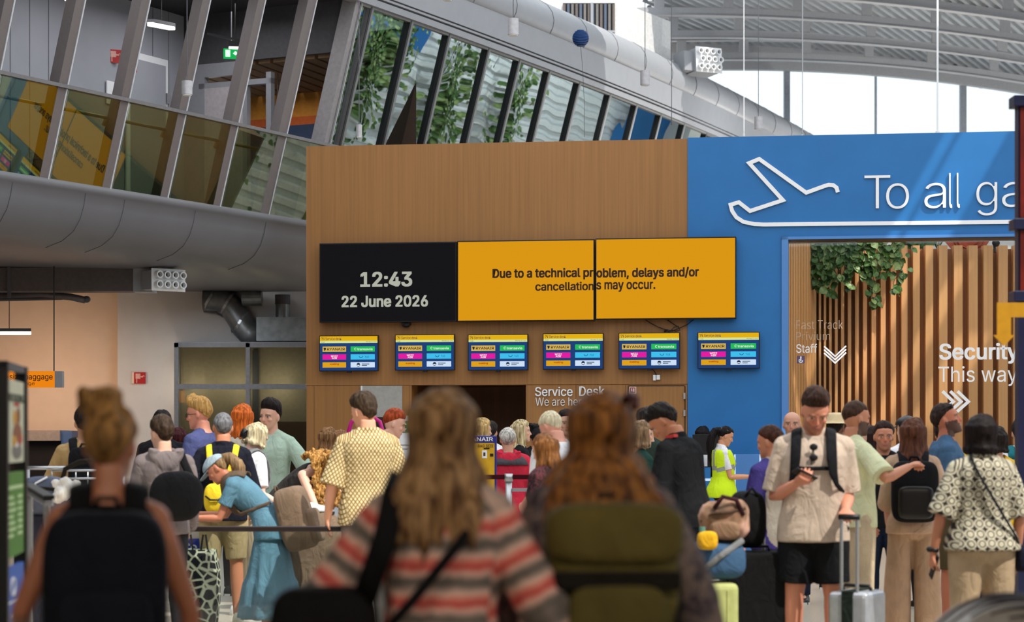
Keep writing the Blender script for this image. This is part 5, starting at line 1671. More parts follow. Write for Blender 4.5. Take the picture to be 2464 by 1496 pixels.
    def shoes(self, mat, sole=None, name='shoe'):
        k = self.k
        for i in (0, 1):
            an = self.legs[i][2]; kn = self.legs[i][1]
            fd = R(self.ft * (1 if i == 0 else -1)); f = V3(math.sin(-fd), math.cos(fd), 0); s = V3(f[1], -f[0], 0)
            z0 = an[2] - .045 * self.H
            rings = []
            for y, w_, h in ((-.075, .022, .05), (-.065, .036, .085), (-.02, .04, .10), (.04, .043, .085), (.10, .047, .06), (.155, .045, .05), (.185, .034, .042), (.20, .015, .03)):
                c = an + f * y * k
                rings.append([Vector((c[0] + s[0] * w_ * k * x, c[1] + s[1] * w_ * k * x, z0 + .004 + h * k * z)) for x, z in ((-1, 0), (-1, .45), (-.8, .8), (-.35, 1), (.35, 1), (.8, .8), (1, .45), (1, 0))])
            mb = MB(); mb.loft(rings); mb.smooth = True
            o = mb.build(name, mat, self.root, smooth=True)
            m2 = MB()
            m2.prism([(w_ * sg * k, y * k) for y, w_, sg in ((-.078, .026, -1), (-.02, .044, -1), (.1, .05, -1), (.17, .044, -1), (.206, .015, -1), (.206, .015, 1), (.17, .044, 1), (.1, .05, 1), (-.02, .044, 1), (-.078, .026, 1))], 0.0, .022 * k,
                     to=lambda x, y, z: (an[0] + s[0] * x + f[0] * z, an[1] + s[1] * x + f[1] * z, z0 + y))
            m2.build('sole', sole or M('sole_white', (220, 220, 214), .6), o)
        return self
    def W(self, p):
        """person-local point to world"""
        return self.root.matrix_basis @ Vector(p)

# ---- bags
def sq(mb, c, half, e=.45, n=24, m=16, rot=None, mi=None):
    """rounded box (superquadric)"""
    def g(w_, x): return math.copysign(abs(w_) ** x, w_)
    vs = []; fs = []
    for i in range(m + 1):
        t = -math.pi / 2 + math.pi * i / m
        for j in range(n):
            a = 2 * math.pi * j / n
            q = Vector((half[0] * g(math.cos(t), e) * g(math.cos(a), e), half[1] * g(math.cos(t), e) * g(math.sin(a), e), half[2] * g(math.sin(t), e)))
            if rot is not None: q = rot @ q
            vs.append(Vector(c) + q)
    for i in range(m):
        for j in range(n):
            k = (j + 1) % n; fs.append((i * n + j, i * n + k, (i + 1) * n + k, (i + 1) * n + j))
    return mb.add(vs, fs, mi)
def strap(mb, pts, w_=.05, th=.008, n=8):
    """flat band through points; pts carry an optional width direction"""
    mb.tube([Vector(p) for p in pts], [(w_ / 2, th)] * len(pts), n, side=(1, 0, 0))
def backpack(p, label, mat, strap_mat=None, size=(.30, .16, .46), top=.30, gap=.135, pocket=True, pocket_mat=None, straps=True, flap=None, name='backpack', handle=True, front=False):
    """a pack on the back of person p"""
    c, X, Yv, Z = p.frame(top - size[2] / p.H / 2 + .0); k = 1
    sg = 1 if front else -1
    cw = c + Yv * (sg * (gap * p.k + size[1] / 2))
    t = thing(name, label, 'backpack', p.W(Vector(cw)), p.root.rotation_euler.z)
    inv = lambda q: Vector(np.array(q) - cw)
    rot = Matrix(np.stack([X, Yv, Z], 1).tolist())
    mb = MB(); sq(mb, (0, 0, 0), (size[0] / 2, size[1] / 2, size[2] / 2), .42, rot=rot, n=32, m=22)
    v = np.array([tuple(q) for q in mb.v]); v += (.006 * wob(v, 17, 2))[:, None] * unit((0, 1, 0)); mb.v = [tuple(q) for q in v]
    mb.build('pack_body', mat, t, smooth=True)
    pm = pocket_mat or mat
    if pocket:
        mb = MB(); sq(mb, rot @ Vector((0, sg * size[1] * .5, -size[2] * .17)), (size[0] * .38, size[1] * .22, size[2] * .27), .4, rot=rot); mb.build('front_pocket', pm, t, smooth=True)
    if flap:
        mb = MB(); sq(mb, rot @ Vector((0, sg * size[1] * .16, size[2] * .36)), (size[0] * .53, size[1] * .50, size[2] * .17), .5, rot=rot); mb.build('top_flap', flap, t, smooth=True)
    sm = strap_mat or mat
    if handle:
        MB().tube([rot @ Vector((-.04, -sg * size[1] * .4, size[2] * .48)), rot @ Vector((-.025, -sg * size[1] * .4, size[2] * .56)), rot @ Vector((.025, -sg * size[1] * .4, size[2] * .56)), rot @ Vector((.04, -sg * size[1] * .4, size[2] * .48))], .009, 8).build('carry_handle', sm, t, smooth=True)
    if straps:
        T = np.array(TORSO[p.sex])
        for i, s in ((0, -1), (1, 1)):
            pts = []
            def q(h, x, y, up=0):
                cc, X_, Y_, Z_ = p.frame(h); return inv(cc + X_ * (s * x * p.k * p.bd ** .5) + Y_ * (y * p.k * p.bd) * (-sg if False else (1 if not front else -1)) + Z_ * up * p.k)
            xs = .092 if p.sex == 'm' else .082
            pts = [q(.27, xs * .9, -.140), q(.292, xs, -.11, .018), q(.302, xs * 1.03, -.06, .048), q(.304, xs * 1.05, .0, .060), q(.298, xs * 1.08, .06, .046), q(.276, xs * 1.1, .118, .012), q(.24, xs * 1.13, .150), q(.19, xs * 1.22, .160), q(.15, xs * 1.45, .142), q(.125, xs * 1.85, .05), q(.11, xs * 1.85, -.04), q(.10, xs * 1.4, -.13)]
            mb = MB(); mb.tube(pts, [(.008, .034)] * 2 + [(.009, .036)] * 5 + [(.008, .030), (.006, .016), (.005, .013), (.005, .013), (.005, .013)], 10, side=tuple(Yv * 1.0 + Z * .3))
            mb.build('shoulder_strap', sm, t, smooth=True)
    return t
def PAT(name, fn, rough=.8):
    if name in MATS: return MATS[name]
    m, nt, b = nodes_of(name)
    a = nt.nodes.new('ShaderNodeAttribute'); a.attribute_name = 'pat'
    def node(t, **kw):
        n = nt.nodes.new(t)
        for k, v in kw.items(): setattr(n, k, v)
        return n
    def link(x, y): nt.links.new(x, y)
    c = fn(nt, a.outputs['Vector'], node, link)
    link(c, b.inputs['Base Color'])
    n1 = node('ShaderNodeTexNoise'); n1.inputs['Scale'].default_value = 9; n1.inputs['Detail'].default_value = 3; n1.inputs['Distortion'].default_value = 1.8; link(a.outputs['Vector'], n1.inputs['Vector'])
    b1 = node('ShaderNodeBump'); b1.inputs['Strength'].default_value = .5; b1.inputs['Distance'].default_value = .03; link(n1.outputs['Fac'], b1.inputs['Height']); link(b1.outputs['Normal'], b.inputs['Normal'])
    b.inputs['Roughness'].default_value = rough; b.inputs['Specular IOR Level'].default_value = .2
    MATS[name] = m; return m
def ramp(node, link, fac, stops, interp='LINEAR'):
    r = node('ShaderNodeValToRGB'); cr = r.color_ramp; cr.interpolation = interp
    while len(cr.elements) < len(stops): cr.elements.new(.5)
    for e, (p_, c_) in zip(cr.elements, stops): e.position = p_; e.color = rgb(*c_)
    link(fac, r.inputs['Fac']); return r.outputs['Color']
def cloth(name, c, rough=.85, var=.12, scale=8):
    nm = 'cloth_' + name
    if nm in MATS: return MATS[nm]
    m = M(nm, c, rough, var=var, scale=scale, spec=.15)
    nt = m.node_tree; b = nt.nodes['Principled BSDF']
    tc = nt.nodes.new('ShaderNodeTexCoord'); mp = nt.nodes.new('ShaderNodeMapping'); mp.inputs['Scale'].default_value = (1, 1, .6); mp.inputs['Rotation'].default_value = (.3, .5, 0)
    nt.links.new(tc.outputs['Object'], mp.inputs['Vector'])
    n1 = nt.nodes.new('ShaderNodeTexNoise'); n1.inputs['Scale'].default_value = 9; n1.inputs['Detail'].default_value = 3; n1.inputs['Distortion'].default_value = 1.8
    n2 = nt.nodes.new('ShaderNodeTexNoise'); n2.inputs['Scale'].default_value = 260
    nt.links.new(mp.outputs[0], n1.inputs['Vector']); nt.links.new(mp.outputs[0], n2.inputs['Vector'])
    b1 = nt.nodes.new('ShaderNodeBump'); b1.inputs['Strength'].default_value = .55; b1.inputs['Distance'].default_value = .035
    b2 = nt.nodes.new('ShaderNodeBump'); b2.inputs['Strength'].default_value = .2; b2.inputs['Distance'].default_value = .004
    nt.links.new(n1.outputs['Fac'], b1.inputs['Height']); nt.links.new(n2.outputs['Fac'], b2.inputs['Height'])
    nt.links.new(b1.outputs['Normal'], b2.inputs['Normal']); nt.links.new(b2.outputs['Normal'], b.inputs['Normal'])
    return m
# ================================================================== the crowd
def Hs(top, s): return EYE + (HY - top) / s
# ---- fabric patterns
def fn_stripes(nt, vec, node, link):
    sx = node('ShaderNodeSeparateXYZ'); link(vec, sx.inputs[0])
    nz = node('ShaderNodeTexNoise'); nz.inputs['Scale'].default_value = 26; nz.inputs['Detail'].default_value = 3; link(vec, nz.inputs['Vector'])
    a = node('ShaderNodeMath', operation='MULTIPLY_ADD'); link(nz.outputs['Fac'], a.inputs[0]); a.inputs[1].default_value = .022; link(sx.outputs['Z'], a.inputs[2])
    b = node('ShaderNodeMath', operation='MULTIPLY'); link(a.outputs[0], b.inputs[0]); b.inputs[1].default_value = 1 / .098
    f = node('ShaderNodeMath', operation='FRACT'); link(b.outputs[0], f.inputs[0])
    return ramp(node, link, f.outputs[0], [(0, (176, 62, 58)), (.2, (204, 112, 100)), (.33, (214, 176, 160)), (.45, (150, 134, 124)), (.58, (84, 78, 74)), (.74, (120, 108, 100)), (.86, (212, 170, 156)), (1, (186, 74, 66))])
def fn_lattice(nt, vec, node, link):
    sx = node('ShaderNodeSeparateXYZ'); link(vec, sx.inputs[0]); out = []
    for sg in (1, -1):
        a = node('ShaderNodeMath', operation='MULTIPLY_ADD'); link(sx.outputs['X'], a.inputs[0]); a.inputs[1].default_value = sg * 1.45; link(sx.outputs['Z'], a.inputs[2])
        b = node('ShaderNodeMath', operation='MULTIPLY'); link(a.outputs[0], b.inputs[0]); b.inputs[1].default_value = 24.0
        f = node('ShaderNodeMath', operation='PINGPONG'); link(b.outputs[0], f.inputs[0]); f.inputs[1].default_value = .5; out.append(f.outputs[0])
    m = node('ShaderNodeMath', operation='MINIMUM'); link(out[0], m.inputs[0]); link(out[1], m.inputs[1])
    return ramp(node, link, m.outputs[0], [(0, (128, 100, 60)), (.11, (150, 122, 78)), (.19, (222, 202, 152)), (.4, (232, 216, 172)), (.5, (200, 176, 126))])
def fn_swirl(nt, vec, node, link):
    mp = node('ShaderNodeMapping'); mp.inputs['Scale'].default_value = (17, 0.001, 17); link(vec, mp.inputs['Vector'])
    v = node('ShaderNodeTexVoronoi'); v.inputs['Scale'].default_value = 1; v.inputs['Randomness'].default_value = 0.12; link(mp.outputs[0], v.inputs['Vector'])
    return ramp(node, link, v.outputs['Distance'], [(0, (190, 182, 160)), (.24, (196, 190, 168)), (.30, (60, 54, 48)), (.36, (64, 58, 50)), (.42, (206, 200, 178)), (.50, (190, 182, 160)), (.56, (48, 44, 40))])
def fn_mottle(c0, c1, c2, sc_):
    def f(nt, vec, node, link):
        nz = node('ShaderNodeTexNoise'); nz.inputs['Scale'].default_value = sc_; nz.inputs['Detail'].default_value = 3; nz.inputs['Distortion'].default_value = .6; link(vec, nz.inputs['Vector'])
        return ramp(node, link, nz.outputs['Fac'], [(.34, c0), (.46, c1), (.56, c0), (.64, c2)])
    return f
def fn_hivis(nt, vec, node, link):
    sx = node('ShaderNodeSeparateXYZ'); link(vec, sx.inputs[0])
    def band(sock, c, h, ab=False):
        if ab:
            q = node('ShaderNodeMath', operation='ABSOLUTE'); link(sock, q.inputs[0]); sock = q.outputs[0]
        m = node('ShaderNodeMath', operation='COMPARE'); link(sock, m.inputs[0]); m.inputs[1].default_value = c; m.inputs[2].default_value = h; return m.outputs[0]
    b1 = band(sx.outputs['Z'], 1.16, .026)
    b2 = band(sx.outputs['X'], .095, .024, True)
    up = node('ShaderNodeMath', operation='GREATER_THAN'); link(sx.outputs['Z'], up.inputs[0]); up.inputs[1].default_value = 1.16
    m = node('ShaderNodeMath', operation='MULTIPLY'); link(b2, m.inputs[0]); link(up.outputs[0], m.inputs[1])
    mx = node('ShaderNodeMath', operation='MAXIMUM'); link(b1, mx.inputs[0]); link(m.outputs[0], mx.inputs[1])
    return ramp(node, link, mx.outputs[0], [(0, (206, 236, 34)), (1, (150, 156, 146))])
def fn_reptile(nt, vec, node, link):
    v = node('ShaderNodeTexVoronoi', feature='DISTANCE_TO_EDGE'); v.inputs['Scale'].default_value = 13; link(vec, v.inputs['Vector'])
    return ramp(node, link, v.outputs['Distance'], [(0, (210, 214, 190)), (.07, (190, 196, 170)), (.12, (30, 34, 40)), (.5, (22, 26, 34))])
c_strp = PAT('knit_stripes', fn_stripes); c_latt = PAT('diamond_print', fn_lattice); c_swrl = PAT('swirl_print', fn_swirl)
c_mott = PAT('mottled_jacket', fn_mottle((84, 74, 78), (122, 106, 98), (62, 54, 60), 26)); c_flor = PAT('dark_floral', fn_mottle((26, 20, 24), (92, 44, 50), (40, 26, 30), 34))
c_hiv = PAT('hi_vis', fn_hivis); c_rept = PAT('net_print', fn_reptile)
SK_L, SK_M, SK_T, SK_D = (228, 178, 152), (214, 158, 128), (190, 128, 96), (150, 96, 70)
DK = (38, 28, 24)
def on(parent, name, mat, mb, smooth=True): return mb.build(name, mat, parent.root, smooth=smooth)
def loc(p, h, x, y, up=0.0):
    c, X, Yv, Z = p.frame(h); return Vector(c + X * x + Yv * y + Z * up)
def glasses(p, lens=m_black, up=0.0, tilt=0.0, name='glasses'):
    mb = MB(); T = lambda q: Vector(p.hc + p.Rh @ (np.array(q) * p.hk))
    for s in (-1, 1):
        mb.tube([T((s * .034 + .024 * math.cos(a), .104 - up * .35, .118 + up + .018 * math.sin(a))) for a in np.linspace(0, 2 * math.pi, 15)], .0025, 6)
        mb.tube([T((s * .058, .10 - up * .35, .122 + up)), T((s * .078, .05 - up * .3, .12 + up)), T((s * .08, -.01, .118 + up * .8))], .0025, 6)
        if lens is not None: mb.ball(T((s * .034, .103 - up * .35, .118 + up)), (.024, .003, .018), 12, 6)
    mb.tube([T((-.011, .106 - up * .35, .121 + up)), T((.011, .106 - up * .35, .121 + up))], .0025, 6)
    on(p, name, lens or m_black, mb)
def wristband(p, i, mat, name='wristwatch', back=.03, r=.031):
    el, wr = p.arms[i][1], p.arms[i][2]; d = unit(wr - el); c = wr - d * back
    mb = MB(); mb.tube([Vector(c - d * .012), Vector(c + d * .012)], r * p.k, 16); mb.ball(Vector(c + unit((c - p.hip) * (1, 1, 0)) * r * p.k), (.018, .018, .018), 10, 8)
    on(p, name, mat, mb)
def cap(p, mat, brim=True, back=False, name='cap'):
    T = lambda q: Vector(p.hc + p.Rh @ (np.array(q) * p.hk)); mb = MB(); rings = []
    for z in (.158, .165, .185, .205, .222, .236, .244):
        a, r = head_ring(min(z - .012, .228), 28); r = r.copy(); r[:, :2] *= 1.22; r[:, 2] = z + .004; rings.append([T(q) for q in r])
    mb.loft(rings); mb.ball(T((0, 0, .247)), .008, 8, 6)
    if brim:
        sg = -1 if back else 1; rings = []
        for y, w_ in ((.06, .085), (.10, .082), (.14, .068), (.17, .045), (.182, .015)):
            rings.append([T((x * w_, sg * y, .160 - .02 * ((y - .06) / .12) + dz - .012 * x * x)) for x, dz in ((-1, 0), (-.5, .006), (0, .008), (.5, .006), (1, 0), (.5, -.001), (0, 0), (-.5, -.001))])
        mb.loft(rings)
    on(p, name, mat, mb)

# ================ foreground, seen from behind
p = Person('woman with a blonde bun and dark backpack, in the left foreground', 262, 850, 1.60, 'f', head=8, skin=(170, 108, 78), vox=.007, La=((-.42, -.10, -1), (-.10, .85, -.45)), Ra=((.36, -.06, -1), (.02, .22, -1)), hd=(-12, 4, 0)).body()
p.hair((150, 110, 62), 'bun', th=.016, top=.02, dark=.3, back=.05).shirt(cloth('black_tank', (20, 20, 24)), name='tank_top', sleeve=0, top=.305, grow=.012).trousers(cloth('charcoal', (40, 40, 44))).shoes(m_black)
wristband(p, 0, M('gold', (212, 180, 110), .3, .8), 'bracelet', .02)
backpack(p, 'big navy black backpack on the woman with the blonde bun', cloth('pack_navy', (15, 17, 26)), cloth('pack_strap', (12, 12, 15)), (.34, .20, .52), top=.297, gap=.12)

p = Person('woman in a pink and grey striped knit sweater, long streaked hair, seen from behind', 1062, 905, 1.640, 'f', head=-4, skin=(206, 140, 112), vox=.007, La=((-.62, -.02, -.85), (-.18, .35, -1)), Ra=((.50, -.02, -.95), (.16, .55, -.8)), build=1.06).body()
p.hair((134, 88, 46), 'long', th=.022, top=.02, L_=.24, n_locks=34, dark=.28, light=(168, 132, 92), spread=1.5)
p.shirt(c_strp, name='striped_sweater', hem=-.06, grow=.024, flare=.02, sleeve=.62, sgrow=.022, sflare=.03, folds=.008).trousers(cloth('dark_denim', (38, 42, 56))).shoes(m_black)
P2 = p
p = Person('woman with brown hair and an olive backpack, in the middle foreground', 1446, 860, 1.638, 'f', head=5, skin=(200, 140, 112), vox=.007, La=((-.40, .02, -1), (-.05, .35, -1)), Ra=((.52, -.02, -1), (.16, .2, -1)), build=1.08).body()
p.hair((122, 72, 34), 'long', th=.024, top=.022, L_=.23, n_locks=36, dark=.26, light=(158, 104, 50), spread=2.5)
p.shirt(c_mott, name='mottled_jacket', hem=-.07, grow=.03, flare=.025, sleeve=.93, sgrow=.03, sflare=.015, folds=.012).trousers(cloth('leopard', (120, 92, 66), var=.3, scale=40)).shoes(m_black)
T = lambda q: Vector(p.hc + p.Rh @ (np.array(q) * p.hk))
on(p, 'hair_clip', M('clip_maroon', (70, 24, 28), .4), MB().tube([T((.07, -.05, .215)), T((.085, -.075, .235)), T((.095, -.1, .22)), T((.09, -.11, .19))], .014, 8))
ol = cloth('pack_olive', (88, 78, 38))
t = backpack(p, 'olive flap backpack with a dark band on the woman in front', ol, cloth('strap_dark', (34, 30, 24)), (.35, .20, .50), top=.285, gap=.14, flap=ol, pocket_mat=cloth('pack_olive2', (80, 72, 36)))
MB().box(-.17, .17, -.125, -.09, .035, .085).build('dark_band', cloth('band_black', (22, 18, 14)), t, bevel=.01)
MB().cyl((0, -.17, -.12), (0, -.15, -.12), .016, 16).build('snap_button', m_alu, t)
MB().tube([(-.17, -.11, .0), (-.14, -.14, -.10), (-.06, -.155, -.17), (.06, -.155, -.17), (.14, -.14, -.10), (.17, -.11, 0)], .008, 8).build('piping', cloth('band_black', (22, 18, 14)), t)

# black tote hanging from the striped woman's left shoulder
o = P2.W(loc(P2, .10, -.30, -.09)); t = thing('tote_bag', 'large black tote bag hanging at the side of the striped sweater', 'bag', o, P2.root.rotation_euler.z)
mb = MB(); sq(mb, (0, 0, -.14), (.14, .09, .24), .4, n=32, m=20); v = np.array(mb.v); v += (.01 * wob(v, 12, 1))[:, None] * np.array((.4, 1, .2)); mb.v = [tuple(q) for q in v]
mb.build('bag_body', cloth('tote_black', (14, 13, 14)), t, smooth=True)
inv = lambda q: P2.root.matrix_basis.to_3x3().inverted() @ (P2.W(q) - o)
mb = MB(); mb.tube([inv(loc(P2, h, x, y, u)) for h, x, y, u in ((.14, -.19, -.13, 0), (.24, -.13, -.16, 0), (.295, -.115, -.08, .03), (.30, -.11, 0, .06), (.27, -.115, .12, 0), (.2, -.17, .15, 0), (.14, -.27, .05, 0))], [(.007, .034)] * 7, 10, side=(0, 1, .3)); mb.build('shoulder_strap', cloth('tote_black', (14, 13, 14)), t, smooth=True)
mb = MB(); mb.tube([inv(loc(P2, h, x, y, u)) for h, x, y, u in ((.255, .09, -.125, 0), (.20, .02, -.16, 0), (.14, -.06, -.165, 0), (.08, -.15, -.15, 0))], [(.006, .014)] * 4, 8, side=(0, 1, .3)); mb.build('cross_strap', cloth('tote_black', (14, 13, 14)), t, smooth=True)

# ================ left group
p = Person('man in a tan T-shirt pushing the baggage trolley, mostly hidden', 205, 300, 1.76, 'm', head=10, skin=SK_M, La=((-.45, .25, -1), (-.1, .7, -.6)), Ra=((.3, .3, -1), (.0, .8, -.5)), hands=(('grip', (0, 0, -1)), ('grip', (0, 0, -1)))).body().hair(DK).shirt(cloth('tan', (176, 146, 100))).trousers(cloth('navy', (34, 40, 60))).shoes(m_black)
backpack(p, 'dark backpack on the man in the tan T-shirt', cloth('pack_black', (22, 22, 26)), None, (.26, .13, .40))
p = Person('young man in a grey hoodie seen from behind', 394, 330, 1.665, 'm', head=22, skin=SK_L, build=.95, hd=(18, 12, 0), La=((-.15, .2, -1), (.1, .8, -.5)), Ra=((.2, .0, -1), (.0, .5, -.8))).body()
p.hair((62, 46, 34), top=.04, amp=.008, back=.05).shirt(cloth('hoodie', (122, 112, 112)), name='hoodie', sleeve=.93, grow=.026, sgrow=.024, hood=True, folds=.01).trousers(cloth('charcoal', (40, 40, 44))).shoes(m_white)
t = thing('duffel_bag', 'black duffel bag slung behind the grey hoodie', 'bag', p.W(loc(p, .14, .03, -.28)), p.root.rotation_euler.z - .3)
mb = MB(); sq(mb, (0, 0, 0), (.19, .12, .18), .8, n=48, m=32); v = np.array(mb.v); v += (.022 * wob(v, 11, 3))[:, None] * np.array((.3, 1, .5)); mb.v = [tuple(q) for q in v]; mb.build('bag_body', cloth('duffel_black', (26, 26, 28)), t, smooth=True)
o = p.W(loc(p, .14, .03, -.28)); mt = Matrix.Rotation(.3 - p.root.rotation_euler.z, 3, 'Z'); inv = lambda q: mt @ (p.W(q) - o)
mb = MB(); mb.tube([inv(loc(p, h, x, y, u)) for h, x, y, u in ((.17, .19, -.20, 0), (.22, .16, -.17, 0), (.27, .12, -.15, .01), (.30, .11, -.05, .06), (.29, .11, .08, .03))], [(.008, .03)] * 5, 10, side=(0, 1, .3)); mb.build('shoulder_strap', cloth('duffel_black', (26, 26, 28)), t, smooth=True)
p = Person('tall dark-haired man half hidden behind the grey hoodie', 390, 252, 1.775, 'm', head=0, skin=SK_T).body().hair((26, 20, 20), top=.03).shirt(cloth('black', (26, 26, 30))).trousers(cloth('charcoal', (40, 40, 44))).shoes(m_black)
p = Person('person with dark red hair in a white shirt by the glazed office', 428, 232, 1.62, 'f', head=-30, skin=SK_M).body().hair((70, 24, 26), 'bob', th=.024, L_=.06, back=.04).shirt(cloth('white', (232, 232, 236)), sleeve=.5).trousers(cloth('charcoal', (40, 40, 44))).shoes(m_black)
p = Person('blond man with glasses in a navy T-shirt, in profile', 486, 272, 1.865, 'm', head=68, skin=(226, 150, 124), vox=.006, hd=(12, 8, 0), La=((-.15, .1, -1), (.1, .7, -.6))).body()
p.hair((206, 158, 92), th=.016, top=.04, quiff=.035, amp=.007, side=.135, back=.07, dark=.6).shirt(cloth('navy_tee', (70, 76, 118)), sleeve=.52).trousers(cloth('navy', (34, 40, 60))).shoes(m_white); glasses(p, None)
P9 = Person('grey-haired man in a dark polo and khaki shorts with yellow straps', 537, 296, 1.725, 'm', head=4, skin=(214, 140, 104), vox=.0075, hd=(14, 6, 0), La=((-.42, -.16, -1), (.0, .7, -.55)), Ra=((.22, .05, -1), (.0, .7, -.5)), hands=(('grip', None), ('rest', None))).body(); p = P9
p.hair((118, 118, 122), th=.010, top=.012, amp=.004, side=.135, dark=.5, front=.19).shirt(cloth('navy_polo', (24, 26, 38)), sleeve=.50, grow=.022, collar=True, sflare=.03).trousers(cloth('khaki', (176, 156, 116)), name='shorts', length=.92, grow=.016, leg=.026).shoes(M('shoe_cream', (226, 220, 200), .6))
ym = cloth('strap_yellow', (240, 208, 50))
t = thing('yellow_backpack', 'small yellow backpack with bright yellow straps on the grey-haired man', 'backpack', p.W(loc(p, .09, -.02, -.26)), p.root.rotation_euler.z); o = p.W(loc(p, .09, -.02, -.26))
inv = lambda q: p.root.matrix_basis.to_3x3().inverted() @ (p.W(q) - o)
mb = MB(); sq(mb, (-.03, 0, -.02), (.088, .07, .12), .7); mb.build('pack_body', ym, t, smooth=True)
MB().tube([(-.10, -.05, .0), (-.06, -.085, -.03), (.0, -.085, -.03), (.05, -.05, 0)], .008, 8).build('dark_trim', m_black, t, smooth=True)
for s in (-1, 1):
    mb = MB(); mb.tube([inv(loc(p, h, s * x, y, u)) for h, x, y, u in ((.10, .02, -.18, 0), (.19, .06, -.165, 0), (.27, .10, -.15, .0), (.298, .112, -.06, .045), (.29, .115, .05, .03))], [(.008, .026)] * 5, 10, side=(0, 1, .3)); mb.build('shoulder_strap', ym, t, smooth=True)
# pale tote held by that man
o = p.W(Vector(p.arms[0][2]) + Vector((-.01, .02, -.24))); t = thing('tote_bag', 'pale tote bag with a blue logo hanging beside the khaki shorts', 'bag', o + Vector((-.05, -.02, -.03)), .1)
mb = MB(); mb.loft([[(x * w_ + .0, y * .05, z) for x, y in ((-1, -1), (1, -1), (1, 1), (-1, 1))] for z, w_ in ((-.2, .155), (.0, .15), (.15, .13))]); mb.build('bag_body', cloth('tote_pale', (206, 200, 192)), t)
mb = MB().box(-.03, .15, -.056, -.051, -.12, .02, 0); text_into(mb, 'Co', 0.0, .12, -.09, y=-.057, weight=.03, depth=.001, mi=1, z1=-.01); mb.build('logo_patch', [M('logo_blue', (40, 60, 170), .5), m_letw], t)
for s in (-.05, .05): MB().tube([(s - .03, -.045, .14), (s - .01, -.03, .26), (s + .01, -.02, .26), (s + .03, -.045, .14)], .008, 8).build('handle', cloth('tote_pale', (206, 200, 192)), t)
p = Person('woman with long orange red hair next to the grey-haired man', 583, 250, 1.835, 'f', head=-10, skin=SK_L).body().hair((226, 112, 44), 'long', L_=.12, n_locks=24, dark=.5).shirt(cloth('cream', (214, 206, 190))).trousers(cloth('charcoal', (40, 40, 44))).shoes(m_black)
P11 = Person('woman in a white T-shirt with clipped-up blonde hair reaching down', 592, 282, 1.66, 'f', head=-48, skin=(240, 196, 176), vox=.006, lean=8, hd=(-10, 18, 0), La=((-.1, .25, -1), (.1, .7, -.6)), Ra=((.22, -.08, -1), (.75, .50, -.50)), hands=(('rest', None), ('hold', (0, .2, -1)))).body(); p = P11
p.hair((196, 180, 138), 'bob', th=.028, top=.026, L_=.03, back=.03, dark=.42, light=(226, 212, 176)).shirt(cloth('white', (232, 232, 236)), sleeve=.40, grow=.02, folds=.009).trousers(cloth('beige', (196, 178, 150))).shoes(m_white)
T = lambda q: Vector(p.hc + p.Rh @ (np.array(q) * p.hk)); mb = MB()
for j in range(5): mb.tube([T((-.03 + .015 * j, -.115, .13)), T((-.035 + .017 * j, -.15, .10)), T((-.03 + .015 * j, -.14, .05))], .008, 6)
mb.ball(T((0, -.13, .09)), (.03, .025, .05)); on(p, 'hair_clip', m_black, mb)
backpack(p, 'white cloth backpack on the woman in the white T-shirt', cloth('pack_white', (224, 224, 226)), cloth('grey_strap', (120, 122, 126)), (.26, .12, .38), top=.26)
P12 = Person('young man with dark hair in a mint T-shirt facing the hall', 652, 262, 1.85, 'm', head=168, skin=(232, 178, 150), vox=.0055, hd=(-16, 4, -4), build=.97, La=((-.62, .10, -.8), (-.35, .35, -.9)), Ra=((.2, .05, -1), (.05, .3, -1)), brow=(30, 22, 20), name='person').body(); p = P12
p.hair((34, 25, 24), th=.014, top=.045, quiff=.02, amp=.010, freq=36, side=.14, back=.08).shirt(cloth('mint', (176, 198, 180)), sleeve=.50, grow=.022, sflare=.03, folds=.009).trousers(cloth('charcoal', (40, 40, 44))).shoes(m_white)
P13 = Person('woman with golden curly hair bending over in a dark top', 678, 274, 1.72, 'f', head=-122, lean=64, skin=(240, 190, 166), hd=(0, 20, 0), La=((-.25, .75, -.9), (.1, .5, -1)), Ra=((.3, .7, -.9), (.1, .45, -1)), vox=.0075, hands=(('hold', None), ('hold', None))).body(); p = P13
p.hair((172, 118, 54), 'curly', th=.055, top=.055, L_=.20, n_locks=110, amp=.014, spread=1.3, curly=True, dark=.35, light=(206, 154, 84)).shirt(cloth('dark_grey_top', (62, 60, 58)), name='top', sleeve=0, top=.30, grow=.014).trousers(cloth('black', (26, 26, 30))).shoes(m_white); wristband(p, 0, m_black)
# woman in blue leaning on the rail
P14 = Person('woman in a blue tiered dress and pale blue cap leaning on the glass barrier', 648, 310, 1.56, 'f', head=82, lean=50, skin=(200, 128, 98), hd=(6, -8, 0), La=((-.1, .35, -.9), (-.02, 1, .02)), Ra=((.05, .5, -.9), (.05, 1, .05)), vox=.007, hands=(('flat', (0, 0, -1)), ('flat', (0, 0, -1)))).body(); p = P14
p.hair((150, 122, 88), 'pony', th=.012, top=.012, L_=.22, dark=.45)
blue_d = cloth('dress_blue', (92, 132, 152))
p.shirt(blue_d, name='dress_bodice', hem=-.055, top=.305, sleeve=.28, grow=.02, folds=.006).skirt(blue_d, name='dress_skirt', waist=.06, drop=.12, w1=.27, folds=.03, tier=.62).shoes(M('shoe_cream', (226, 220, 200), .6)); cap(p, cloth('cap_blue', (150, 168, 178)))
tp = cloth('taupe', (126, 106, 88))
backpack(p, 'big taupe backpack on the woman in the blue dress', tp, cloth('taupe_dark', (96, 80, 66)), (.36, .24, .50), top=.175, gap=.12)
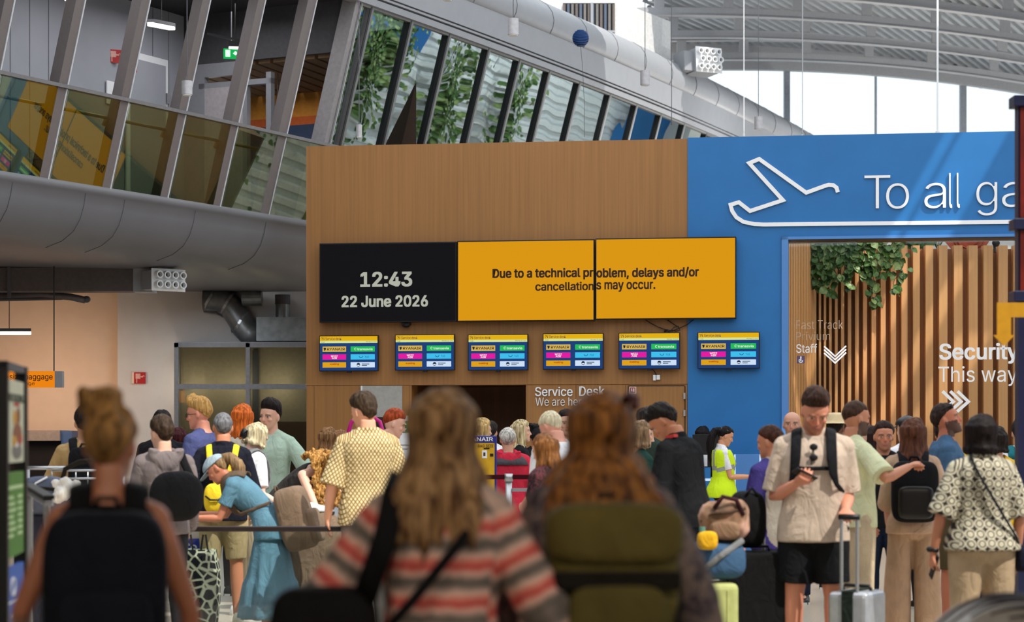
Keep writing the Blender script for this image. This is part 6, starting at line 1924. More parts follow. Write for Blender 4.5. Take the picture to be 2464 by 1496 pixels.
P15 = Person('young woman with long brown hair in a sleeveless black top, beside the oak wall', 788, 232, 1.625, 'f', head=-25, skin=SK_L, La=((-.1, 0, -1), (.2, .8, -.5)), Ra=((.12, 0, -1), (-.2, .7, -.6))).body().hair((146, 106, 70), 'long', L_=.26, n_locks=24, dark=.4).shirt(cloth('black', (26, 26, 30)), name='top', sleeve=0, top=.30, grow=.012).trousers(cloth('charcoal', (40, 40, 44))).shoes(m_white)
p = Person('young woman in profile with light brown hair, next to the sleeveless black top', 817, 226, 1.60, 'f', head=-80, skin=SK_L).body().hair((156, 112, 76), 'long', L_=.18, n_locks=22, dark=.45).shirt(cloth('black', (26, 26, 30)), name='top', sleeve=.3).trousers(cloth('charcoal', (40, 40, 44))).shoes(m_black)
P17 = Person('man in a cream diamond-print shirt looking down, seen from behind', 884, 322, 1.845, 'm', head=14, skin=(236, 172, 140), vox=.006, hd=(26, 20, 0), La=((-.30, .0, -1), (-.05, .45, -1)), Ra=((.25, .1, -1), (.0, .8, -.5))).body(); p = P17
p.hair((66, 50, 36), th=.016, top=.046, amp=.011, freq=34, side=.14, back=.055, dark=.5).shirt(c_latt, name='patterned_shirt', sleeve=.50, grow=.026, sflare=.04, folds=.010, collar=True, hem=-.05, flare=.02).trousers(cloth('grey_trousers', (100, 98, 96))).shoes(m_white)
p = Person('red-haired young man in profile looking down near the magenta frame', 938, 262, 1.785, 'm', head=-82, skin=(240, 184, 160), vox=.007, hd=(0, 20, 0), Ra=((.1, .3, -1), (.0, .9, -.1)), La=((-.1, .3, -1), (.1, .9, .1))).body().hair((170, 72, 36), th=.014, top=.034, amp=.006, side=.145, back=.08, dark=.55).shirt(cloth('grey_pink', (176, 160, 160))).trousers(cloth('charcoal', (40, 40, 44))).shoes(m_black)

# ================ at the service desk
def desk(label, px, sc_, top, sex, head, hair, shirt, sk=SK_M, **kw):
    hs = dict(kw.pop('h', {})); pp = kw.pop('pants', cloth('charcoal', (40, 40, 44))); sh = dict(kw.pop('s', {}))
    p = Person(label, px, sc_, Hs(top, sc_) - .012, sex, head=head, skin=sk, **kw).body()
    p.hair(hair, **hs); p.shirt(shirt, **sh); p.trousers(pp); p.shoes(m_black); return p
desk('blonde woman in a dark green top behind the budget bag sizer', 1157, 240, 1004, 'f', -62, (206, 172, 112), cloth('dark_green', (40, 56, 48)), SK_L, h=dict(style='long', L_=.14, n_locks=22), s=dict(sleeve=.6))
desk('dark-haired man with a white collar by the bag sizer', 1180, 206, 1013, 'm', -15, (40, 34, 32), cloth('white', (232, 232, 236)), SK_M, s=dict(sleeve=.6))
P21 = desk('white-haired person in a red jacket with grey shoulders', 1222, 246, 1026, 'm', 6, (206, 200, 192), cloth('jacket_red', (206, 48, 70)), SK_M, h=dict(top=.022, side=.12), s=dict(name='jacket', sleeve=.95, grow=.04, sgrow=.03, hem=-.09, flare=.03, folds=.012, hood=True))
c_, X_, Y_, Z_ = P21.frame(.30); mb = MB(); mb.loft([[Vector(q) for q in P21.ring(h, w_, d_, yo)] for h, w_, d_, yo in ((.255, .222, .16, -.01), (.285, .20, .145, -.012), (.305, .165, .12, -.014), (.322, .12, .10, -.012), (.332, .09, .085, -.01))]); on(P21, 'jacket_yoke', cloth('grey_yoke', (86, 80, 84)), mb)
desk('woman with long blonde hair in profile, black top, at the service desk', 1252, 222, 1008, 'f', -88, (196, 166, 116), cloth('black', (26, 26, 30)), SK_L, h=dict(style='long', L_=.22, n_locks=26, light=(232, 214, 170)), s=dict(sleeve=.6), Ra=((.1, .3, -1), (0, .9, -.2)))
desk('woman with a dark bun in a black top under the Service Desk letters', 1289, 206, 1025, 'f', 0, (24, 20, 20), cloth('black', (26, 26, 30)), SK_T, h=dict(style='bun'), s=dict(sleeve=.5, grow=.03))
P24 = desk('older man with white hair in a white shirt looking down', 1352, 300, 976, 'm', 30, (216, 204, 172), cloth('white', (232, 232, 236)), (226, 160, 136), vox=.0065, lean=10, hd=(12, 30, 0), h=dict(top=.024, th=.014, side=.13, amp=.004, dark=.7), s=dict(sleeve=.6), Ra=((.1, .1, -1), (.0, .8, -.5)), La=((-.12, .0, -1), (.1, .8, -.4)))
desk('dark-haired person facing the hall behind the white-haired man', 1363, 240, 985, 'm', 185, (30, 24, 24), cloth('grey_shirt', (110, 108, 112)), SK_L)
P26 = desk('brown-haired woman in a dark maroon floral jacket', 1318, 345, 1040, 'f', 55, (130, 84, 44), c_flor, SK_M, h=dict(style='long', L_=.10, n_locks=22), s=dict(name='floral_jacket', sleeve=.93, grow=.035, sgrow=.03, folds=.014), hd=(0, 15, 0))
P27 = desk('woman in a dark green T-shirt with a forearm raised', 1540, 284, 1010, 'f', -66, (150, 120, 90), cloth('bottle_green', (30, 62, 54)), SK_L, h=dict(style='bob', L_=.05), s=dict(sleeve=.46, grow=.02), Ra=((.2, .1, -1), (.1, .8, -.55)), La=((-.1, .2, -1), (.1, .8, -.5)))
desk('tall man with a wavy dark quiff behind the black polo', 1556, 262, 984, 'm', 15, (46, 36, 32), cloth('dark_green', (40, 56, 48)), SK_M, h=dict(top=.05, amp=.011, freq=34))
P29 = Person('man in a black polo with a red collar tab looking down', 1656, 342, 1.80, 'm', head=58, lean=13, skin=(196, 128, 92), vox=.006, hd=(10, 34, 0), La=((-.16, .08, -1), (-.05, .45, -1)), Ra=((.2, .1, -1), (.0, .5, -1)), build=1.04).body(); p = P29
p.hair((34, 27, 24), th=.017, top=.040, quiff=.012, amp=.008, side=.135, back=.06).shirt(cloth('black_polo', (20, 21, 24)), name='polo_shirt', sleeve=.52, grow=.022, sflare=.03, collar=True).trousers(cloth('dark_jeans', (30, 32, 42))).shoes(m_black)
c_, X_, Y_, Z_ = p.frame(.312); mb = MB(); mb.box(-.03, .03, -.012, .012, -.035, .03); 
for i, q in enumerate(mb.v): mb.v[i] = tuple(c_ + X_ * (-.105 + q[0]) * 1 + Y_ * (-.03 + q[2]) + Z_ * (.03 + q[1]))
on(p, 'collar_tab', M('tab_red', (200, 60, 50), .7), mb, False)
p = Person('person with a black bob behind the dark monitor', 1690, 182, Hs(1024, 182) - .012, 'f', head=-15, skin=SK_L).body().hair((22, 20, 24), 'bob', th=.026, L_=.03, back=.05).shirt(cloth('white', (232, 232, 236))).trousers(cloth('black', (26, 26, 30))).shoes(m_black)
P31 = Person('woman in a yellow hi-vis vest with a very long ponytail holding a phone', 1738, 200, Hs(1018, 200) - .012, 'f', head=-84, skin=(214, 150, 116), vox=.006, hd=(0, 22, 0), La=((-.05, .2, -1), (.1, .95, .05)), Ra=((.08, .22, -1), (-.05, .95, .02)), hands=(('hold', (0, 0, 1)), ('hold', (0, 0, 1))), Ll=((-.03, .2, -1), (-.02, .0, -1)), Rl=((.03, -.15, -1), (.02, -.12, -1))).body(); p = P31
p.hair((26, 20, 22), 'pony', th=.012, top=.014, L_=.48, dark=.5).shirt(cloth('white', (232, 232, 236)), name='shirt', sleeve=.36, grow=.012, sgrow=.006, sflare=.008, collar=True)
p.shirt(c_hiv, name='hi_vis_vest', hem=-.035, top=.302, sleeve=0, grow=.046, flare=.03, folds=.008).trousers(cloth('black', (26, 26, 30))).shoes(m_black)
pm, d, n, s = p.palm[1]; t = thing('phone', 'pale phone in the hand of the hi-vis woman', 'phone', p.W(Vector(pm) + Vector((-.03, .05, .01))), p.root.rotation_euler.z)
mb = MB().box(-.037, .037, -.075, .075, -.004, .004); o_ = mb.build('phone_body', m_white, t, bevel=.003); t.rotation_euler = (R(18), 0, p.root.rotation_euler.z)

# ================ right group
P32 = Person('boy in a grey T-shirt with purple sleeves seen from behind', 1860, 342, 1.60, 'm', head=38, skin=(206, 136, 104), vox=.0065, build=.95, hd=(20, 8, 0), La=((-.2, .05, -1), (-.05, .35, -1)), Ra=((.2, .1, -1), (.05, .6, -.7))).body(); p = P32
p.hair((74, 42, 30), th=.018, top=.026, amp=.004, side=.13, back=.065).shirt(cloth('tee_grey', (140, 132, 122)), sleeve=.56, grow=.024, sleeve_mat=cloth('sleeve_purple', (52, 44, 104)), hem=-.06).trousers(cloth('black', (26, 26, 30))).shoes(m_black)
p = Person('bald man facing the hall between the blue wall and the phone man', 1906, 262, Hs(988, 262), 'm', head=170, skin=(206, 150, 124), beard=(96, 74, 60), beard_amt=.35).body().shirt(cloth('grey_shirt', (110, 108, 112))).trousers(cloth('navy', (34, 40, 60))).shoes(m_black)
P34 = Person('man in a cream T-shirt and black shorts looking down at his phone', 1958, 385, 1.825, 'm', head=172, skin=(214, 142, 114), lips=(168, 96, 84), beard=(128, 78, 60), beard_amt=.45, brow=(70, 44, 34), vox=.005, hd=(10, 30, 0), build=1.06,
             Ra=((.20, -.04, -1), (-.46, .72, .30)), La=((-.10, -.25, -1), (.06, .95, -.30)), hands=(('grip', (0, 0, -1)), ('hold', (-.2, -.5, .8))), Ll=((-.07, .0, -1), (-.02, -.02, -1)), Rl=((.07, .03, -1), (.02, -.03, -1))).body(); p = P34
p.hair((58, 38, 30), th=.014, top=.044, quiff=.03, amp=.008, side=.142, back=.08).shirt(cloth('cream_tee', (192, 174, 158)), sleeve=.46, grow=.024, sflare=.026, folds=.009, hem=-.045).trousers(cloth('shorts_black', (20, 21, 24)), name='shorts', length=.80, grow=.018, leg=.030, flare=.01).shoes(m_black)
pk = cloth('pack_black', (22, 22, 26))
backpack(p, 'black backpack worn by the man looking at his phone', pk, pk, (.32, .18, .48), top=.29)
t = thing('chest_strap', 'black chest strap across the cream T-shirt', 'strap', p.W(loc(p, .205, 0, .155)), p.root.rotation_euler.z); MB().tube([(-.13, -.005, 0), (-.05, .012, .003), (.05, .012, .0), (.13, -.005, .01)], [(.012, .004)] * 4, 8, side=(0, 0, 1)).build('webbing', pk, t, smooth=True); MB().box(.0, .05, .012, .024, -.014, .014).build('buckle', m_black, t, bevel=.003)
t = thing('sunglasses', 'black sunglasses hooked on the neck of the cream T-shirt', 'sunglasses', p.W(loc(p, .262, 0.0, .150)), p.root.rotation_euler.z)
for z in (.03, -.035): MB().ball((0, .012, z), (.026, .007, .022), 14, 8).build('lens', m_black, t, smooth=True)
MB().tube([(0, .012, .012), (0, .012, -.016)], .004, 6).build('bridge', m_black, t); MB().tube([(.0, .005, .05), (.012, .0, -.02), (.014, 0, -.08)], .003, 6).build('temple', m_black, t)
pm, d, n, s = p.palm[1]; n = np.array(n); ax = np.array(d)
t = thing('phone', 'black phone held by the man in the cream T-shirt', 'phone', p.W(Vector(pm) + Vector(n) * .004)); rm = Matrix(np.stack([np.cross(unit(ax), n), unit(ax), n], 1).tolist()).to_4x4()
mb = MB().box(-.075, .075, -.038, .038, -.004, .005); o_ = mb.build('phone_body', m_black, t, bevel=.003); t.rotation_euler = (p.root.matrix_basis.to_3x3() @ rm.to_3x3()).to_euler()
P34 = p
P35 = Person('bearded man in a pale green T-shirt stretching out his arm', 2054, 332, 1.78, 'm', head=-72, skin=(206, 138, 106), beard=(62, 50, 46), beard_amt=.9, vox=.006, hd=(4, 4, 0), La=((-.12, .2, -1), (-.1, .6, -.8)), Ra=((.75, .15, -.6), (-.35, .85, .30)), hands=(('rest', None), ('hold', (0, .3, -1)))).body(); p = P35
p.hair((70, 48, 36), th=.009, top=.020, amp=.003, side=.15, back=.10, dark=.6).shirt(cloth('pale_green', (214, 216, 176)), sleeve=.46, grow=.024, sflare=.03).trousers(cloth('beige', (196, 172, 144)), grow=.016, leg=.03).shoes(m_white)
p = Person('man in a pale straw hat behind the bearded man', 2011, 240, Hs(1000, 240), 'm', head=-30, skin=(120, 76, 56)).body().hair(DK, th=.012, top=.01).shirt(cloth('dark_grey', (62, 62, 66))).trousers(cloth('charcoal', (40, 40, 44))).shoes(m_black)
T = lambda q: Vector(p.hc + p.Rh @ (np.array(q) * p.hk)); mb = MB()
mb.loft([[T((r * math.cos(a), r * 1.12 * math.sin(a), z)) for a in np.linspace(0, 2 * math.pi, 28, endpoint=False)] for r, z in ((.16, .163), (.165, .168), (.13, .174), (.10, .176), (.094, .20), (.088, .25), (.075, .272), (.03, .275))]); on(p, 'straw_hat', M('straw', (222, 200, 160), .8, bump=.3, bscale=120), mb)
p = Person('dark-haired woman in a white frilly blouse behind the bearded man', 2098, 262, Hs(1026, 262), 'f', head=70, skin=SK_L).body().hair((44, 26, 24), 'long', L_=.15, n_locks=20).shirt(cloth('white', (232, 232, 236)), name='blouse', sleeve=.5, grow=.03, folds=.014).trousers(cloth('white2', (206, 202, 196))).shoes(m_white)
P37 = Person('dark-haired man in a black T-shirt and jeans facing the hall', 2126, 302, 1.645, 'm', head=172, skin=(206, 136, 104), vox=.0055, brow=(36, 26, 24), beard=(110, 76, 62), beard_amt=.4, hd=(6, 2, 0), La=((-.2, 0, -1), (-.1, .3, -1)), Ra=((.22, .05, -1), (.0, .5, -.9))).body(); p = P37
p.hair((52, 34, 30), th=.020, top=.028, amp=.007, side=.125, back=.05).shirt(cloth('black', (26, 26, 30)), sleeve=.5, grow=.022).trousers(cloth('jeans', (36, 48, 70), var=.2), grow=.014, leg=.02).shoes(m_black)
P38 = Person('woman with long brown hair and wide beige trousers, black backpack', 2196, 326, 1.655, 'f', head=-6, skin=(200, 136, 108), vox=.007, hd=(-20, 0, 0), La=((-.15, .1, -1), (.05, .7, -.6)), Ra=((.30, -.02, -1), (.05, .9, -.25))).body(); p = P38
p.hair((98, 58, 42), 'long', th=.022, L_=.20, n_locks=30, dark=.45).shirt(cloth('blouse_beige', (190, 158, 134)), name='blouse', sleeve=.56, grow=.022, sgrow=.03, sflare=.02).trousers(cloth('wide_beige', (176, 146, 120)), name='wide_trousers', length=2.0, straight=.098, flare=.12, grow=.016).shoes(m_white)
backpack(p, 'black leather trimmed backpack on the woman with long brown hair', pk, pk, (.34, .17, .45), top=.295, pocket_mat=M('pack_leather', (24, 22, 22), .3))
P39 = Person('bearded man in a blue T-shirt looking up, sunglasses on his head', 2279, 312, 1.78, 'm', head=-100, skin=(196, 120, 90), beard=(60, 44, 38), beard_amt=.9, vox=.006, hd=(-4, -16, 0), La=((-.16, .05, -1), (-.05, .4, -1)), Ra=((.16, .05, -1), (.05, .4, -1))).body(); p = P39
p.hair((50, 36, 30), th=.014, top=.024, amp=.005, side=.14, back=.07).shirt(cloth('blue_tee', (66, 96, 128)), sleeve=.5, grow=.024, hem=-.04).trousers(cloth('olive_shorts', (88, 76, 54)), name='shorts', length=.95, leg=.03).shoes(m_black); glasses(p, m_black, up=.09, name='sunglasses')
p = Person('man in a white T-shirt and black cap behind the brown-haired woman', 2184, 272, Hs(1002, 268), 'm', head=25, skin=SK_L).body().hair(DK, th=.012, top=.01).shirt(cloth('white', (232, 232, 236)), sleeve=.5, grow=.03).trousers(cloth('charcoal', (40, 40, 44))).shoes(m_black); cap(p, m_black)
p = Person('person in a yellow T-shirt behind the man looking up', 2273, 282, 1.66, 'm', head=-25, skin=(226, 170, 140), Ra=((.32, .1, -1), (.1, .6, -.7))).body().hair(DK).shirt(cloth('yellow_tee', (236, 186, 40)), sleeve=.5, grow=.03).trousers(cloth('navy', (34, 40, 60))).shoes(m_black)
backpack(p, 'black backpack on the yellow T-shirt behind the man looking up', pk, pk, (.26, .14, .40))
P41 = Person('woman with a black bob in a swirl-print blouse and beige trousers', 2362, 402, 1.65, 'f', head=6, skin=(196, 130, 100), vox=.006, build=1.10, hd=(8, 0, 0), La=((-.42, -.04, -1), (-.12, .25, -1)), Ra=((.32, -.02, -1), (.05, .3, -1)), hands=(('hold', None), ('rest', None))).body(); p = P41
p.hair((26, 17, 18), 'bob', th=.030, top=.028, L_=.06, back=.02, n_locks=30, dark=.6, front=.19).shirt(c_swrl, name='printed_blouse', sleeve=.52, grow=.026, flare=.02, sgrow=.028, sflare=.03, folds=.008, hem=-.01, collar=True).trousers(cloth('beige_linen', (172, 150, 122)), grow=.018, leg=.03, straight=.088, flare=.05).shoes(m_white); wristband(p, 0, m_black)
t = thing('crossbody_bag', 'small dark bag on a black strap across the swirl-print blouse', 'bag', p.W(loc(p, -.01, .22, -.03)), p.root.rotation_euler.z); o = p.W(loc(p, -.01, .22, -.03)); inv = lambda q: p.root.matrix_basis.to_3x3().inverted() @ (p.W(q) - o)
mb = MB(); sq(mb, (0.02, .03, -.05), (.05, .10, .08), .5); mb.build('bag_body', cloth('bag_navy', (24, 24, 40)), t, smooth=True)
mb = MB(); mb.tube([inv(loc(p, h, x, y, u)) for h, x, y, u in ((.305, -.075, .0, .07), (.30, -.085, -.085, .03), (.26, -.06, -.152, 0), (.18, .02, -.158, 0), (.10, .10, -.158, 0), (.03, .18, -.13, 0), (-.0, .215, -.06, 0))], [(.004, .014)] * 7, 8, side=(0, 1, .3)); mb.build('shoulder_strap', pk, t, smooth=True)
pm, d, n, s = p.palm[0]; t = thing('phone', 'dark phone in the hand of the woman with the black bob', 'phone', p.W(Vector(pm))); t.rotation_euler = (R(20), R(12), p.root.rotation_euler.z); MB().box(-.005, .005, -.036, .036, -.075, .075).build('phone_body', m_black, t, bevel=.003)
p = Person('person in a yellow T-shirt hidden behind the black bob', 2398, 300, 1.60, 'f', head=10, skin=(232, 180, 152), Ra=((.42, .1, -1), (.1, .6, -.7))).body().hair(DK, 'bob', L_=.03).shirt(cloth('yellow_tee', (236, 186, 40)), sleeve=.5, grow=.03).trousers(cloth('navy', (34, 40, 60))).shoes(m_black)
p = Person('person in a white striped shirt with a teal backpack, at the right edge', 2456, 262, 1.68, 'm', head=-10, skin=SK_M).body().hair(DK).shirt(cloth('white', (232, 232, 236)), sleeve=.5, grow=.024).trousers(cloth('navy', (34, 40, 60))).shoes(m_black)
tl = cloth('pack_teal', (34, 112, 122)); backpack(p, 'teal backpack on the person at the right edge', tl, tl, (.28, .14, .42), top=.27)
# ================================================================== luggage, barriers, counters, plants
# glass barrier with a dark rail in the middle left
Yb_ = 16.35
t = thing('glass_barrier', 'low glass barrier with a dark rail in front of the woman in blue', 'barrier', (P(600, 0, Yb_).x, Yb_, 0))
q = lambda x: P(x, 0, Yb_).x - t.location.x
zr_ = P(0, 1272, Yb_).z
MB().box(q(436), q(905), -.03, .03, zr_ - .02, zr_ + .02).build('rail', M('rail_dark', (34, 24, 24), .35), t, bevel=.008)
MB().box(q(440), q(900), -.006, .006, .10, zr_ - .02).build('pane', g_clear, t)
MB().box(q(436), q(905), -.03, .03, .0, .10).build('base_channel', m_alu, t)
for x in (440, 900): MB().box(q(x) - .02, q(x) + .02, -.02, .02, .08, zr_ - .01).build('post', m_alu, t)
# net-print bag standing behind the barrier
t = thing('shopping_bag', 'net-print bag standing behind the glass barrier by the khaki shorts', 'bag', P(478, 1450, 17.6) * 1.0); t.location.z = 0
mb = MB(); mb.loft([[(x * w_, y * .12, z) for x, y in ((-1, -1), (0, -1.15), (1, -1), (1.1, 0), (1, 1), (0, 1.15), (-1, 1), (-1.1, 0))] for z, w_ in ((0, .14), (.2, .16), (.45, .16), (.62, .13))]); o_ = mb.build('bag_body', M('net_dark', (26, 30, 36), .7), t)
o_.data.materials[0] = PAT('net_bag', fn_reptile); at = o_.data.attributes.new('pat', 'FLOAT_VECTOR', 'POINT'); at.data.foreach_set('vector', np.array([v_.co[:] for v_ in o_.data.vertices], dtype=np.float32).ravel())
for s_ in (-.06, .06): MB().tube([(s_ - .03, -.1, .6), (s_ - .01, -.1, .74), (s_ + .01, -.1, .74), (s_ + .03, -.1, .6)], .008, 8).build('handle', m_black, t)
t = thing('sneaker', 'white sneaker lying on the luggage in front of the curly-haired woman', 'shoe', P(754, 1232, 17.3), .4)
mb = MB(); mb.loft([[(y, x * w_, z * h_ + dz) for x, z in ((-1, 0), (-1, .5), (-.6, 1), (.6, 1), (1, .5), (1, 0))] for y, w_, h_, dz in ((-.13, .02, .05, 0), (-.11, .036, .085, 0), (-.02, .04, .08, 0), (.06, .046, .055, 0), (.13, .04, .045, 0), (.16, .015, .025, 0))]); mb.build('upper', m_white, t, smooth=True)
mb = MB(); mb.prism([(-.135, -.02), (.16, -.02), (.165, .004), (-.135, .004)], -.046, .046); mb.build('sole', M('sole_black', (30, 30, 30), .6), t)
t = thing('holdall', 'taupe holdall standing on the floor under the white sneaker', 'bag', (P(735, 0, 17.1).x, 17.32, 0), .1)
mb = MB(); sq(mb, (0, .08, .48), (.28, .2, .48), .55, n=32, m=20); v = np.array(mb.v); v += (.014 * wob(v, 10, 4))[:, None] * np.array((.5, 1, .6)); mb.v = [tuple(q_) for q_ in v]; mb.build('bag_body', tp, t, smooth=True)
# grey case between the young women and the patterned shirt
def case(name, label, loc, rz, w_, d_, h_, mat, wheels=True, handle=None, ribs=0, strip=None, hy=.35, hw=.075):
    t = thing(name, label, 'suitcase', loc, rz)
    mb = MB(); mb.box(-w_ / 2, w_ / 2, -d_ / 2, d_ / 2, .06, h_); mb.build('shell', mat, t, bevel=.035, seg=3)
    for k in range(ribs):
        x = -w_ / 2 + w_ * (k + 1) / (ribs + 1); MB().box(x - .006, x + .006, -d_ / 2 - .006, d_ / 2 + .006, .12, h_ - .04).build('rib', mat, t, bevel=.003)
    if wheels:
        for x in (-.38, .38):
            for y in (-.3, .3): MB().cyl((x * w_ - .014, y * d_, .032), (x * w_ + .014, y * d_, .032), .032, 14).build('wheel', m_black, t)
    MB().tube([(-.09, 0, h_ - .005), (-.08, 0, h_ + .03), (.08, 0, h_ + .03), (.09, 0, h_ - .005)], .011, 8).build('carry_handle', m_black, t, smooth=True)
    if strip: MB().box(-.035, .035, -d_ / 2 - .008, d_ / 2 + .008, .058, h_ + .006).build('luggage_belt', strip, t)
    if handle:
        for x in (-hw, hw): MB().cyl((x, d_ * hy, h_ - .02), (x, d_ * hy, handle), .011, 10).build('handle_tube', m_alu, t)
        MB().tube([(-hw - .015, d_ * hy, handle), (hw + .015, d_ * hy, handle)], .018, 10).build('handle_grip', m_black, t, smooth=True)
    return t
case('suitcase', 'pale grey hard suitcase between the young women and the patterned shirt', (P(798, 0, 19.5).x, 19.5, 0), .2, .34, .24, .99, M('case_grey', (150, 158, 170), .4), handle=1.05)
# right side luggage
case('suitcase', 'silver hard-shell suitcase with a dark belt beside the phone man', (P(2076, 0, 13.2).x, 13.42, 0), R(-8), .26, .36, .575, M('case_silver', (176, 180, 188), .3, .5), handle=1.03, strip=cloth('belt_green', (30, 38, 34)), hy=-.40, hw=.05).rotation_euler = (0, 0, R(-28))
case('suitcase', 'large black fabric suitcase standing behind the boy', (P(1824, 0, 13.6).x, 13.75, 0), R(6), .42, .28, .80, cloth('case_black', (18, 18, 20)), handle=.93)
t = thing('backpack', 'black backpack lying on the large black suitcase', 'backpack', (P(1806, 0, 13.6).x, 13.78, .83), R(10))
mb = MB(); sq(mb, (0, 0, .17), (.11, .12, .18), .6, n=28, m=18); v = np.array(mb.v); v += (.01 * wob(v, 15, 2))[:, None] * unit((.4, 1, .4)); mb.v = [tuple(q_) for q_ in v]; mb.build('pack_body', cloth('case_black', (18, 18, 20)), t, smooth=True)
MB().tube([(-.04, -.1, .32), (.0, -.1, .37), (.04, -.1, .32)], .01, 8).build('carry_handle', cloth('case_black', (18, 18, 20)), t, smooth=True)
case('suitcase', 'lime green suitcase half hidden by the mottled jacket', (P(1722, 0, 12.9).x, 13.0, 0), R(10), .22, .34, .655, M('case_lime', (178, 184, 116), .5), ribs=2)
t = thing('duffel_bag', 'blue and grey duffel bag on top of the lime suitcase', 'bag', (P(1722, 0, 13.0).x, 13.02, .675), R(10))
mb = MB(); sq(mb, (0, 0, .11), (.17, .17, .115), .6, n=28, m=18); mb.build('bag_body', cloth('duffel_blue', (62, 92, 124)), t, smooth=True)
MB().tube([(-.16, -.13, .02), (-.02, -.18, .14), (.13, -.13, .23)], .02, 8).build('grey_strap', cloth('duffel_grey', (120, 122, 124)), t, smooth=True)
t = thing('duffel_bag', 'tan and pink crumpled bag piled on top of the luggage', 'bag', (P(1742, 0, 13.0).x, 13.02, .895), R(-8))
mb = MB(); sq(mb, (0, 0, .13), (.15, .13, .125), .62, n=72, m=52); v = np.array(mb.v); dv_ = v - np.array((0, 0, .12)); dv_ /= np.linalg.norm(dv_, axis=1)[:, None]; v += (.016 * wob(v, 15, 5) - .020 * np.abs(wob(v, 22, 2)) + .006 * wob(v, 52, 1))[:, None] * dv_; mb.v = [tuple(q_) for q_ in v]; mb.build('bag_body', PAT('tan_pink', lambda nt, vec, node, link: ramp(node, link, (lambda n_: (link(node('ShaderNodeTexCoord').outputs['Object'], n_.inputs['Vector']), n_.inputs['Scale'].__setattr__('default_value', 7), n_.outputs['Fac'])[2])(node('ShaderNodeTexNoise')), [(.38, (112, 90, 72)), (.5, (150, 116, 92)), (.62, (190, 150, 132))])), t, smooth=True)
MB().tube([(-.05, -.12, .2), (.0, -.13, .27), (.08, -.11, .25), (.12, -.1, .16)], .014, 8).build('handle', cloth('strap_maroon', (60, 30, 36)), t, smooth=True)
MB().tube([(-.13, -.07, .12), (-.06, -.135, .17), (.04, -.135, .18), (.13, -.07, .2)], .010, 8).build('zip_seam', cloth('zip_brown', (90, 70, 58)), t, smooth=True)
mb = MB(); sq(mb, (.01, -.11, .07), (.09, .035, .055), .6); mb.build('side_pocket', cloth('pocket_tan', (140, 112, 90)), t, smooth=True)
t = thing('bag_yellow', 'yellow pouch tucked in the luggage pile beside the tan bag', 'pouch', (P(1706, 0, 12.7).x, 12.80, .86), 0); t.name = 'pouch'
mb = MB(); sq(mb, (0, 0, .05), (.06, .05, .055), .6); mb.build('pouch_body', cloth('pouch_yellow', (222, 170, 36)), t, smooth=True); MB().cyl((-.03, 0, .1), (-.03, 0, .13), .018, 12).build('cap', M('cap_teal', (90, 140, 130), .5), t)
t = thing('bottle', 'small green bottle in the luggage beside the boy', 'bottle', (P(1768, 0, 13.0).x, 12.98, .86))
MB().cyl((0, 0, 0), (0, 0, .11), .024, 16).build('bottle_body', M('bottle_green', (96, 150, 40), .3), t, smooth=True); MB().cyl((0, 0, .11), (0, 0, .14), .014, 12).build('cap', m_white, t)
MB()
# striped grey hard case at the lower right corner, near the lens
t = thing('striped_suitcase', 'grey dark-striped hard case looming at the lower right corner', 'suitcase', (P(2440, 0, 7.0).x, 7.0, 0))
mb = MB(); n_ = 30
def arc_(x, y0, dz): return (x, y0, .990 + dz - .24 * (abs(x) / .34) ** 2.3)
xs_ = np.linspace(-.34, .34, 40)
mb.loft([[(x, y, z) for y, z in ((-.25, .08), (.25, .08), (.25, arc_(x, 0, -.05)[2]), (.18, arc_(x, 0, 0)[2]), (-.18, arc_(x, 0, 0)[2]), (-.25, arc_(x, 0, -.05)[2]))] for x in xs_]); mb.build('shell', M('case_stone', (146, 140, 132), .4), t, smooth=False)
for k, (gy, gz) in enumerate(((.10, .003), (-.03, .003), (-.14, .003), (-.198, -.012), (-.235, -.036))):
    mb = MB(); mb.tube([(x, gy, arc_(x, 0, gz)[2]) for x in np.linspace(-.27 + .05 * k, .33, 26)], [.003 + .009 * math.sin(math.pi * i / 25) for i in range(26)], 8); mb.build('groove', M('groove_violet', (36, 28, 38), .6), t, smooth=True)
for x in (-.25, .25):
    for y in (-.18, .18): MB().cyl((x - .02, y, .04), (x + .02, y, .04), .04, 12).build('wheel', m_black, t)

# trolley with a pram and soft toy at the left
t = thing('baggage_cart', 'wire baggage cart behind the menu totem', 'trolley', (P(150, 0, 16.2).x, 16.4, 0))
mb = MB()
zt_ = 1.27
for z in (zt_, zt_ - .06, zt_ - .12): mb.tube([(-.12, .0, z), (.42, .0, z)], .008, 6)
for x in np.linspace(-.12, .42, 7): mb.tube([(x, 0, zt_ - .13), (x, 0, zt_)], .005, 6)
mb.tube([(-.30, -.05, zt_ + .02), (.0, -.05, zt_ + .02)], .014, 8)
for x in (-.3, .42): mb.tube([(x, 0, zt_ + .02), (x, 0, .1)], .014, 8)
mb.tube([(-.3, 0, .12), (.42, 0, .12)], .014, 8)
mb.build('frame', m_alu, t, smooth=True)
for x in (-.28, .40): MB().cyl((x - .02, 0, .06), (x + .02, 0, .06), .06, 14).build('wheel', m_black, t)
t = thing('travel_bag', 'grey blue rounded bag on the cart with a pale piping', 'bag', (P(115, 0, 15.8).x, 15.7, 0))
MB().box(-.2, .2, -.13, .13, 0, .96).build('bag_base', cloth('bag_dark', (36, 36, 44)), t, bevel=.03)
mb = MB(); sq(mb, (0, 0, 1.09), (.19, .13, .15), .7, n=28, m=18); mb.build('bag_body', cloth('bag_greyblue', (92, 98, 116)), t, smooth=True)
MB().tube([(-.06, -.135, .99), (-.075, -.135, 1.08), (-.04, -.12, 1.19), (.04, -.1, 1.235)], .008, 8).build('piping', m_white, t, smooth=True)
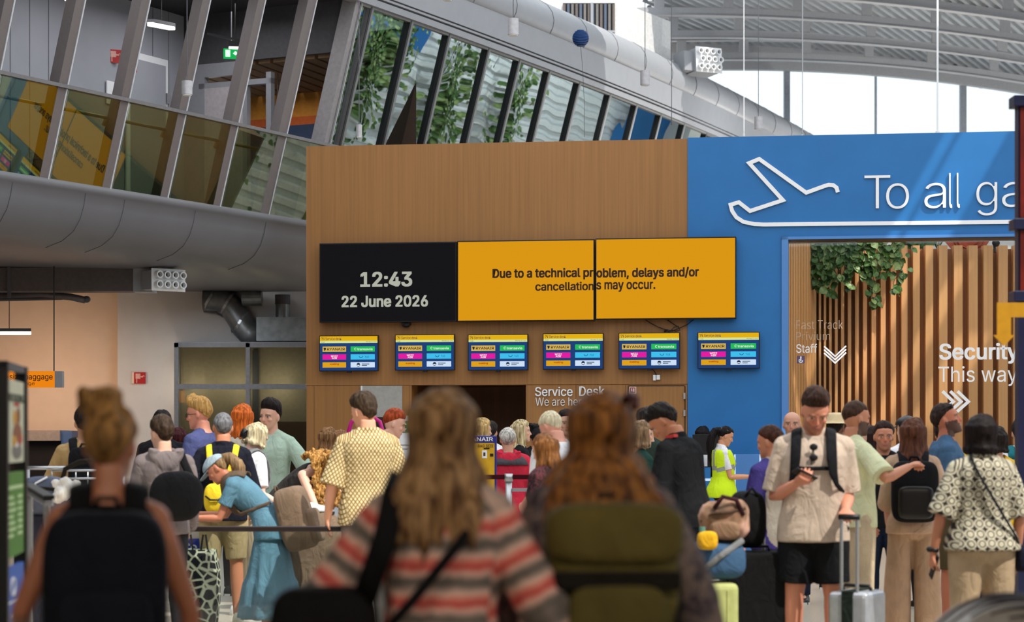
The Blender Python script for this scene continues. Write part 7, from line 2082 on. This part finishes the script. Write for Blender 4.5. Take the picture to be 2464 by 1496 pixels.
t = thing('soft_toy', 'white fluffy soft toy hanging on the dark strap by the totem', 'toy', P(150, 1196, 15.5))
mb = MB(); rs_ = np.random.RandomState(5)
for x, z, r in ((0, .03, .06), (.05, .06, .05), (.02, .11, .04), (-.03, .0, .045), (.1, .09, .035), (-.05, .1, .03)): mb.ball((x, 0, z), r, 14, 10)
v, f = voxel(mb, .008, 1); v = v + normals(v, f) * (.006 * wob(v, 90, 3))[:, None]; quick_mesh('toy_body', v, f, M('plush_white', (226, 222, 216), .9), t)
MB().tube([(.0, 0, .12), (.02, .0, .2), (.12, .0, .25), (.3, .02, .27)], .018, 8).build('strap', cloth('strap_dark', (34, 30, 24)), t, smooth=True)
MB().tube([(-.24, .02, .075), (-.1, .0, .06), (-.03, 0, .05)], .012, 8).build('cord', cloth('strap_dark', (34, 30, 24)), t, smooth=True)
t = thing('barrier_rail', 'slanting metal handrail beside the menu totem', 'rail', (P(90, 0, 12.4).x, 12.4, 0))
a_, b_ = P(66, 1178, 12.6) - t.location, P(118, 1210, 11.6) - t.location
MB().bar(a_, b_, .05, .03).build('rail', m_alu, t, bevel=.006); MB().bar(a_ + Vector((0, 0, .03)), b_ + Vector((0, 0, .03)), .06, .02).build('rail_cap', m_black, t)
MB().box(a_.x + .0, a_.x + .03, a_.y - .02, a_.y + .01, 0, a_.z).build('post', m_alu, t); MB().box(b_.x - .03, b_.x, b_.y, b_.y + .03, 0, b_.z).build('post', m_alu, t)

# counters along the oak wall and the blue desk
def wrect(mb, u0, u1, o0, o1, z0, z1, mi=None): return wbox(mb, u0, u1, o0, o1, z0, z1, mi)
ua, ub = W(760, 1200, .5)[0], W(1640, 1200, .5)[0]
t = thing('service_counter', 'long oak service counter in front of the oak wall', 'counter', WL((ua + ub) / 2, 0, .5), WTH); hw_ = (ub - ua) / 2
MB().box(-hw_, hw_, -.25, .25, 0, 1.02).build('counter_front', m_wood, t); MB().box(-hw_ - .02, hw_ + .02, -.3, .28, 1.02, 1.06).build('counter_top', m_offw, t)
ua, ub = W(1668, 1200, 1.3)[0], W(1742, 1200, 1.3)[0]
t = thing('blue_counter', 'blue counter with a lit edge behind the hi-vis woman', 'counter', WL((ua + ub) / 2, 0, 1.6), WTH); hw_ = (ub - ua) / 2
MB().box(-hw_, hw_, -.3, .3, 0, .98).build('counter_front', m_blue, t); MB().box(-hw_, hw_, -.31, .3, .98, 1.01).build('lit_edge', EM('edge_light', (206, 226, 250), 1.0), t); MB().box(-hw_, hw_, -.3, .3, 1.01, 1.15).build('upstand', m_blue, t)
t = thing('monitor', 'dark monitor on the blue counter beside the black polo', 'monitor', WL(ua + .24, 1.15, 1.75), WTH)
MB().box(-.22, .22, -.02, .02, .16, .42).build('screen_back', m_black, t, bevel=.006); MB().box(-.03, .03, -.02, .02, 0, .2).build('stand', m_black, t); MB().box(-.1, .1, -.08, .08, 0, .012).build('foot', m_black, t)
ua, ub = W(1768, 1200, .8)[0], W(1832, 1200, .8)[0]
t = thing('desk_screen', 'lit blue glass side panel of the counter by the portal', 'screen panel', WL((ua + ub) / 2, 0, .7), WTH); hw_ = (ub - ua) / 2
MB().box(-hw_, hw_, -.3, .3, 0, 1.31).build('panel', m_blue_lt, t); 
for x in (-hw_, hw_ - .02): MB().box(x, x + .02, -.31, -.3, 0, 1.31).build('lit_edge', EM('edge_light', (206, 226, 250), 1.0), t)
# magenta and green carry-on frames, sizer
Ym = 22.6
t = thing('magenta_sizer', 'magenta rounded bag sizer frame with white paper', 'bag sizer', (P(880, 0, Ym).x, Ym, 0)); t.name = 'bag_sizer'
h_ = P(0, 1003, Ym).z; wq = 41 / F * Ym
MB().tube([(-wq, 0, 0), (-wq, 0, h_ - .15), (-wq + .03, 0, h_ - .05), (-wq + .10, 0, h_), (wq - .10, 0, h_), (wq - .03, 0, h_ - .05), (wq, 0, h_ - .15), (wq, 0, 0)], .022, 10).build('frame', M('magenta', (200, 24, 130), .4), t, smooth=True)
MB().box(-wq + .03, -.01, -.01, .01, h_ - .42, h_ - .13).build('paper', m_white, t); MB().box(-wq, wq, -.2, .2, 0, .04).build('base', M('magenta', (200, 24, 130), .4), t); MB().box(.0, wq - .02, -.01, .01, h_ - .5, h_ - .08).build('panel', m_black, t)
t = thing('green_stand', 'green and white information stand beside the red-haired man', 'sign', (P(972, 0, 22.0).x, 22.0, 0)); t.name = 'information_stand'
h_ = P(0, 1000, 22.0).z
MB().box(-.1, .1, -.02, .02, .05, h_).build('board', m_white, t); mb = MB().box(-.09, .09, -.024, -.02, h_ - .17, h_ - .05, 0); mb.tube([(.03 * math.cos(a), -.026, h_ - .11 + .03 * math.sin(a)) for a in np.linspace(.7, 5.6, 12)], .007, 6, mi=1); mb.box(-.07, .06, -.022, -.02, h_ - .30, h_ - .29, 2); mb.box(-.07, .04, -.022, -.02, h_ - .34, h_ - .33, 2)
mb.build('face', [M('stand_green', (34, 140, 80), .5), m_white, m_grey], t); MB().box(-.14, .14, -.12, .12, 0, .05).build('base', m_grey, t)
t = thing('yellow_sizer', 'blue and yellow bag sizer with a RYANAIR header', 'bag sizer', (P(1150, 0, 21.0).x, 20.3, 0)); t.name = 'bag_sizer'
q = lambda x: P(x, 0, 20.3).x - t.location.x
h_ = P(0, 1048, 20.3).z; hz_ = P(0, 1063, 20.3).z
MB().box(q(1098), q(1195), 0, .3, 0, h_).build('frame', M('sizer_blue', (34, 40, 130), .45), t, bevel=.01)
mb = MB(); mb.box(q(1102), q(1190), -.004, 0, .1, hz_ - .01, 0)
text_into(mb, 'RYANAIR', q(1116), q(1186), hz_ + .008, y=-.004, weight=.03, depth=.001, mi=1, z1=h_ - .014)
text_into(mb, 'BAG SIZE', q(1150), q(1187), P(0, 1076, 20.3).z, y=-.005, weight=.02, depth=.001, mi=2, z1=P(0, 1069, 20.3).z)
mb.box(q(1160), q(1172), -.008, -.004, P(0, 1102, 20.3).z, P(0, 1083, 20.3).z, 3); mb.box(q(1164), q(1178), -.009, -.004, P(0, 1080, 20.3).z, P(0, 1077, 20.3).z, 4); mb.box(q(1179), q(1187), -.008, -.004, P(0, 1098, 20.3).z, P(0, 1091, 20.3).z, 4); mb.box(q(1163), q(1168), -.009, -.004, P(0, 1097, 20.3).z, P(0, 1088, 20.3).z, 2)
mb.build('face', [M('sizer_yellow', (214, 166, 24), .5), m_letw, M('sizer_text', (70, 40, 20), .6), m_white, m_black], t)
# belt barrier
t = thing('belt_post', 'chrome belt post with a maroon queue belt', 'barrier post', (P(1224, 0, 19.6).x, 19.5, 0))
h_ = P(0, 1150, 19.5).z
MB().cyl((0, 0, .02), (0, 0, h_), .03, 16).build('post', m_alu, t, smooth=True); MB().cyl((0, 0, 0), (0, 0, .02), .17, 24).build('base', m_alu, t); MB().cyl((0, 0, h_ - .03), (0, 0, h_ + .04), .038, 16).build('belt_head', m_alu, t, smooth=True)
MB().box(-.32, .36, -.003, .003, h_ - .01, h_ + .03).build('belt', cloth('belt_maroon', (60, 14, 22)), t)
MB().box(.03, .38, -.012, .012, h_ - .12, h_ - .09).build('arm', m_grey, t)

# ---- trailing plants over the slat wall
m_leaf = M('leaf_green', (62, 94, 42), .42, var=.35, scale=6); m_leaf2 = M('leaf_pale', (112, 134, 80), .42, var=.25, scale=6); m_stem = M('stem', (96, 100, 56), .7)
def leaf(mb, c, d, n, L_, mi):
    d = Vector(d).normalized(); n = Vector(n).normalized(); s_ = d.cross(n).normalized(); n = s_.cross(d)
    pr = ((0, 0), (.12, .30), (.35, .42), (.65, .30), (.88, .12), (1, 0))
    mid = [c + d * (t_ * L_) - n * (.10 * L_ * math.sin(t_ * 3)) for t_, w_ in pr]
    lf = [m_ + s_ * (w_ * L_) + n * (.10 * L_) for m_, (t_, w_) in zip(mid, pr)]; rt = [m_ - s_ * (w_ * L_) + n * (.10 * L_) for m_, (t_, w_) in zip(mid, pr)]
    k = len(pr); vs = mid + lf + rt; fs = []
    for i in range(k - 1): fs += [(i, i + 1, k + i + 1, k + i), (i + 1, i, 2 * k + i, 2 * k + i + 1)]
    mb.add(vs, fs, mi)
def vine(label, px, y1, dens, spread=.11, y0=578):
    rs = random.Random(px); top = P(px, y0, 32.72)
    L_ = (y1 - y0) / F * 32.72
    t = thing('trailing_vine', label, 'plant', top, 0, 'vines trailing over the slatted wall')
    n = max(4, int(L_ / .05)); pts = [Vector((rs.uniform(-.02, .02) + .03 * math.sin(i * .8 + px), -.03 - .02 * rs.random(), -L_ * i / n)) for i in range(n + 1)]
    MB().tube([Vector((0, .15, .02))] + pts, .005, 6).build('stem', m_stem, t)
    mb = MB()
    for i in range(int(L_ * dens)):
        f = rs.random() ** 1.2; c = pts[min(n, int(f * n))] + Vector((rs.gauss(0, spread * (1 - .7 * f)), -.02 - .12 * rs.random(), rs.uniform(-.03, .03)))
        leaf(mb, c, (rs.gauss(0, .6), -.5, -1 + rs.gauss(0, .3)), (rs.gauss(0, .5), -1, .4 + rs.gauss(0, .3)), rs.uniform(.09, .16), 0 if rs.random() < .65 else 1)
    mb.build('leaves', [m_leaf, m_leaf2], t)
for k, (px, y1, de, lb) in enumerate(((1962, 690, 95, 'ivy vine farthest left, hanging over the fine slats'), (1985, 715, 90, 'second ivy vine from the left, long and leafy'), (2008, 640, 80, 'short ivy vine third from the left'),
        (2032, 700, 70, 'ivy vine above the Fast Track lettering'), (2058, 655, 90, 'bushy short vine in the middle of the trailing plants'), (2082, 670, 80, 'leafy vine right of the middle of the trailing plants'),
        (2102, 735, 55, 'longest thin vine ending in one pale leaf'), (2130, 640, 70, 'short vine next to the rightmost trailing plant'), (2156, 715, 42, 'thin trailing vine farthest right'))):
    vine(lb, px, y1, de)
def bigplant(label, px, y, Y, kind):
    t = thing('potted_plant', label, 'plant', P(px, y, Y)); rs = random.Random(px)
    mats = [m_leaf, m_leaf2, M('leaf_red', (176, 74, 40), .5)]
    mb = MB()
    for i in range(7 if kind != 'fern' else 16):
        a = rs.uniform(-1, 1); mi = 2 if kind == 'red' else 0
        if kind == 'fern':
            pts = [Vector((0, 0, 0)), Vector((a * .2, rs.uniform(-.1, .1), .3)), Vector((a * .36, rs.uniform(-.2, .2), .42))]
            mb.tube(pts, [.006, .005, .002], 5, mi=0)
            for j in range(8): leaf(mb, pts[1].lerp(pts[2], j / 8), (a, rs.uniform(-.5, .5), .5 - j * .1), (0, -1, .5), .14, 0)
        else: leaf(mb, Vector((a * .1, 0, 0)), (a * .3, rs.uniform(-.3, .1), 1), (a * .2, -1, .2), rs.uniform(.5, .7), mi)
    mb.build('leaves', mats, t)
    MB().cyl((0, 0, -.35), (0, 0, 0), .14, 16).build('pot', M('pot_clay', (140, 90, 64), .7), t)
bigplant('broad-leaved green plant standing behind the slatted wall', 2192, 600, 34.0, 'broad')
bigplant('fern standing behind the slatted wall above Security', 2256, 600, 34.0, 'fern')
bigplant('reddish broad-leaved plant behind the slatted wall', 2335, 602, 34.0, 'red')
mb = MB().box(3.9, 11.5, 33.6, 34.4, 3.9, 4.06); tag(mb.build('planter_shelf', m_wood_dk), 'wooden planter shelf running behind the slatted wall top', 'shelf')

# ---- green wall, blue panels and tree mirrored in the tilted panes (right side of the hall)
rs = random.Random(11)
n_ = 0
def green(label, x, y, z, w_, h_, n):
    t = thing('climbing_plant', label, 'plant', (x, y, 0), 0, 'climbing plants on the right wall of the hall')
    mb = MB()
    for i in range(n):
        c = Vector((-.15 - .5 * rs.random(), rs.gauss(0, w_), z + rs.gauss(0, h_))); leaf(mb, c, (-.4, rs.gauss(0, .7), -1 + rs.gauss(0, .5)), (-1, rs.gauss(0, .4), .3), rs.uniform(.09, .18), 0 if rs.random() < .6 else 1)
    mb.build('leaves', [m_leaf, m_leaf2], t); MB().tube([(-.1, 0, 0), (-.15, .1, z * .5), (-.2, 0, z + .5)], .05, 8).build('trunk', m_stem, t)
for i, (y, z, w_, h_, n) in enumerate(((40.4, 4.6, .55, 1.3, 1500), (43.4, 5.4, .55, 1.2, 1500), (46.4, 4.6, .42, 1.1, 900), (48.9, 5.4, .35, .8, 400))):
    green('climbing plant on the white corrugated right wall, mirrored in the tilted glazing', 15.7, y, z, w_, h_, n)
mb = MB().box(15.6, 15.9, 54.0, 62, 2, 9); struct('wall_right_blue', mb, m_blue)
mb = MB().box(15.78, 15.98, 41.2, 45.2, 5.7, 8.6); struct('window_30', mb, EM('sky_panel', (70, 140, 214), .8))  # unseen glowing panel, added so the tilted panes mirror sky blue
